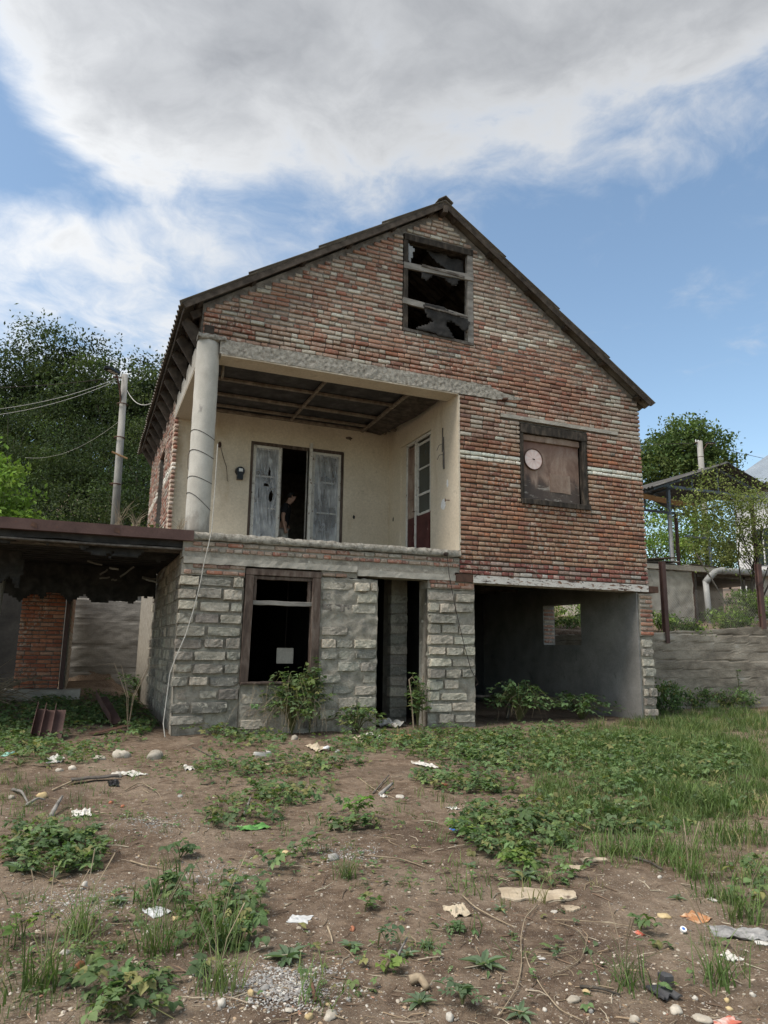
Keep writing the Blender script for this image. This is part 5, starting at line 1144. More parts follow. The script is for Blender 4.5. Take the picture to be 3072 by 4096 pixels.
PT = (-0.83, 12.0, 9.76)
pole((-0.72, 12.0, 2.8), PT, 0.14, 0.095, 'leaning grey concrete utility pole with street lamp behind the lean-to', (-0.5, -0.55, 0))
q = MB(); q.bar((-1.02, 11.85, 7.15), (-0.55, 11.83, 6.98), 0.05, 0.05); obj('tied_stick', q, M['new_wood'], loc=(-0.8, 11.84, 7.06), label='yellow wooden stick tied across the utility pole', cat='stick')
PR = on_v(2400+677/1.7, 1600+280/1.7, 20.0)
pole((PR[0], PR[1], 5.0), tuple(PR), 0.22, 0.16, 'grey concrete utility pole with street lamp above the canopy', (0.9, -0.3, 0))
def wire(a, b, sag, r, name, label, mat):
    a = np.array(a, float); b = np.array(b, float); q = MB(); pts = [a+(b-a)*t-np.array([0, 0, 4*sag*t*(1-t)]) for t in np.linspace(0, 1, 25)]
    q.tube(pts, r, 5); obj(name, q, mat, loc=tuple(a), label=label, cat='wire')
pa = on_v(-600, 1640, 6.0); wire(PT, pa, 0.5, 0.007, 'power_line', 'upper pale power line running left from the utility pole', M['cable_white'])
pa = on_v(-600, 1665, 6.1); wire((PT[0], PT[1], PT[2]-0.06), pa, 0.55, 0.007, 'power_line', 'lower pale power line running left from the utility pole', M['cable_white'])
pa = on_v(-500, 1530, 20.0); wire((PT[0], PT[1], PT[2]-0.05), pa, 0.3, 0.010, 'power_line', 'thin dark power line running left to the wooded slope', M['cable_dark'])
wire((PT[0]+0.1, PT[1], PT[2]-0.5), (-0.2, 6.9, 7.3), 0.25, 0.011, 'service_cable', 'pale service cable from the utility pole to the house eave', M['cable_white'])
pa = on_v(100, 1830, 16.0); wire((PT[0], PT[1], PT[2]-1.5), pa, 0.4, 0.0045, 'power_line', 'slack wire dropping left from the utility pole before the trees', M['cable_white'])
pa = on_v(2560, 1775, 30.0); pb = on_v(2400+690/1.7, 1600+290/1.7, 20.0); wire(pa, pb, 0.05, 0.012, 'power_line', 'thin power line from behind the gable to the right utility pole', M['cable_dark'])
pa = on_v(3400, 1885, 18.0); wire(pb, pa, 0.25, 0.014, 'power_line', 'thin power line running right from the right utility pole', M['cable_dark'])

# ------------------------------------------------------------------ trees: trunk, limbs, and a crown of single leaves
def quads_obj(name, V, col, mat, parent, off, **kw):
    """V: (n,4,3) leaf faces, col: (n,3)"""
    n = len(V); me = bpy.data.meshes.new(name); me.vertices.add(4*n); me.loops.add(4*n); me.polygons.add(n)
    me.vertices.foreach_set('co', (V-np.array(off)).astype(np.float32).reshape(-1)); me.loops.foreach_set('vertex_index', np.arange(4*n, dtype=np.int32))
    me.polygons.foreach_set('loop_start', np.arange(0, 4*n, 4, dtype=np.int32)); me.polygons.foreach_set('loop_total', np.full(n, 4, np.int32))
    me.update(calc_edges=True); me.materials.append(mat)
    a = me.color_attributes.new('Col', 'FLOAT_COLOR', 'POINT'); c4 = np.ones((n, 4, 4), np.float32); c4[:, :, :3] = col[:, None, :]; a.data.foreach_set('color', c4.reshape(-1))
    o = bpy.data.objects.new(name, me); _link(o); o.color = (0, 0, 0, 1)
    if parent is not None: o.parent = parent
    else: o.location = off
    OFF[o.name] = np.array(off); tag(o, **kw); return o
def leaf_quads(cen, size, rs_, upb=0.35, asp=0.5):
    n = len(cen); d = rs_.normal(size=(n, 3)); d[:, 2] -= 0.25; d /= np.linalg.norm(d, axis=1)[:, None]
    up = rs_.normal(size=(n, 3)); up[:, 2] += upb*3; s = np.cross(d, up); s /= np.linalg.norm(s, axis=1)[:, None]+1e-6
    L = size*rs_.uniform(0.6, 1.3, n)[:, None]; W = L*asp
    return np.stack([cen-d*L*0.5, cen+s*W*0.5-d*L*0.05, cen+d*L*0.5, cen-s*W*0.5-d*L*0.05], 1)
def tree(name, label, base, blobs, nleaf, size, pal, seed, trunk_r=0.16, cat='tree', group=None, limbs=9, clump=0.45, mat='leaf_far', stems=1, upb=0.35, cl_n=60):
    """blobs: (cx,cy,cz, rx,ry,rz, weight) in world space"""
    rs_ = np.random.RandomState(seed); rg = random.Random(seed); base = np.array(base, float)
    o = empty(name, tuple(base), label, cat, group); q = MB()
    cen = np.array([b[:3] for b in blobs]); top = cen[np.argmax(cen[:, 2])]
    for s in range(stems):
        e = top+np.array([rg.uniform(-1, 1), rg.uniform(-1, 1), 0])*(0.25 if stems == 1 else 0.8); m = base+(e-base)*0.5+np.array([rg.uniform(-.25, .25), rg.uniform(-.25, .25), 0])
        q.tube([base, base+(m-base)*0.5, m, m+(e-m)*0.6, e], [trunk_r, trunk_r*0.8, trunk_r*0.6, trunk_r*0.35, trunk_r*0.12], 7)
    for k in range(limbs):
        b = blobs[rg.randrange(len(blobs))]; e = np.array(b[:3])+np.array([rg.uniform(-.7, .7)*b[3], rg.uniform(-.7, .7)*b[4], rg.uniform(-.3, .8)*b[5]])
        t = rg.uniform(0.3, 0.75); st = base+(top-base)*t; m = (st+e)/2+np.array([0, 0, rg.uniform(0, .3)])
        q.tube([st, m, e], [trunk_r*0.38, trunk_r*0.24, trunk_r*0.06], 5)
    obj('trunk', q, M['bark'], o, smooth=True)
    W = np.array([b[6] if len(b) > 6 else b[3]*b[4]*b[5] for b in blobs], float); W /= W.sum(); C_ = []; cols = []
    pal = np.array(pal)
    for b, w in zip(blobs, W):
        nl = int(nleaf*w); nc = max(6, int(cl_n*w*len(blobs)))
        u = rs_.normal(size=(nc, 3)); u /= np.linalg.norm(u, axis=1)[:, None]; u *= rs_.uniform(0.45, 1.0, nc)[:, None]**0.6
        cc = np.array(b[:3])+u*np.array(b[3:6]); ci = rs_.randint(0, nc, nl); sp = clump*rs_.uniform(0.6, 1.5, nc)[ci]
        p = cc[ci]+np.clip(rs_.normal(size=(nl, 3)), -1.5, 1.5)*np.array([1, 1, 0.5])*sp[:, None]
        C_.append(p); tone = (rs_.uniform(0.35, 0.9, nc)+rs_.uniform(0, 0.9, nc))[ci]*rs_.uniform(0.8, 1.2, nl); pc = pal[rs_.randint(0, len(pal), nc)[ci]]; cols.append(pc*tone[:, None])
    P = np.concatenate(C_); quads_obj('crown', leaf_quads(P, size, rs_, upb), np.concatenate(cols), M[mat], o, base)
    return o
DARK = [(0.046, 0.064, 0.034), (0.058, 0.077, 0.038), (0.038, 0.054, 0.032), (0.068, 0.085, 0.040)]
MID = [(0.075, 0.11, 0.04), (0.09, 0.125, 0.045), (0.06, 0.095, 0.035)]
LIME = [(0.13, 0.20, 0.045), (0.10, 0.17, 0.04), (0.16, 0.22, 0.055)]
OLIVE = [(0.10, 0.125, 0.045), (0.13, 0.145, 0.055), (0.085, 0.11, 0.04)]
# wooded slope on the left: (photo x, photo y of crown top, distance v, crown radius)
wood = [(-120, 1570, 27, 3.6, 'at the left edge of the picture, tallest at the frame'), (60, 1410, 30, 3.2, 'left of the highest crown on the wooded slope'), (215, 1295, 31, 3.3, 'with the highest crown on the wooded slope'), (385, 1370, 30, 3.2, 'just left of the street lamp, loose feathery top'),
        (545, 1425, 28, 3.2, 'directly behind the street lamp'), (690, 1450, 27, 3.0, 'nearest the house eave on the wooded slope'), (860, 1520, 29, 3.2, 'half hidden behind the house eave'), (-330, 1500, 32, 3.6, 'beyond the left edge of the wooded slope')]
for k, (px, py, v, r, lb) in enumerate(wood):
    t = on_v(px, py, v); gz = ground_z(t[0], v, False); h = t[2]-gz
    bl = [(t[0], v, t[2]-r*0.55, r*0.55, r*0.6, r*0.55, 0.9), (t[0]-0.5*r, v-0.5, t[2]-r*1.2, r*0.8, r*0.7, r*0.7, 1.4), (t[0]+0.6*r, v, t[2]-r*1.35, r*0.8, r*0.7, r*0.7, 1.4), (t[0], v-0.8, t[2]-r*2.1, r, r*0.8, r*0.8, 1.7), (t[0]-0.3*r, v-1.2, t[2]-r*3.0, r, r*0.7, r*0.7, 1.2)]
    tree('broadleaf_tree', 'dark green tree '+lb, (t[0], v, gz), bl, 22000, 0.21, DARK if k % 3 else DARK+MID[:1], 100+k, 0.22, group='trees on the wooded slope', clump=0.66, cl_n=27, limbs=18, upb=1.0)
under = [(-60, 1900, 20, 'low at the left edge behind the bright tree'), (140, 1840, 21, 'left of the utility pole, at half its height'), (330, 1800, 22, 'just left of the utility pole shaft'), (300, 2000, 17, 'low beside the utility pole, above the lean-to edge'), (560, 1760, 21, 'right of the utility pole shaft'), (640, 1900, 18, 'dark, between utility pole and house flank'), (560, 2030, 15.5, 'low, right of the pole foot'), (130, 2030, 16, 'low, above the left part of the lean-to roof'), (440, 1700, 24, 'high up behind the pole shaft'), (60, 1700, 24, 'high at the left above the bright tree'), (250, 1640, 26, 'mid height under the highest crown'), (700, 1700, 23, 'against the eave of the house')]
for k, (px, py, v, lb) in enumerate(under):
    t = on_v(px, py, v); gz = ground_z(t[0], v, False); r = 2.1+0.05*(v-15)
    bl = [(t[0], v, t[2]-0.6, r, 1.3, 1.2, 1.0), (t[0]-0.6, v-0.4, t[2]-1.9, r, 1.3, 1.2, 1.0), (t[0]+0.7, v, t[2]-2.0, r, 1.3, 1.3, 1.0)]
    tree('wild_shrub', 'dark wild shrub '+lb, (t[0], v, min(gz, t[2]-2.6)), bl, 9000, 0.125, DARK+([MID[0]] if k % 2 else []), 200+k, 0.07, cat='shrub', group='undergrowth on the wooded slope', clump=0.5, cl_n=20, upb=1.0)
t = on_v(-30, 1990, 10.2)
tree('walnut_tree', 'bright green young tree with large leaves at the left edge above the lean-to', (t[0]-0.3, 10.2, 2.5), [(t[0]-0.3, 10.2, 5.3, 1.2, 1.0, 1.0, 1.2), (t[0]-0.05, 10.0, 4.3, 1.25, 1.0, 0.9, 1.3), (t[0]-0.8, 10.2, 6.1, 0.9, 0.9, 0.8, 0.8), (t[0]+0.1, 10.0, 3.5, 0.9, 0.8, 0.5, 0.6)], 8000, 0.16, [(0.17, 0.27, 0.06), (0.14, 0.23, 0.05), (0.21, 0.30, 0.07)], 301, 0.06, clump=0.26, cl_n=44)
q = MB(); q.box(-4.6, -3.3, 11.8, 13.0, 2.7, 4.35); q.prism([(-4.75, 4.35), (-3.15, 4.35), (-3.95, 5.0)], 11.7, 13.1); obj('hut', q, M['dark_wood'], loc=(-3.9, 12.4, 2.7), label='dark wooden hut half hidden behind the bright green tree', cat='hut')
q = MB(); q.bar((-3.62, 9.5, 2.6), (-3.58, 9.5, 4.1), 0.08, 0.05, up=(0, 1, 0)); obj('fence_stake', q, M['grey_wood'], loc=(-3.62, 9.5, 2.6), label='pale wooden stake under the bright green tree', cat='stake')
# right side
v = 34; t = on_v(2400+600/1.7, 1600+160/1.7, v); m_ = mpp((t[0], v, t[2]))
def pr(x, y, v): return on_v(2400+x/1.7, 1600+y/1.7, v)
bl = [(*pr(600, 210, v), 1.6, 1.6, 1.4, 0.8), (*pr(540, 300, v), 2.6, 2.0, 1.7, 1.5), (*pr(700, 320, v), 2.4, 2.0, 1.7, 1.3), (*pr(430, 400, v), 2.8, 2.0, 1.9, 1.5), (*pr(600, 430, v), 3.2, 2.2, 1.9, 1.6), (*pr(780, 430, v), 2.0, 2, 1.3, 0.8), (*pr(360, 500, v), 2.4, 2.0, 2.2, 1.2), (*pr(350, 640, v), 2.4, 2.0, 2.2, 0.8), (*pr(560, 560, v), 3.2, 2.2, 2.2, 1.0)]
tree('broadleaf_tree', 'green spreading tree behind the canopy and right utility pole', (float(t[0]), v, 6.0), bl, 17000, 0.34, MID+[OLIVE[0]], 310, 0.3, clump=0.6, cl_n=40)
for k, (x, y, v, r, lb, pl) in enumerate([(380, 960, 15, 1.5, 'yellow-green bush behind the left canopy post', LIME), (560, 900, 17, 1.6, 'green bush under the canopy roof, right of the blue post', MID+LIME[:1]), (860, 960, 15, 1.5, 'olive bush before the white house wall', OLIVE)]):
    c = pr(x, y, v); bl = [(c[0], v, c[2], r, r, r*0.9, 1.0), (c[0]+0.5, v, c[2]-0.9, r, r, r, 1.0), (c[0]-0.6, v, c[2]-1.2, r, r, r, 1.0)]
    tree('bush', lb, (c[0], v, c[2]-2.4), bl, 6000, 0.15, pl, 320+k, 0.06, cat='bush', clump=0.35, cl_n=26)
b0 = pr(990, 1330, 4.0)
bl = [(*pr(700, 700, 4.0), 0.75, 0.6, 0.75, 0.9), (*pr(800, 640, 4.0), 0.7, 0.6, 0.8, 0.8), (*pr(880, 800, 4.0), 0.8, 0.7, 0.8, 1.0), (*pr(1060, 780, 4.0), 0.8, 0.7, 0.9, 1.0), (*pr(1130, 650, 4.2), 0.6, 0.6, 0.6, 0.5), (*pr(760, 980, 4.0), 0.8, 0.7, 0.7, 0.8), (*pr(980, 1000, 4.0), 0.9, 0.7, 0.8, 0.9), (*pr(660, 800, 4.0), 0.5, 0.5, 0.5, 0.4), (*pr(1130, 960, 4.0), 0.5, 0.5, 0.8, 0.5)]
tree('fruit_tree', 'sparse small fruit tree on the terrace before the canopy', (b0[0], 4.0, 2.0), bl, 8200, 0.085, [(0.15, 0.18, 0.06), (0.12, 0.155, 0.05), (0.17, 0.19, 0.07)], 330, 0.032, limbs=34, clump=0.24, stems=5, cl_n=30)
for k, (x, y, v, w_, lb) in enumerate([(1020, 1380, 2.9, 0.75, 'leafy bramble on the retaining wall at the right'), (850, 1480, 2.6, 0.6, 'low bramble on the wall top below the drain pipe'), (560, 1530, 2.5, 0.35, 'small weed on the wall top beside the brown post'), (400, 1490, 3.4, 0.35, 'dark ivy tuft between house corner and brown post')]):
    c = pr(x, y, v); bl = [(c[0], v, c[2], w_, 0.4, w_*0.45, 1.0), (c[0]+w_*0.4, v-0.2, c[2]-0.1, w_*0.7, 0.3, w_*0.4, 0.7)]
    tree('bramble', lb, (c[0], v, 1.85), bl, int(2600*w_), 0.085, LIME+MID, 340+k, 0.012, cat='bramble', clump=0.12, limbs=14, cl_n=22, mat='leaf')

# ------------------------------------------------------------------ low plants
def leaflet(L, W, fold=0.18, droop=0.25):
    V = [(0, 0, 0), (-W*0.42, L*0.28, fold*W), (0, L*0.3, 0), (W*0.42, L*0.28, fold*W), (-W*0.46, L*0.58, fold*W-droop*L*0.2), (0, L*0.62, -droop*L*0.25), (W*0.46, L*0.58, fold*W-droop*L*0.2), (0, L, -droop*L*0.7)]
    F = [(0, 2, 1), (0, 3, 2), (1, 2, 5, 4), (2, 3, 6, 5), (4, 5, 7), (5, 6, 7)]
    return np.array(V), F
def trifoliate(L, rng):
    V = []; F = []
    for a, s in ((0, 1.0), (1.05, 0.82), (-1.05, 0.82)):
        v, f = leaflet(L*s, L*s*0.78, rng.uniform(0.05, 0.3), rng.uniform(0.1, 0.5)); v = v+np.array([0, L*0.12, 0]); v = v @ rotz(a).T; b = len(V); V += v.tolist(); F += [tuple(i+b for i in q_) for q_ in f]
    return np.array(V), F
rl = random.Random(77)
def single(L, W, rng):
    return leaflet(L, W, rng.uniform(0.05, 0.3), rng.uniform(0.1, 0.6))
def pinnate(L, rng):
    V = []; F = []
    for k in range(7):
        t = k/6; a = 0 if k == 6 else (1.0 if k % 2 else -1.0); v, f = leaflet(L*0.42*(1-0.3*t), L*0.2, rng.uniform(0.05, 0.3), 0.3); v = v @ rotz(a).T + np.array([0, L*0.75*t, -0.1*L*t*t]); b = len(V); V += v.tolist(); F += [tuple(i+b for i in q_) for q_ in f]
    return np.array(V), F
TRI = [trifoliate(0.068, rl), trifoliate(0.055, rl), trifoliate(0.075, rl), single(0.065, 0.05, rl), pinnate(0.10, rl), single(0.08, 0.028, rl)]
GREEN = [(0.10, 0.165, 0.066), (0.115, 0.185, 0.072), (0.080, 0.132, 0.058), (0.14, 0.205, 0.082), (0.095, 0.135, 0.068), (0.085, 0.14, 0.055), (0.11, 0.16, 0.06), (0.19, 0.19, 0.075), (0.15, 0.20, 0.07)]
def orient(yaw, tilt, roll=0.0): return rotz(yaw) @ rotx(tilt) @ roty(roll)
def bramble_plant(name, label, c, rad, n, hgt, scale, rng, pal=GREEN, group=None, dry=0, cat='plant'):
    o = empty(name, tuple(c), label, cat, group); st = MB(); its = []
    nst = max(2, n//5)
    for s in range(nst):
        a = rng.uniform(0, 2*pi); R_ = rad*rng.uniform(0.3, 1.0); h = hgt*rng.uniform(0.4, 1.0)
        tip = np.array([c[0]+R_*cos(a), c[1]+R_*sin(a), 0]); tip[2] = ground_z(tip[0], tip[1])+h*0.6
        mid = np.array([c[0]+R_*0.45*cos(a), c[1]+R_*0.45*sin(a), c[2]+h]); pts = [np.array(c), (np.array(c)+mid)/2+np.array([0, 0, h*0.25]), mid, (mid+tip)/2, tip]
        st.tube(pts, [0.004*scale+0.001, 0.004*scale, 0.003*scale, 0.002, 0.0015], 4)
        for k in range(max(2, n//nst)):
            t = rng.uniform(0.25, 1.0)*4; i = min(3, int(t)); p = pts[i]+(pts[i+1]-pts[i])*(t-i)+np.array([rng.uniform(-.05, .05), rng.uniform(-.05, .05), rng.uniform(0, .04)])*scale
            its.append((rng.randrange(6), p, orient(rng.uniform(0, 2*pi), rng.uniform(-0.5, 0.5), rng.uniform(-0.5, 0.5))*scale*rng.uniform(0.7, 1.25), pick([(g, 1) for g in pal], rng, 0.25)))
    obj('stem', st, M['green_stem'], o); bulk('foliage', TRI, its, M['leaf'], o, kind=None)
    if dry:
        dm_ = MB()
        for k in range(dry):
            a = rng.uniform(0, 2*pi); p = np.array(c)+np.array([rng.uniform(-0.45, 0.35), rng.uniform(-0.1, 0.1), rng.uniform(0, 0.35)]); e = p+np.array([cos(a)*rng.uniform(0.3, 1.0), -abs(sin(a))*rng.uniform(0.1, 0.45), 0]); m_ = (p+e)/2+np.array([rng.uniform(-.1, .1), 0, 0]); m_[2] = p[2]+rng.uniform(0.08, hgt*0.55); e[2] = ground_z(e[0], e[1])+rng.uniform(0, 0.25)
            dm_.tube([p, (p+m_)/2+np.array([0, 0, 0.12]), m_, (m_+e)/2+np.array([0, 0, 0.08]), e], [0.003, 0.0028, 0.0024, 0.0018, 0.001], 4)
        obj('dry_cane', dm_, M['dry_stem'], o)
    return o
def rosette(name, label, c, R_, n, rng, col=(0.125, 0.18, 0.105)):
    R_ *= rng.uniform(0.65, 1.0); n = max(5, n-rng.randrange(4))
    o = empty(name, tuple(c), label, 'weed'); mb = MB()
    for k in range(n):
        v, f = leaflet(R_*rng.uniform(0.7, 1.1), R_*0.30, 0.35, rng.uniform(0.0, 0.35)); kk = rng.uniform(0.8, 1.2)
        v = v @ orient(2*pi*k/n+rng.uniform(-.3, .3), rng.uniform(0.1, 0.55)).T + np.array(c)+np.array([0, 0, 0.006]); mb.add(v, f, (col[0]*kk, col[1]*kk, col[2]*kk))
    obj('leaf_rosette', mb, M['leaf'], o); st = MB(); st.tube([np.array(c)-np.array([0, 0, 0.02]), np.array(c)+np.array([0, 0, 0.02])], 0.008, 5); obj('root_crown', st, M['green_stem'], o); return o
def blade(h, w, bend, rng):
    n = 4; V = []; F = []
    for i in range(n):
        t = i/n; ww = w*(1-t*0.75)/2; x = bend*t*t*h; V += [(-ww, x, h*t*(1-0.25*bend*t)), (ww, x, h*t*(1-0.25*bend*t))]
    V.append((0, bend*h, h*(1-0.25*bend)))
    for i in range(n-1): F.append((2*i, 2*i+1, 2*i+3, 2*i+2))
    F.append((2*n-2, 2*n-1, 2*n)); return np.array(V), F
def tuft(n, h, spread, rng, w=0.006):
    V = []; F = []
    for k in range(n):
        v, f = blade(h*rng.uniform(0.45, 1.1), w*rng.uniform(0.7, 1.3), rng.uniform(0.1, 0.9), rng); v = v @ (rotz(rng.uniform(0, 2*pi)) @ rotx(-rng.uniform(0, 0.35))).T + np.array([rng.gauss(0, spread), rng.gauss(0, spread), 0])
        b = len(V); V += v.tolist(); F += [tuple(i+b for i in q_) for q_ in f]
    return np.array(V), F
TUFT = [tuft(13, 0.17, 0.05, rl, 0.0085) for _ in range(8)]; TALL = [tuft(20, 0.32, 0.05, rl, 0.0085) for _ in range(6)]
GRASS = [(0.098, 0.152, 0.048), (0.118, 0.178, 0.055), (0.080, 0.122, 0.042), (0.155, 0.20, 0.072), (0.27, 0.24, 0.125)]
def grass_tuft(label, c, scale, rng):
    o = empty('grass_tuft', tuple(c), label, 'grass tuft'); its = []
    for k in range(3): its.append((rng.randrange(6), np.array(c)+np.array([rng.gauss(0, .02), rng.gauss(0, .02), -0.01]), rotz(rng.uniform(0, 6.28))*scale, pick([(g, 1) for g in GRASS[:4]], rng, 0.2)))
    bulk('blades', TALL, its, M['leaf'], o, kind=None); st = MB()
    for k in range(3):
        a = rng.uniform(0, 6.28); st.tube([np.array(c), np.array(c)+np.array([cos(a)*0.05, sin(a)*0.05, 0.25])*scale, np.array(c)+np.array([cos(a)*0.14, sin(a)*0.14, 0.42])*scale], [0.002, 0.0016, 0.003], 4)
    obj('seed_stalk', st, M['dry_stem'], o); return o
# areas of green (photo pixels): x, y, rx, ry, density
LEAFY = [(-500, 3000, 450, 90, 0.5), (3500, 3300, 300, 90, 0.3), (330, 2840, 220, 60, 1.0), (80, 2960, 160, 60, 0.8), (1750, 2990, 330, 60, 1.0), (2250, 3000, 420, 90, 1.0), (1900, 3110, 260, 70, 0.8), (1160, 3110, 190, 110, 0.75), (900, 3090, 130, 60, 0.5), (1300, 3020, 250, 60, 0.65), (2050, 3330, 260, 110, 0.85), (2350, 3230, 260, 80, 0.4), (2560, 3300, 240, 60, 0.6), (2200, 3480, 180, 70, 0.35),
         (200, 3420, 230, 90, 0.85), (420, 3480, 180, 60, 0.6), (850, 3600, 230, 100, 0.6), (900, 3760, 180, 80, 0.55), (150, 2880, 260, 70, 0.9), (250, 3000, 280, 60, 0.55), (560, 2850, 90, 90, 1.0), (450, 2960, 130, 50, 0.5), (430, 3950, 170, 100, 0.5), (560, 4060, 120, 60, 0.5), (1100, 3480, 90, 40, 0.4), (1420, 3300, 150, 60, 0.5), (3000, 3560, 120, 120, 0.4), (1560, 2950, 200, 50, 0.5), (950, 2960, 200, 40, 0.8), (2700, 3050, 300, 80, 1.0), (2850, 3200, 220, 60, 0.6), (2450, 3120, 260, 70, 0.8), (1000, 3240, 160, 60, 0.45)]
GRASSY = [(3600, 3120, 480, 240, 1.0), (3700, 3500, 480, 250, 0.35), (-500, 3300, 450, 250, 0.2), (-500, 3800, 500, 300, 0.5), (2600, 3100, 480, 200, 1.8), (2900, 3080, 330, 200, 1.8), (2850, 2885, 300, 45, 2.0), (2600, 2950, 300, 60, 1.6), (2350, 3260, 330, 110, 0.8), (2750, 3380, 330, 120, 0.75), (2950, 3560, 180, 160, 0.5), (2900, 3800, 160, 120, 0.30), (2380, 2960, 300, 50, 1.0), (300, 3700, 330, 190, 0.6), (250, 3960, 340, 170, 0.8), (820, 3700, 230, 120, 0.6), (650, 3560, 220, 100, 0.5), (1200, 3950, 260, 120, 0.10), (1800, 3600, 700, 260, 0.05), (700, 3200, 700, 200, 0.10), (2300, 3400, 500, 160, 0.35), (60, 3150, 150, 120, 0.3), (1900, 3200, 500, 120, 0.12), (1800, 2950, 350, 40, 0.6)]
def sample(areas, per, rng):
    out = []
    for x, y, rx, ry, d in areas:
        c = gp(x, y); m0 = mpp(c); n = int(per*d*(rx*m0)*(ry*m0*4.2)*pi)
        for k in range(n):
            r = math.sqrt(rng.random()); a = rng.uniform(0, 2*pi); px, py = x+rx*r*cos(a), y+ry*r*sin(a)
            if py > 4250: continue
            p = gp(px, py)
            if p[1] > -0.12 and -0.1 < p[0] < 9.15 and not (5.1 < p[0] < 8.7): continue
            if mn.noise((p[0]*1.1, p[1]*1.1, d*9)) + 0.35*mn.noise((p[0]*3.5, p[1]*3.5, 2)) < rng.uniform(-0.45, 0.25)-0.25*(d > 0.8): continue
            out.append(p)
    return out
rv = random.Random(42)
its = []
for p in sample(LEAFY, 640, rv):
    h = rv.uniform(0.015, 0.13)*(1+0.6*mn.noise((p[0]*2, p[1]*2, 0)))
    its.append((rv.randrange(6), p+np.array([0, 0, max(0.015, h)]), orient(rv.uniform(0, 6.28), rv.uniform(-0.6, 0.5), rv.uniform(-0.55, 0.55))*rv.uniform(0.45, 1.05), pick([(g, 1) for g in GREEN], rv, 0.28)))
SMALL = [(-600, 3300, 550, 350, 0.2), (3700, 3500, 550, 350, 0.2), (700, 3250, 700, 250, 0.30), (1700, 3300, 600, 300, 0.22), (900, 3750, 900, 300, 0.22), (2300, 3700, 700, 350, 0.10), (2400, 3150, 600, 180, 0.5), (300, 3750, 350, 300, 0.5), (800, 3050, 500, 80, 0.5)]
for p in sample(SMALL, 230, rv):
    its.append((rv.randrange(6), p+np.array([0, 0, rv.uniform(0.01, 0.04)]), orient(rv.uniform(0, 6.28), rv.uniform(-0.4, 0.4), rv.uniform(-0.4, 0.4))*rv.uniform(0.25, 0.6), pick([(g, 1) for g in GREEN], rv, 0.28)))
bulk('ground_cover', TRI, its, M['leaf'], label='low leafy bramble ground cover spreading over the yard', cat='ground cover')
its = []
for p in sample(GRASSY, 108, rv):
    k = rv.randrange(8); s = rv.uniform(0.5, 1.25)*(0.55+0.7*max(0, 0.6+mn.noise((p[0]*1.3, p[1]*1.3, 6.0))))*(1.0 if p[1] > -6 and p[0] > 4 else 0.8)
    its.append((k, p-np.array([0, 0, 0.01]), rotz(rv.uniform(0, 6.28)) @ np.diag([s, s, s*rv.uniform(0.7, 1.3)]), pick([(g, 4 if i < 3 else 2 if i < 4 else 1.3) for i, g in enumerate(GRASS)], rv, 0.25)))
bulk('grass', TUFT, its, M['leaf'], label='thin green grass growing over the yard', cat='grass')
print('grass tufts', len(its))
# straw and twigs lying on the soil
tw = []
TWIG = []
for k in range(5):
    mb = MB(); mb.tube([(0, 0, 0), (0.05, rl.uniform(-.01, .01), 0.004), (0.10, rl.uniform(-.02, .02), 0.002)], [0.003, 0.0025, 0.0012], 4); TWIG.append((np.array(mb.v), mb.f))
for k in range(2300):
    px, py = rv.uniform(-100, 3170), 2900+1250*rv.random()**0.8; p = gp(px, py)
    if p[1] > -0.15: continue
    s = rv.choice([0.25, 0.35, 0.45, 0.5, 0.7, 0.7, 1.0, 1.5])*(0.75 if py > 3600 else 1); tw.append((rv.randrange(5), p+np.array([0, 0, 0.004]), orient(rv.uniform(0, 6.28), rv.uniform(-0.1, 0.1), rv.uniform(-0.15, 0.1))*s, pick([((0.26, 0.20, 0.135), 3), ((0.17, 0.12, 0.085), 3), ((0.36, 0.31, 0.235), 2)], rv, 0.2)))
bulk('twig_litter', TWIG, tw, M['pebble'], label='bits of straw and dry twigs strewn over the bare soil', cat='litter')
# pebbles and gravel
def pebble_shape(rng):
    V = []; F = []; n = 6
    for z, r in ((-0.35, 0.9), (0.30, 0.85)):
        for i in range(n): a = 2*pi*i/n+z; k = r*rng.uniform(0.65, 1.2); V.append((k*cos(a), k*sin(a)*0.8, z*0.62+rng.uniform(-.06, .06)))
    V.append((rng.uniform(-.2, .2), rng.uniform(-.2, .2), 0.42))
    for i in range(n): F.append((i, (i+1) % n, n+(i+1) % n, n+i)); F.append((n+i, n+(i+1) % n, 2*n))
    return np.array(V)*0.5, F
PEB = [pebble_shape(rl) for _ in range(8)]
STONEP = [((0.35, 0.30, 0.24), 4), ((0.43, 0.38, 0.31), 3), ((0.27, 0.235, 0.20), 4), ((0.34, 0.255, 0.17), 3), ((0.52, 0.48, 0.42), 1.2), ((0.24, 0.22, 0.20), 1.5), ((0.36, 0.20, 0.14), 0.5)]
GREYP = [((0.34, 0.33, 0.315), 4), ((0.43, 0.42, 0.395), 3), ((0.25, 0.245, 0.24), 4), ((0.50, 0.48, 0.44), 1.5)]
pb = []
def strew(n, fx, fy, lo, hi, pal, pw=3.0):
    for k in range(n):
        p = gp(fx(), fy())
        if p[1] > -0.1: continue
        s = lo+(hi-lo)*rv.random()**pw; pb.append((rv.randrange(8), p+np.array([0, 0, s*0.02]), orient(rv.uniform(0, 6.28), rv.uniform(-.5, .5), rv.uniform(-.5, .5)) @ np.diag([s, s*rv.uniform(0.6, 1), s*rv.uniform(0.45, 0.9)]), pick(pal, rv, 0.18)))
strew(14000, lambda: rv.uniform(-100, 3170), lambda: 2950+1230*rv.random()**0.75, 0.004, 0.030, STONEP, 4.5)
strew(5000, lambda: rv.choice([rv.uniform(-1400, -50), rv.uniform(3120, 4500)]), lambda: 2950+1150*rv.random()**0.75, 0.005, 0.035, STONEP, 4.0)
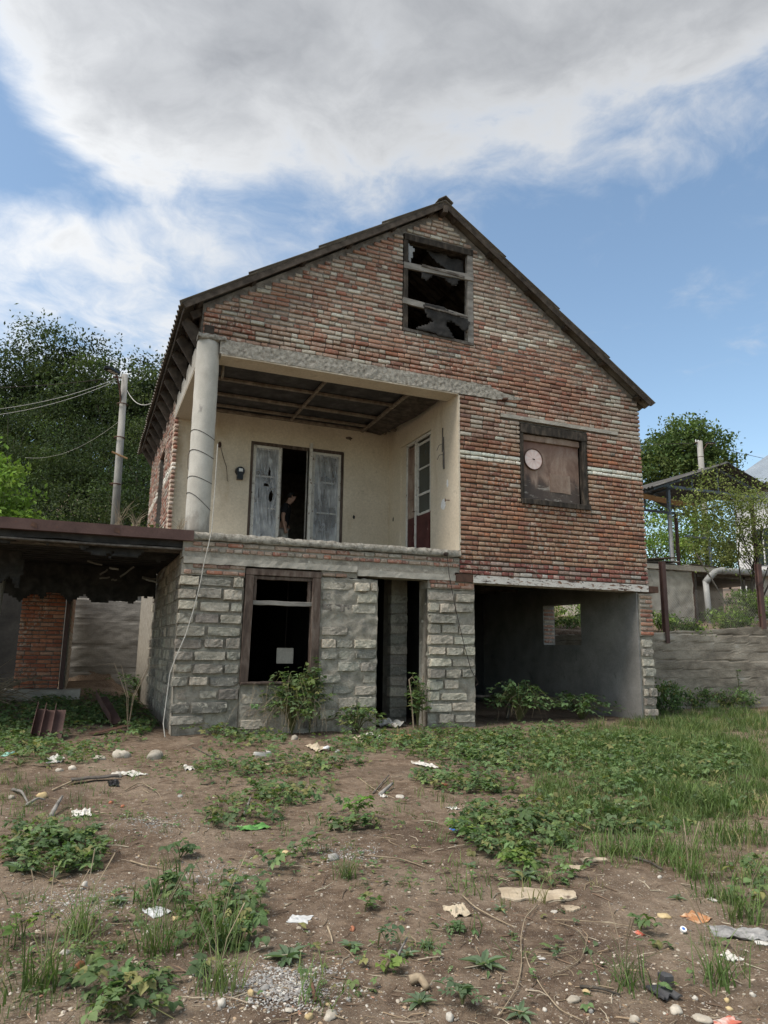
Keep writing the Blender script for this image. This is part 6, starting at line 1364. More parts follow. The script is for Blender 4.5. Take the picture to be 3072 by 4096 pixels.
strew(1500, lambda: rv.uniform(-100, 1300), lambda: rv.uniform(3150, 4150), 0.005, 0.040, STONEP, 4.5)
for gx, gy, rx, ry, n in [(1130, 3950, 230, 90, 3600), (1400, 3420, 150, 40, 900), (620, 3300, 150, 45, 800), (350, 3600, 260, 90, 1400), (860, 3500, 200, 60, 600)]:
    strew(n, lambda: rv.gauss(gx, rx*0.55), lambda: rv.gauss(gy, ry*0.55), 0.004, 0.024, GREYP, 2.5)
bulk('pebbles', PEB, pb, M['pebble'], smooth=False, label='pebbles and gravel strewn over the bare soil', cat='gravel')

# ------------------------------------------------------------------ single plants one can tell apart
def at(x, y): return gp(x, y)
rp2 = random.Random(99)
bramble_plant('bramble_bush', 'leafy bramble with dry arching canes under the ground floor window', on_v(1170, 2860, -0.25)*np.array([1, 1, 0]), 0.80, 330, 0.95, 1.2, rp2, dry=34, cat='bramble')
bramble_plant('bramble_bush', 'bramble shoot climbing the right jamb of the ground floor window', on_v(1240, 2860, -0.12)*np.array([1, 1, 0]), 0.30, 120, 1.20, 1.15, rp2, cat='bramble')
bramble_plant('bramble_bush', 'upright leafy bramble at the right side of the ground floor doorway', on_v(1670, 2890, -0.15)*np.array([1, 1, 0]), 0.26, 130, 0.9, 1.2, rp2, cat='bramble')
bramble_plant('bramble_bush', 'dark bramble spilling out of the garage on the left', np.array([6.2, 0.45, 0.0]), 0.95, 330, 0.75, 1.25, rp2, pal=GREEN[:3], dry=8, cat='bramble')
bramble_plant('bramble_bush', 'low bramble along the foot of the garage wall', np.array([7.6, 0.45, 0.0]), 0.95, 260, 0.50, 1.2, rp2, pal=GREEN[:3], cat='bramble')
bramble_plant('bramble_bush', 'bramble before the pier between window and doorway', on_v(1430, 2890, -0.3)*np.array([1, 1, 0]), 0.60, 150, 0.40, 1.1, rp2, cat='bramble')
bramble_plant('bramble_bush', 'dark green bramble in the passage beside the house flank', at(560, 2800), 0.75, 240, 0.55, 1.2, rp2, pal=GREEN[:3], cat='bramble')
bramble_plant('bramble_bush', 'low creeper along the foot of the left house corner', on_v(860, 2930, -0.2)*np.array([1, 1, 0]), 0.55, 70, 0.2, 1.0, rp2, cat='bramble')
q = MB(); b_ = on_v(1655, 2890, -0.2); b_[2] = 0
q.tube([b_, b_+np.array([-0.04, 0, 0.5]), b_+np.array([-0.09, 0, 0.80]), b_+np.array([-0.03, 0.02, 0.84]), b_+np.array([0.10, 0.02, 0.70])], [0.012, 0.012, 0.010, 0.008, 0.005], 6); q.tube([b_+np.array([0.16, 0, 0]), b_+np.array([0.15, 0, 0.5]), b_+np.array([0.17, 0, 0.86])], [0.014, 0.012, 0.009], 6)
obj('dry_stalks', q, M['dry_stem'], loc=tuple(b_), label='two broken dry stalks standing at the ground floor doorway', cat='stalks')
q = MB(); b_ = at(510, 2930)
for k in range(6):
    a = rp2.uniform(0, 6.28); q.tube([b_, b_+np.array([0.05*cos(a), 0.05*sin(a), 0.5]), b_+np.array([0.25*cos(a), 0.15, 0.85+0.15*rp2.random()]), b_+np.array([0.5*cos(a), 0.2, 0.95])], [0.005, 0.004, 0.003, 0.0012], 5)
obj('bare_twigs', q, M['dry_stem'], loc=tuple(b_), label='bare thin twigs growing in the passage beside the house flank', cat='twigs')
leafy = [(1420, 3290, 0.17, 34, 0.22, 'bright green seedling in the middle of the yard, tallest there', [(0.13, 0.24, 0.05), (0.11, 0.21, 0.05)]), (1390, 3320, 0.22, 30, 0.10, 'low leaves at the foot of the bright green seedling', GREEN), (1480, 3320, 0.10, 14, 0.18, 'two-stemmed young plant right of the bright green seedling', GREEN),
         (860, 3300, 0.20, 30, 0.12, 'bramble clump left of the green plastic strip', GREEN), (1960, 3170, 0.35, 50, 0.14, 'dark bramble mat below the white paper scrap', GREEN), (2080, 3300, 0.40, 80, 0.20, 'large bramble patch right of the worn middle of the yard', GREEN), (1850, 3340, 0.20, 36, 0.14, 'fresh green clump beside the blue scrap', LIME),
         (2110, 3460, 0.20, 40, 0.10, 'feathery bright clump above the long bark slab', LIME), (2480, 3320, 0.38, 60, 0.12, 'broad-leaved patch in front of the grass on the right', GREEN), (260, 3390, 0.34, 70, 0.14, 'broad-leaved bramble patch at the left, largest there', GREEN), (120, 3440, 0.26, 44, 0.10, 'bramble patch at the left edge of the yard', GREEN), (720, 3440, 0.12, 16, 0.14, 'dark single bramble shoot between the left patches', GREEN[:3]), (690, 3560, 0.18, 30, 0.14, 'dense dark weed below the single bramble shoot', GREEN[:3]),
         (1220, 3440, 0.14, 18, 0.14, 'bramble shoot beside the grey rubble chunk', GREEN), (900, 3650, 0.24, 46, 0.15, 'leafy clump among tall grass left of the clear plastic sheet', GREEN), (960, 3760, 0.10, 16, 0.16, 'three-leaved bramble hanging beside the bare soil', GREEN), (1460, 3650, 0.09, 12, 0.08, 'small bramble seedling right of the clear plastic sheet', GREEN), (1810, 3740, 0.10, 16, 0.06, 'low clover-like seedling on bare soil', GREEN),
         (2560, 3720, 0.16, 14, 0.10, 'bramble runner with a red scrap beside it', GREEN), (2640, 3790, 0.06, 5, 0.05, 'single broad leaf right of the bramble runner', GREEN), (430, 3990, 0.22, 40, 0.12, 'large-leaved bramble at the bottom left', GREEN), (620, 3950, 0.20, 30, 0.08, 'bramble near the bottom beside the bare soil', GREEN), (520, 4070, 0.20, 34, 0.12, 'bramble at the very bottom left of the picture', GREEN), (90, 3750, 0.14, 12, 0.16, 'yellow-green shoot at the left edge in the grass', LIME),
         (1850, 4030, 0.10, 20, 0.12, 'grey-green bushy weed at the bottom middle', [(0.10, 0.15, 0.08)]), (1510, 3790, 0.10, 12, 0.16, 'purple-green upright weed in the lower middle', [(0.08, 0.13, 0.07)]), (1540, 3900, 0.09, 14, 0.12, 'yellow-topped seedling in the lower middle', LIME), (300, 2900, 0.45, 70, 0.2, 'bramble mat behind the rusty sheets', GREEN), (70, 3060, 0.4, 50, 0.16, 'weeds around the turquoise scrap at the left edge', GREEN), (840, 3900, 0.10, 14, 0.10, 'small leafy weed beside the gravel patch', GREEN)]
for x, y, r, n, h, lb, pl in leafy: bramble_plant('leafy_weed', lb, at(x, y), r*1.15, int(n*0.8), h*0.75, 0.9 if y < 3500 else 0.72, rp2, pal=pl, cat='weed', group='weeds in the yard')
ros = [(1935, 3870, 0.13, 9, 'grey-green plantain rosette in the lower middle of the bare soil'), (2090, 3510, 0.15, 10, 'broad dark rosette just above the long bark slab'), (1400, 3790, 0.09, 11, 'toothed thistle rosette in the lower middle'), (1700, 3790, 0.09, 10, 'small rosette right of the upright weed'), (1630, 3830, 0.09, 9, 'rosette beside the pale sticks'), (1680, 4020, 0.09, 8, 'pale green rosette near the bottom edge'), (1150, 3830, 0.13, 13, 'spiny grey rosette above the gravel patch'), (470, 3620, 0.10, 9, 'pale-veined rosette in the stony left part'), (2710, 3600, 0.08, 8, 'rosette right of the bark slab'), (2050, 3740, 0.05, 7, 'tiny brownish rosette left of the vine'), (2230, 3800, 0.05, 6, 'tiny upright rosette inside the vine loop'), (1880, 3460, 0.10, 10, 'grey rosette at the twig above the bark slab'), (2080, 4070, 0.10, 8, 'rosette at the bottom edge under the vine'), (380, 3330, 0.13, 12, 'woolly grey rosette at the top of the left bramble patch'), (90, 3490, 0.14, 10, 'grey rosette at the left edge below the bramble patch'), (2000, 3640, 0.06, 8, 'small green rosette left of the vine end'), (1480, 3480, 0.06, 7, 'tiny rosette below the gravel')]
for x, y, r, n, lb in ros: rosette('rosette_weed', lb, at(x, y), r, n, rp2)
for x, y, s, lb in [(2870, 3920, 0.9, 'thick grass tuft at the lower right beside the yellow stone'), (2500, 3950, 0.75, 'thin grass tuft left of the black rubber pieces'), (2990, 3680, 0.85, 'upright grass tuft at the right edge'), (870, 3780, 1.0, 'long-bladed grass tuft left of the clear plastic sheet'), (620, 3820, 0.9, 'grass tuft in the middle of the lower left'), (170, 3950, 1.1, 'dense grass tuft at the lower left edge'), (330, 3740, 0.9, 'grass tuft above the orange brick chunk'), (2760, 3520, 0.8, 'grass tuft at the edge of the right meadow'), (1390, 3520, 0.7, 'single thin grass stalk above the middle soil'), (860, 3970, 0.8, 'grass tuft left of the gravel patch')]: grass_tuft(lb, at(x, y), s, rp2)
# dry grass on the lean-to roof
for k, (x, s, lb) in enumerate([(-0.98, 1.5, 'dry yellow grass at the pole foot on the lean-to roof edge'), (-0.75, 1.0, 'short dry grass right of the pole on the lean-to roof'), (-0.1, 0.8, 'thin dry grass at the column end of the lean-to roof')]):
    c = np.array([x, 0.10, 3.0]); o = empty('dry_grass', tuple(c), lb, 'grass tuft'); mb = MB()
    for j in range(22):
        a = rp2.uniform(0, 6.28); h = s*rp2.uniform(0.1, 0.33); w_ = h*rp2.uniform(0.3, 0.9); mb.tube([c+np.array([rp2.gauss(0, .05), rp2.gauss(0, .04), 0]), c+np.array([w_*0.4*cos(a), w_*0.3*sin(a), h*0.7]), c+np.array([w_*cos(a), w_*0.5*sin(a), h])], [0.003, 0.0025, 0.0015], 3)
    obj('blades', mb, M['dry_stem'], o)
tree('roof_weed', 'green weeds growing on the lean-to roof beside the house flank', (-0.45, 0.5, 3.0), [(-0.45, 0.5, 3.06, 0.22, 0.2, 0.07, 1)], 260, 0.05, OLIVE, 401, 0.006, cat='weed', clump=0.06, limbs=6, mat='leaf')
# tall weeds before the retaining wall
for k, (x, y, h, lb) in enumerate([(2870, 2830, 1.15, 'tall flowering weed stalk before the retaining wall, nearest the right edge'), (2800, 2800, 1.0, 'tall pale-topped weed stalk before the retaining wall, middle one'), (2960, 2830, 0.9, 'thin dark weed stalk before the retaining wall at far right')]):
    c = at(x, y); o = empty('tall_weed', tuple(c), lb, 'weed'); st = MB(); st.tube([c, c+np.array([0.02, 0, h*0.5]), c+np.array([0.0, 0, h])], [0.010, 0.008, 0.004], 5); obj('stalk', st, M['green_stem'], o); its = []
    for j in range(26): its.append((rp2.randrange(6), c+np.array([rp2.gauss(0, .03), rp2.gauss(0, .03), h*rp2.uniform(0.1, 1.0)]), orient(rp2.uniform(0, 6.28), rp2.uniform(-0.2, 0.6))*rp2.uniform(0.6, 1.1), pick([(g, 1) for g in GREEN], rp2, 0.2)))
    bulk('foliage', TRI, its, M['leaf'], o, kind=None)
tree('dark_shrub', 'dark bush at the foot of the retaining wall, left one', tuple(at(2790, 2830)), [(*(at(2790, 2830)+np.array([0, 0, 0.22])), 0.75, 0.3, 0.2, 1)], 1700, 0.07, GREEN, 402, 0.01, cat='bush', clump=0.1, mat='leaf')
tree('dark_shrub', 'dark bush at the foot of the retaining wall, right one', tuple(at(2930, 2830)), [(*(at(2930, 2830)+np.array([0, 0, 0.24])), 0.8, 0.3, 0.22, 1)], 1700, 0.07, GREEN, 403, 0.01, cat='bush', clump=0.1, mat='leaf')
tree('dark_shrub', 'leafy weeds between the house corner and the retaining wall', tuple(at(2670, 2850)), [(*(at(2670, 2850)+np.array([0, 0, 0.3])), 0.3, 0.4, 0.4, 1)], 1500, 0.08, GREEN, 404, 0.01, cat='bush', clump=0.1, mat='leaf')
tree('slope_weeds', 'weeds on the terrace slope seen through the garage wall hole', (12.0, 5.8, 1.8), [(11.5, 5.6, 1.95, 1.3, 1.3, 0.25, 1), (12.8, 7.5, 2.4, 1.5, 1.5, 0.4, 1), (14.5, 9.5, 2.9, 2, 2, 0.6, 1)], 6000, 0.10, LIME+MID, 405, 0.01, cat='weeds', clump=0.14, mat='leaf')

# ------------------------------------------------------------------ stones, one by one
def rock_mesh(rng):
    nu, nv = 14, 9; V = []; F = []; sd = rng.uniform(0, 99)
    for j in range(nv+1):
        ph = -pi/2+pi*j/nv
        for i in range(nu):
            th = 2*pi*i/nu; d = np.array([cos(ph)*cos(th), cos(ph)*sin(th), sin(ph)]); k = 1+0.34*mn.noise(tuple(d*1.2+sd))+0.20*mn.noise(tuple(d*2.7+sd))+0.07*mn.noise(tuple(d*6+sd)); V.append(d*k*0.5)
    for j in range(nv):
        for i in range(nu): F.append((j*nu+i, j*nu+(i+1) % nu, (j+1)*nu+(i+1) % nu, (j+1)*nu+i))
    return np.array(V), F
rr3 = random.Random(13)
ROCKM = [mesh_from('stone', *rock_mesh(rr3), M['stone'], smooth=True) for _ in range(7)]
M['white_stone'] = pm('white_limestone', [(0.25, (0.36, 0.335, 0.29)), (0.5, (0.47, 0.44, 0.39)), (0.75, (0.56, 0.53, 0.47))], 12, 7, 0.9, 60, 0.5, 0.005, stain=((0.22, 0.175, 0.13), 9, 0.54, 0.70))
M['yellow_stone'] = pm('yellow_stone', [(0.25, (0.36, 0.27, 0.14)), (0.5, (0.48, 0.37, 0.20)), (0.75, (0.56, 0.46, 0.28))], 12, 7, 0.85, 60, 0.4, 0.004)
M['brick_bit'] = pm('brick_bit', [(0.25, (0.28, 0.10, 0.06)), (0.5, (0.40, 0.16, 0.09)), (0.75, (0.47, 0.24, 0.15))], 14, 7, 0.9, 60, 0.5, 0.004)
M['grey_stone'] = pm('grey_stone', [(0.25, (0.19, 0.185, 0.175)), (0.5, (0.29, 0.28, 0.265)), (0.75, (0.38, 0.37, 0.35))], 10, 7, 0.9, 60, 0.5, 0.005)
def stone(x, y, px, label, mat='stone', flat=0.7, yaw=None, asp=0.8):
    p = at(x, y); s = px*mpp(p)*0.86; k = rr3.randrange(7)
    me = ROCKM[k]
    if mat != 'stone':
        key = (k, mat)
        if key not in RMC: RMC[key] = me.copy(); RMC[key].materials.clear(); RMC[key].materials.append(M[mat])
        me = RMC[key]
    o = bpy.data.objects.new('stone', me); _link(o); o.location = p+np.array([0, 0, s*flat*0.16]); o.scale = (s, s*asp, s*flat); o.rotation_euler = (rr3.uniform(-.15, .15), rr3.uniform(-.15, .15), rr3.uniform(0, 6.28) if yaw is None else yaw); tag(o, label, 'stone', 'stones lying in the yard')
RMC = {}
for a in [(620, 3035, 82, 'large round boulder below the left house corner'), (484, 3030, 78, 'second large boulder, left of the one at the house corner'), (398, 3040, 55, 'flat half buried boulder left of the two large ones', 'stone', 0.45), (466, 3110, 54, 'pale round stone beside the white flat slab', 'white_stone'), (237, 3085, 34, 'brown oval stone left of the boulders'), (289, 3075, 40, 'reddish oval stone between the boulders and the left edge'), (168, 3185, 48, 'yellowish stone at the left with a brick bit behind it', 'yellow_stone'), (45, 3190, 34, 'two-toned pebble stone at the left edge'),
          (1178, 2955, 40, 'round brown stone below the bramble bush'), (1600, 3190, 48, 'pale flat stone in the middle of the yard', 'white_stone', 0.35), (1332, 3450, 58, 'grey rubble chunk at the gravel in the middle', 'grey_stone'), (1140, 3420, 42, 'pale flat stone left of the rubble chunk', 'yellow_stone', 0.4), (720, 3190, 26, 'small grey oval stone in the left middle', 'grey_stone'), (335, 3545, 38, 'white angular stone standing in the left gravel', 'white_stone', 1.1), (259, 3812, 42, 'white stone in the grass at the lower left', 'white_stone'), (703, 3675, 48, 'flat yellowish stone left of the tall grass', 'yellow_stone', 0.4), (590, 3730, 24, 'small white stone in the left gravel', 'white_stone'),
          (885, 4035, 52, 'pale angular stone near the bottom, left of the gravel', 'white_stone', 0.8), (1003, 3995, 34, 'upright yellow stone left of the gravel patch', 'yellow_stone', 1.0), (1060, 3968, 44, 'smooth grey stone in the gravel patch', 'grey_stone', 0.6), (1322, 4075, 72, 'large pale stone at the bottom edge below the gravel', 'stone', 0.5), (1235, 4082, 42, 'yellow stone at the bottom edge below the gravel', 'yellow_stone', 0.7), (1315, 4024, 36, 'flat yellow stone right of the gravel', 'yellow_stone', 0.3), (1155, 4055, 44, 'pale flat stone at the lower end of the gravel', 'stone', 0.4), (480, 4030, 40, 'small pale stone at the bottom left under the bramble'),
          (1800, 4080, 48, 'white knobbly stone at the bottom middle', 'white_stone', 0.8), (2294, 4000, 68, 'long pale stone at the bottom right of the vine', 'stone', 0.45), (2346, 3972, 36, 'small round yellow stone above the long pale stone', 'yellow_stone'), (2362, 4045, 30, 'grey-white small stone below the long pale stone', 'grey_stone'), (2536, 4080, 58, 'round stone at the bottom right edge'), (2704, 4046, 66, 'lumpy stone below the black rubber pieces', 'stone', 0.6), (2808, 4076, 84, 'broad flat stone at the bottom right corner', 'stone', 0.4), (2908, 3995, 32, 'bright yellow stone at the lower right', 'yellow_stone'), (2917, 4030, 34, 'pale yellow stone below the bright yellow one', 'yellow_stone', 0.6), (2656, 3660, 66, 'flat oval tan stone at the right', 'yellow_stone', 0.35), (2780, 3985, 28, 'small stone right of the black rubber pieces', 'white_stone'),
          (2640, 3515, 26, 'white round pebble above the flat oval tan stone', 'white_stone'), (2620, 3950, 26, 'brown stone at the foot of the thick grass tuft'), (2215, 3640, 34, 'pair of white crumbs below the bark slab', 'white_stone', 0.4), (1395, 4000, 30, 'small grey stone right of the gravel patch', 'grey_stone', 0.5), (1410, 3715, 30, 'brick-coloured stub in the middle of the bare soil', 'brick_bit', 1.0), (322, 3860, 46, 'orange brick chunk in the grass at the lower left', 'brick_bit', 0.9), (491, 3230, 22, 'bright orange brick bit in the left middle', 'brick_bit'), (443, 3212, 22, 'orange brick bit left of the bright one', 'brick_bit'), (1130, 3450, 44, 'flat brick fragment near the rubble chunk', 'brick_bit', 0.35), (1772, 3146, 44, 'orange brick fragment right of the worn middle', 'brick_bit', 0.5), (1142, 3090, 36, 'brick fragment in the weeds below the shoe', 'brick_bit', 0.6), (2730, 3440, 40, 'red brick fragment in the right grass', 'brick_bit', 0.5), (2470, 3220, 34, 'pale stone in the right meadow', 'white_stone', 0.5), (1955, 3640, 26, 'small reddish stone left of the bark slab', 'stone', 0.5),
          (1350, 3010, 30, 'grey stone left of the doorway rubbish', 'grey_stone'), (3010, 3980, 30, 'pale stone at the right edge', 'white_stone'), (2180, 4040, 26, 'white crumb at the vine near the bottom', 'white_stone')]: stone(*a)

# ------------------------------------------------------------------ rubbish and odd things in the yard
def crumple(name, label, x, y, w, d, h, mat, cat, seed, yaw=0.0, res=16, th=0.003):
    """a crumpled sheet lying on the ground; w and d in photo pixels at that place"""
    p = at(x, y); m = mpp(p); W, D, H = w*m, d*m, h*m; q = MB(); P = []; c, s = cos(yaw), sin(yaw)
    for j in range(res+1):
        r = []
        for i in range(res+1):
            u, v = i/res-0.5, j/res-0.5; e = 1+0.28*mn.noise((atan2(v, u)*1.7, seed, 0)); k = min(1.0, 0.5/max(abs(u), abs(v), 1e-4)); X_, Y_ = u*W*e, v*D*e
            g = 1-max(abs(u), abs(v))*1.4
            zz = H*(0.4*max(0, g)+0.9*abs(mn.noise((u*2.6+seed, v*2.6, seed)))+0.35*mn.noise((u*6+seed, v*6, 3)))
            xx, yy = p[0]+X_*c-Y_*s, p[1]+X_*s+Y_*c; r.append((xx, yy, ground_z(xx, yy)+max(0.004, zz)))
        P.append(r)
    q.grid(P, thick=(0, 0, -th)); return obj(name, q, M[mat], loc=tuple(p), label=label, cat=cat, smooth=False)
M['paper'] = pm('dirty_paper', [(0.25, (0.42, 0.395, 0.35)), (0.5, (0.55, 0.53, 0.485)), (0.75, (0.65, 0.635, 0.60))], 6, 5, 0.8, 40, 0.2, 0.003, stain=((0.27, 0.215, 0.16), 9, 0.54, 0.70))
M['tan_paper'] = pm('tan_card', [(0.25, (0.32, 0.26, 0.18)), (0.5, (0.45, 0.38, 0.28)), (0.75, (0.53, 0.47, 0.36))], 6, 6, 0.9, 40, 0.3, 0.003, stain=((0.2, 0.15, 0.11), 6, 0.62, 0.75))
M['clear_film'] = pm('dusty_film', [(0.3, (0.48, 0.49, 0.49)), (0.7, (0.62, 0.63, 0.63))], 8, 4, 0.25, 40, 0.3, 0.003, spec=0.5)
M['rag'] = pm('grey_rag', [(0.25, (0.10, 0.10, 0.10)), (0.5, (0.26, 0.255, 0.25)), (0.75, (0.45, 0.44, 0.43))], 9, 6, 0.95, 60, 0.6, 0.006)
M['green_plastic'] = pm('green_plastic', [(0.3, (0.08, 0.24, 0.05)), (0.7, (0.17, 0.36, 0.11))], 6, 4, 0.35, 40, 0.2, 0.002, spec=0.5)
M['turquoise'] = pm('turquoise_plastic', [(0.3, (0.22, 0.45, 0.38)), (0.7, (0.36, 0.58, 0.50))], 6, 4, 0.45, 40, 0.2, 0.002)
M['blue_plastic'] = pm('blue_plastic', [(0.3, (0.04, 0.12, 0.42)), (0.7, (0.07, 0.19, 0.55))], 6, 4, 0.4, 40, 0.2, 0.002)
M['red_plastic'] = pm('red_plastic', [(0.35, (0.42, 0.09, 0.06)), (0.55, (0.50, 0.15, 0.10)), (0.65, (0.6, 0.5, 0.45))], 6, 4, 0.4, 40, 0.2, 0.002)
M['orange_paper'] = pm('orange_paper', [(0.3, (0.20, 0.12, 0.08)), (0.5, (0.42, 0.19, 0.08)), (0.68, (0.52, 0.42, 0.30))], 14, 6, 0.7, 40, 0.3, 0.003)
M['rubber'] = pm('black_rubber', [(0.3, (0.045, 0.045, 0.048)), (0.7, (0.085, 0.085, 0.088))], 10, 5, 0.7, 60, 0.3, 0.003)
M['barkslab'] = pm('dead_bark', [(0.25, (0.27, 0.21, 0.145)), (0.5, (0.40, 0.33, 0.24)), (0.75, (0.50, 0.43, 0.33))], 6, 8, 0.95, 50, 0.7, 0.006, stain=((0.13, 0.095, 0.07), 6, 0.6, 0.7))
for a in [('paper_scrap', 'white crumpled paper at the left under the rusty sheets', 219, 3046, 62, 90, 22, 'paper', 'paper', 1.0), ('white_slab', 'flat white slab of plaster beside the pale round stone', 527, 3098, 74, 110, 12, 'paper', 'slab', 2.0, 0.5), ('crumpled_cloth', 'dirty white crumpled cloth in the left middle', 325, 3255, 68, 120, 30, 'paper', 'cloth', 3.0), ('plastic_scrap', 'turquoise plastic scrap in the weeds at the left edge', 40, 3020, 55, 80, 14, 'turquoise', 'scrap', 4.0), ('plastic_bag', 'black plastic bag at the end of the dark board', 454, 3140, 40, 70, 12, 'black_plastic', 'bag', 5.0),
          ('paper_scrap', 'tan paper below the pier, left of the white bottle', 1262, 2995, 52, 150, 26, 'tan_paper', 'paper', 6.0), ('paper_sheet', 'large white crumpled sheet in the ground floor doorway', 1545, 2905, 90, 160, 42, 'paper', 'sheet', 7.0, 0.4), ('paper_scrap', 'white torn paper left of the doorway sheet', 1494, 2945, 44, 120, 20, 'paper', 'paper', 8.0), ('paper_scrap', 'grey torn card in the rubbish before the doorway', 1440, 2960, 46, 120, 14, 'tan_paper', 'card', 9.0), ('red_scrap', 'red and white wrapper before the doorway', 1556, 2960, 14, 40, 8, 'red_plastic', 'wrapper', 10.0), ('paper_scrap', 'white paper scrap in the middle before the bramble mat', 1700, 3068, 52, 110, 16, 'paper', 'paper', 11.0, 0.3), ('paper_scrap', 'small white scrap right of the worn middle', 1809, 3234, 34, 60, 10, 'paper', 'paper', 12.0), ('plastic_scrap', 'bright blue plastic scrap beside the fresh green clump', 1814, 3316, 16, 40, 9, 'blue_plastic', 'scrap', 13.0), ('plastic_strip', 'torn bright green plastic strip in the left middle', 1015, 3308, 128, 70, 20, 'green_plastic', 'strip', 14.0, 0.35),
          ('plastic_sheet', 'clear dusty plastic sheet on the bare soil right of the tall grass', 1199, 3668, 86, 80, 10, 'clear_film', 'sheet', 15.0, -0.6), ('plastic_sheet', 'wavy clear plastic piece in the left gravel', 630, 3655, 84, 90, 14, 'clear_film', 'sheet', 16.0, 0.5), ('crumpled_cloth', 'dirty crumpled rag left of the long bark slab', 1829, 3656, 78, 110, 26, 'tan_paper', 'rag', 17.0), ('rag', 'long grey twisted rag at the right edge', 2960, 3738, 210, 120, 30, 'rag', 'rag', 18.0, -0.55), ('paper_scrap', 'white paper scrap below the grey rag', 2921, 3830, 56, 70, 16, 'paper', 'paper', 19.0), ('magazine', 'torn orange booklet at the right above the bottle cap', 2785, 3668, 92, 90, 14, 'orange_paper', 'booklet', 20.0, 0.2), ('red_scrap', 'red and white wrapper beside the bramble runner', 2556, 3728, 26, 40, 9, 'red_plastic', 'wrapper', 21.0), ('red_scrap', 'red torn wrapper at the bottom right corner', 2900, 4082, 110, 50, 10, 'red_plastic', 'wrapper', 22.0), ('paper_scrap', 'small white paper inside the vine loop', 2165, 3835, 26, 30, 8, 'paper', 'paper', 23.0), ('paper_scrap', 'white plastic crumb above the grey rag', 2850, 3608, 26, 34, 8, 'paper', 'paper', 24.0), ('paper_scrap', 'small white torn paper right of the boulders', 755, 3075, 36, 80, 14, 'paper', 'paper', 25.0), ('paper_scrap', 'white scrap beside the driftwood piece in the middle', 1533, 3185, 24, 40, 12, 'paper', 'paper', 26.0), ('white_board', 'white board corner at the right edge under the rag', 3050, 3775, 60, 60, 6, 'paper', 'board', 27.0, -0.6)]: crumple(*a)
# long slab of bark and smaller ones
def bark(label, x, y, w, d, yaw, seed, mat='barkslab', name='bark_slab', cat='bark', arch=0.5):
    p = at(x, y); m = mpp(p); W, D = w*m, d*m; q = MB(); P = []; c, s = cos(yaw), sin(yaw); n, k = 26, 9
    for j in range(k+1):
        r = []
        for i in range(n+1):
            u, v = i/n-0.5, j/k-0.5; wd = D*(0.45+0.55*(0.5-u)**0.7)*(1-3.2*abs(u)**4)*(1+0.35*mn.noise((u*7, seed, v*0.5))); X_ = u*W+0.04*W*mn.noise((v*4, seed, 1)); Y_ = v*wd
            xx, yy = p[0]+X_*c-Y_*s, p[1]+X_*s+Y_*c; r.append((xx, yy, ground_z(xx, yy)+0.012+arch*D*(0.25-v*v)*0.5+0.006*mn.noise((xx*20, yy*20, seed))))
        P.append(r)
    q.grid(P, thick=(0, 0, -0.010)); obj(name, q, M[mat], loc=tuple(p), label=label, cat=cat)
bark('long pale bark slab lying on the soil at the right', 2150, 3580, 300, 150, -0.40, 1.0, arch=0.5); bark('pale bark flake at the right end of the long slab', 2285, 3625, 66, 60, -0.2, 2.0); bark('narrow bark piece above the long slab', 2372, 3450, 100, 70, -0.45, 3.0); bark('short curled bark piece above the long slab', 2305, 3484, 60, 60, -0.2, 4.0, arch=0.9); bark('flat wooden lath under the white shoe', 1040, 3060, 110, 60, 0.15, 5.0, arch=0.1)
bark('yellowish lath right of the rubble chunk', 1500, 3482, 80, 24, -0.2, 7.0, arch=0.1)
q = MB(); p = at(371, 3135); q.bar(p+np.array([-0.20, 0.0, 0.03]), p+np.array([0.24, 0.06, 0.04]), 0.08, 0.022, segs=6, wob=0.006, rng=rq); obj('dark_board', q, M['old_wood'], loc=tuple(p), label='dark split board lying at the left, bag at its end', cat='board')
q = MB(); p = at(1617, 2955); q.bar(p+np.array([-0.12, 0.0, 0.04]), p+np.array([0.12, -0.04, 0.04]), 0.12, 0.065); obj('loose_brick', q, M['brick_bit'], loc=tuple(p), label='dark red loose brick in the rubbish before the doorway', cat='brick')
def stick(label, pts, r0, r1, mat, name='stick', cat='stick'):
    P = [at(*a[:2])+np.array([0, 0, (a[2] if len(a) > 2 else 0.012)]) for a in pts]; S = []
    for i in range(len(P)-1):
        for t in np.linspace(0, 1, 5)[:-1]: S.append(P[i]+(P[i+1]-P[i])*t)
    S.append(P[-1]); S = [S[0]]+[(S[i-1]+2*S[i]+S[i+1])/4 for i in range(1, len(S)-1)]+[S[-1]]
    q = MB(); q.tube(S, list(np.linspace(r0, r1, len(S))), 6); obj(name, q, M[mat], loc=tuple(P[0]), label=label, cat=cat, smooth=True)
stick('dark straight stick in the worn middle of the yard', [(1492, 3175), (1556, 3110, 0.03)], 0.008, 0.006, 'old_wood'); stick('pale driftwood piece in the worn middle', [(1520, 3182), (1570, 3152, 0.05)], 0.022, 0.012, 'grey_wood'); stick('thin twig across the worn middle', [(1430, 3115), (1500, 3160), (1580, 3205)], 0.005, 0.003, 'dry_stem')
stick('bleached root piece at the left', [(200, 3275), (225, 3245, 0.06), (245, 3225, 0.09)], 0.022, 0.012, 'grey_wood'); stick('bleached forked branch at the left edge', [(50, 3165), (85, 3185, 0.05), (110, 3215, 0.02)], 0.016, 0.008, 'grey_wood'); stick('second bleached branch at the left edge', [(105, 3225), (150, 3205, 0.04), (180, 3200)], 0.014, 0.006, 'grey_wood'); stick('brown stick above the crumpled cloth', [(210, 3165), (300, 3135, 0.03), (345, 3125)], 0.010, 0.006, 'dry_stem')
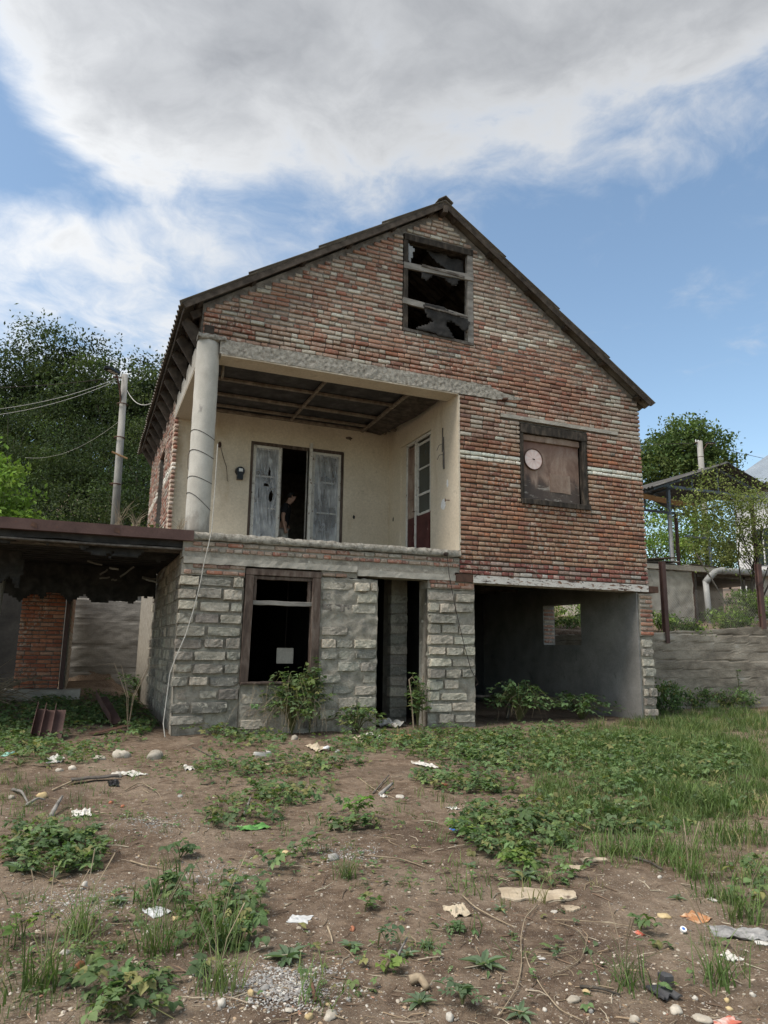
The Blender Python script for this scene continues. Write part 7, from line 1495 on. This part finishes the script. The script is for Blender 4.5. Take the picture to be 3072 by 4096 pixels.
stick('curved twig right of the orange brick bits', [(500, 3160), (560, 3140, 0.03), (630, 3170), (650, 3210)], 0.007, 0.003, 'dry_stem'); stick('pale stake in the left middle', [(975, 3265), (1000, 3230, 0.08)], 0.012, 0.008, 'grey_wood'); stick('pale twig under the single bramble shoot', [(520, 3455), (580, 3475, 0.02), (650, 3482)], 0.006, 0.003, 'dry_stem')
stick('long pale vine running from the bark slab to the bottom edge', [(2150, 3625), (2100, 3690, 0.03), (2083, 3760, 0.02), (2088, 3870), (2070, 3970, 0.02), (2000, 4075)], 0.0035, 0.0025, 'dry_stem', 'dry_vine', 'vine'); stick('second dry vine curving to the bottom right of the first', [(2100, 3820), (2115, 3880, 0.02), (2170, 3970), (2240, 4055, 0.02), (2330, 4090)], 0.0035, 0.0025, 'dry_stem', 'dry_vine', 'vine'); stick('dry vine looping right around the tiny upright rosette', [(2220, 3690), (2310, 3725, 0.02), (2350, 3790, 0.03), (2325, 3845), (2260, 3885), (2170, 3930)], 0.0025, 0.0018, 'dry_stem', 'dry_vine', 'vine'); stick('thin dry vine crossing the loop to the left', [(2310, 3805), (2200, 3838, 0.02), (2100, 3850), (2005, 3820)], 0.0025, 0.0018, 'dry_stem', 'dry_vine', 'vine'); stick('dry runner leading right to the bramble runner', [(2210, 3683), (2400, 3700, 0.02), (2580, 3715)], 0.0025, 0.0018, 'dry_stem', 'dry_vine', 'vine'); stick('fine dry vine left of the long vine', [(1850, 3595), (1900, 3650, 0.02), (1990, 3690), (2060, 3715)], 0.005, 0.003, 'dry_stem', 'dry_vine', 'vine'); stick('dry vine at the right edge under the rag', [(2900, 3770), (2950, 3830, 0.03), (2965, 3890), (3010, 3940)], 0.0025, 0.0018, 'dry_stem', 'dry_vine', 'vine')
stick('pale stick in the lower middle between rosettes', [(1580, 3860), (1628, 3780, 0.04)], 0.007, 0.005, 'grey_wood'); stick('dead root knot in the lower middle', [(1640, 3945), (1680, 3945, 0.03), (1710, 3970)], 0.022, 0.016, 'dry_stem'); stick('rusty spike standing in the gravel patch', [(1262, 4020), (1243, 3955, 0.03)], 0.010, 0.007, 'rust', 'rusty_spike', 'spike'); stick('curved twig left of the upright weed', [(1310, 3710), (1325, 3755, 0.02), (1330, 3770)], 0.006, 0.003, 'dry_stem'); stick('long twig over the middle soil', [(1420, 3440), (1600, 3445, 0.02), (1700, 3475)], 0.006, 0.004, 'dry_stem'); stick('dark bent twig above the bottom stones', [(2320, 3955), (2400, 3975, 0.02), (2480, 3992)], 0.007, 0.004, 'bark'); stick('brown branch lying below the grass edge', [(2530, 3440), (2600, 3465, 0.02), (2650, 3490)], 0.010, 0.005, 'bark'); stick('thin brown twig right of the corner boulders', [(770, 2995), (850, 3040, 0.03), (905, 3065)], 0.008, 0.004, 'bark')
# white slip-on shoe
def shoe():
    p = at(1048, 3045)+np.array([0, 0, 0.045]); m = mpp(p); L = 84*m; yaw = 0.25; o = empty('shoe', tuple(p), 'worn white slip-on shoe lying in the left middle of the yard', 'shoe'); c, s = cos(yaw), sin(yaw)
    def T_(x, y, z): return (p[0]+x*c-y*s, p[1]+x*s+y*c, p[2]+z)
    so_ = MB(); n = 28; out = []
    for i in range(n):
        t = 2*pi*i/n; x = L/2*cos(t); w = L*(0.17+0.035*cos(t)); out.append((x, w*sin(t)))
    so_.extrude([T_(x, y, 0.006) for x, y in out], (0, 0, 0.016)); obj('sole', so_, M['tan_paper'], o)
    up = MB(); P = []
    for h, k in ((0.022, 0.97), (0.045, 0.95), (0.062, 0.86)):
        P.append([T_(x*k, y*k, h+(0.010 if x < -L*0.3 else 0)) for x, y in out+[out[0]]])
    up.grid(P)
    Q = []
    for k in (0.86, 0.66, 0.40, 0.05): Q.append([T_(L*0.16+(L/2*0.86*cos(t)-L*0.16)*k/0.86, L*(0.17+0.035*cos(t))*k*sin(t), 0.062+0.018*(1-k)) for t in np.linspace(-1.25, 1.25, 15)])
    up.grid(Q); obj('upper', up, M['paper'], o, smooth=True)
    ins = MB(); ins.extrude([T_(x*0.85, y*0.85, 0.028) for x, y in out], (0, 0, 0.004)); obj('insole', ins, M['tan_paper'], o)
shoe()
# white bottle, bottle cap, rubber pieces, rusty sheets
p = at(1306, 3000); m = mpp(p); q = MB(); d = np.array([0.8, 0.55, 0.12]); d /= np.linalg.norm(d); a0 = p+np.array([-0.05, -0.04, 0.03]); q.tube([a0, a0+d*0.012, a0+d*0.09, a0+d*0.11], [0.022, 0.030, 0.030, 0.014], 14); bo = obj('plastic_bottle', q, M['white_plastic'], loc=tuple(p), label='small white plastic bottle in the weeds below the pier', cat='bottle', smooth=True)
q = MB(); q.tube([a0+d*0.112, a0+d*0.132], 0.015, 12); obj('bottle_cap', q, M['tan_paper'], bo)
p = at(2733, 3730); q = MB(); nrm = np.array([-0.2, -0.5, 0.85]); q.tube([p+np.array([0, 0, 0.010]), p+np.array([0, 0, 0.010])+nrm*0.012], 0.017, 18); bc = obj('bottle_cap', q, M['white_plastic'], loc=tuple(p), label='white bottle cap with a blue mark lying at the right', cat='bottle cap')
q = MB(); c0 = p+np.array([0, 0, 0.010])+nrm*0.0125; q.tube([c0, c0+nrm*0.001], 0.008, 12); obj('cap_print', q, M['blue_plastic'], bc)
p = at(2690, 3945); m = mpp(p); q = MB(); W = 40*m
q.extrude([(p[0]+W*x-0.02, p[1]+W*y*1.6+0.02, p[2]+0.02) for x, y in [(-0.5, -0.3), (0.4, -0.45), (0.62, -0.1), (0.35, 0.35), (-0.4, 0.4)]], (0.0, 0, 0.03)); obj('rubber_block', q, M['rubber'], loc=tuple(p), label='thick black rubber block at the lower right', cat='rubber')
p = at(2650, 3980); q = MB(); P = []
for j in range(5):
    r = []
    for i in range(14):
        u, v = i/13-0.5, j/4-0.5; xx, yy = p[0]+u*0.105, p[1]+v*0.09-0.04*abs(u)*(v < 0); r.append((xx, yy, ground_z(xx, yy)+0.012+0.008*cos(u*14)*(0.5-v)+0.006))
    P.append(r)
q.grid(P, thick=(0, 0, -0.008)); obj('rubber_flap', q, M['rubber'], loc=tuple(p), label='thin wavy black rubber flap in front of the rubber block', cat='rubber')
def angle_iron(label, a, b, w, up):
    a = np.array(a); b = np.array(b); d, sd, u = frame_to(b-a, up); q = MB(); q.extrude([a, a+sd*w, a+sd*w+u*0.006, a+u*0.006+sd*0.006, a+u*w, a+u*w-sd*0.0+sd*0.0-sd*0.006, a-sd*0.006], b-a); obj('rusty_angle', q, M['rust_paint'], loc=tuple(a), label=label, cat='steel angle')
for k, (x0, y0, x1, y1, lb) in enumerate([(120, 2965, 190, 2875, 'leftmost rusty steel angle of the leaning three'), (155, 2972, 215, 2880, 'middle rusty steel angle of the leaning three'), (200, 2965, 245, 2895, 'rightmost rusty steel angle of the leaning three')]):
    a = at(x0, y0); b = at(x1, y1); b = a+(b-a)*0.28+np.array([0, 0, 0.34]); angle_iron(lb, a, b, 0.13, (0, -1, 0.6))
a = at(445, 2905)+np.array([0, 0, 0.04]); b = at(345, 2845)+np.array([0, 0, 0.45]); b = a+(b-a)*0.62; angle_iron('rusty steel channel leaning before the passage', a, b, 0.16, (0, -1, 0.7))
q = MB(); a = at(380, 2940); q.bar(a+np.array([-0.05, -0.05, 0.03]), a+np.array([0.45, 0.25, 0.10]), 0.14, 0.012); obj('rusty_plate', q, M['rust'], loc=tuple(a), label='rusty plate lying under the leaning steel channel', cat='plate')
q = MB(); q.bar((5.45, 1.1, 0.42), (6.6, 1.0, 0.44), 0.20, 0.035, segs=6, wob=0.006, rng=rq); tb = obj('work_bench', q, M['old_wood'], loc=(5.9, 1.1, 0.0), label='old plank bench in the shade inside the garage', cat='bench')
for x in (5.6, 6.4):
    q = MB(); q.bar((x-0.12, 1.0, 0.0), (x, 1.08, 0.40), 0.05, 0.05, up=(0, 1, 0)); obj('leg', q, M['old_wood'], tb)
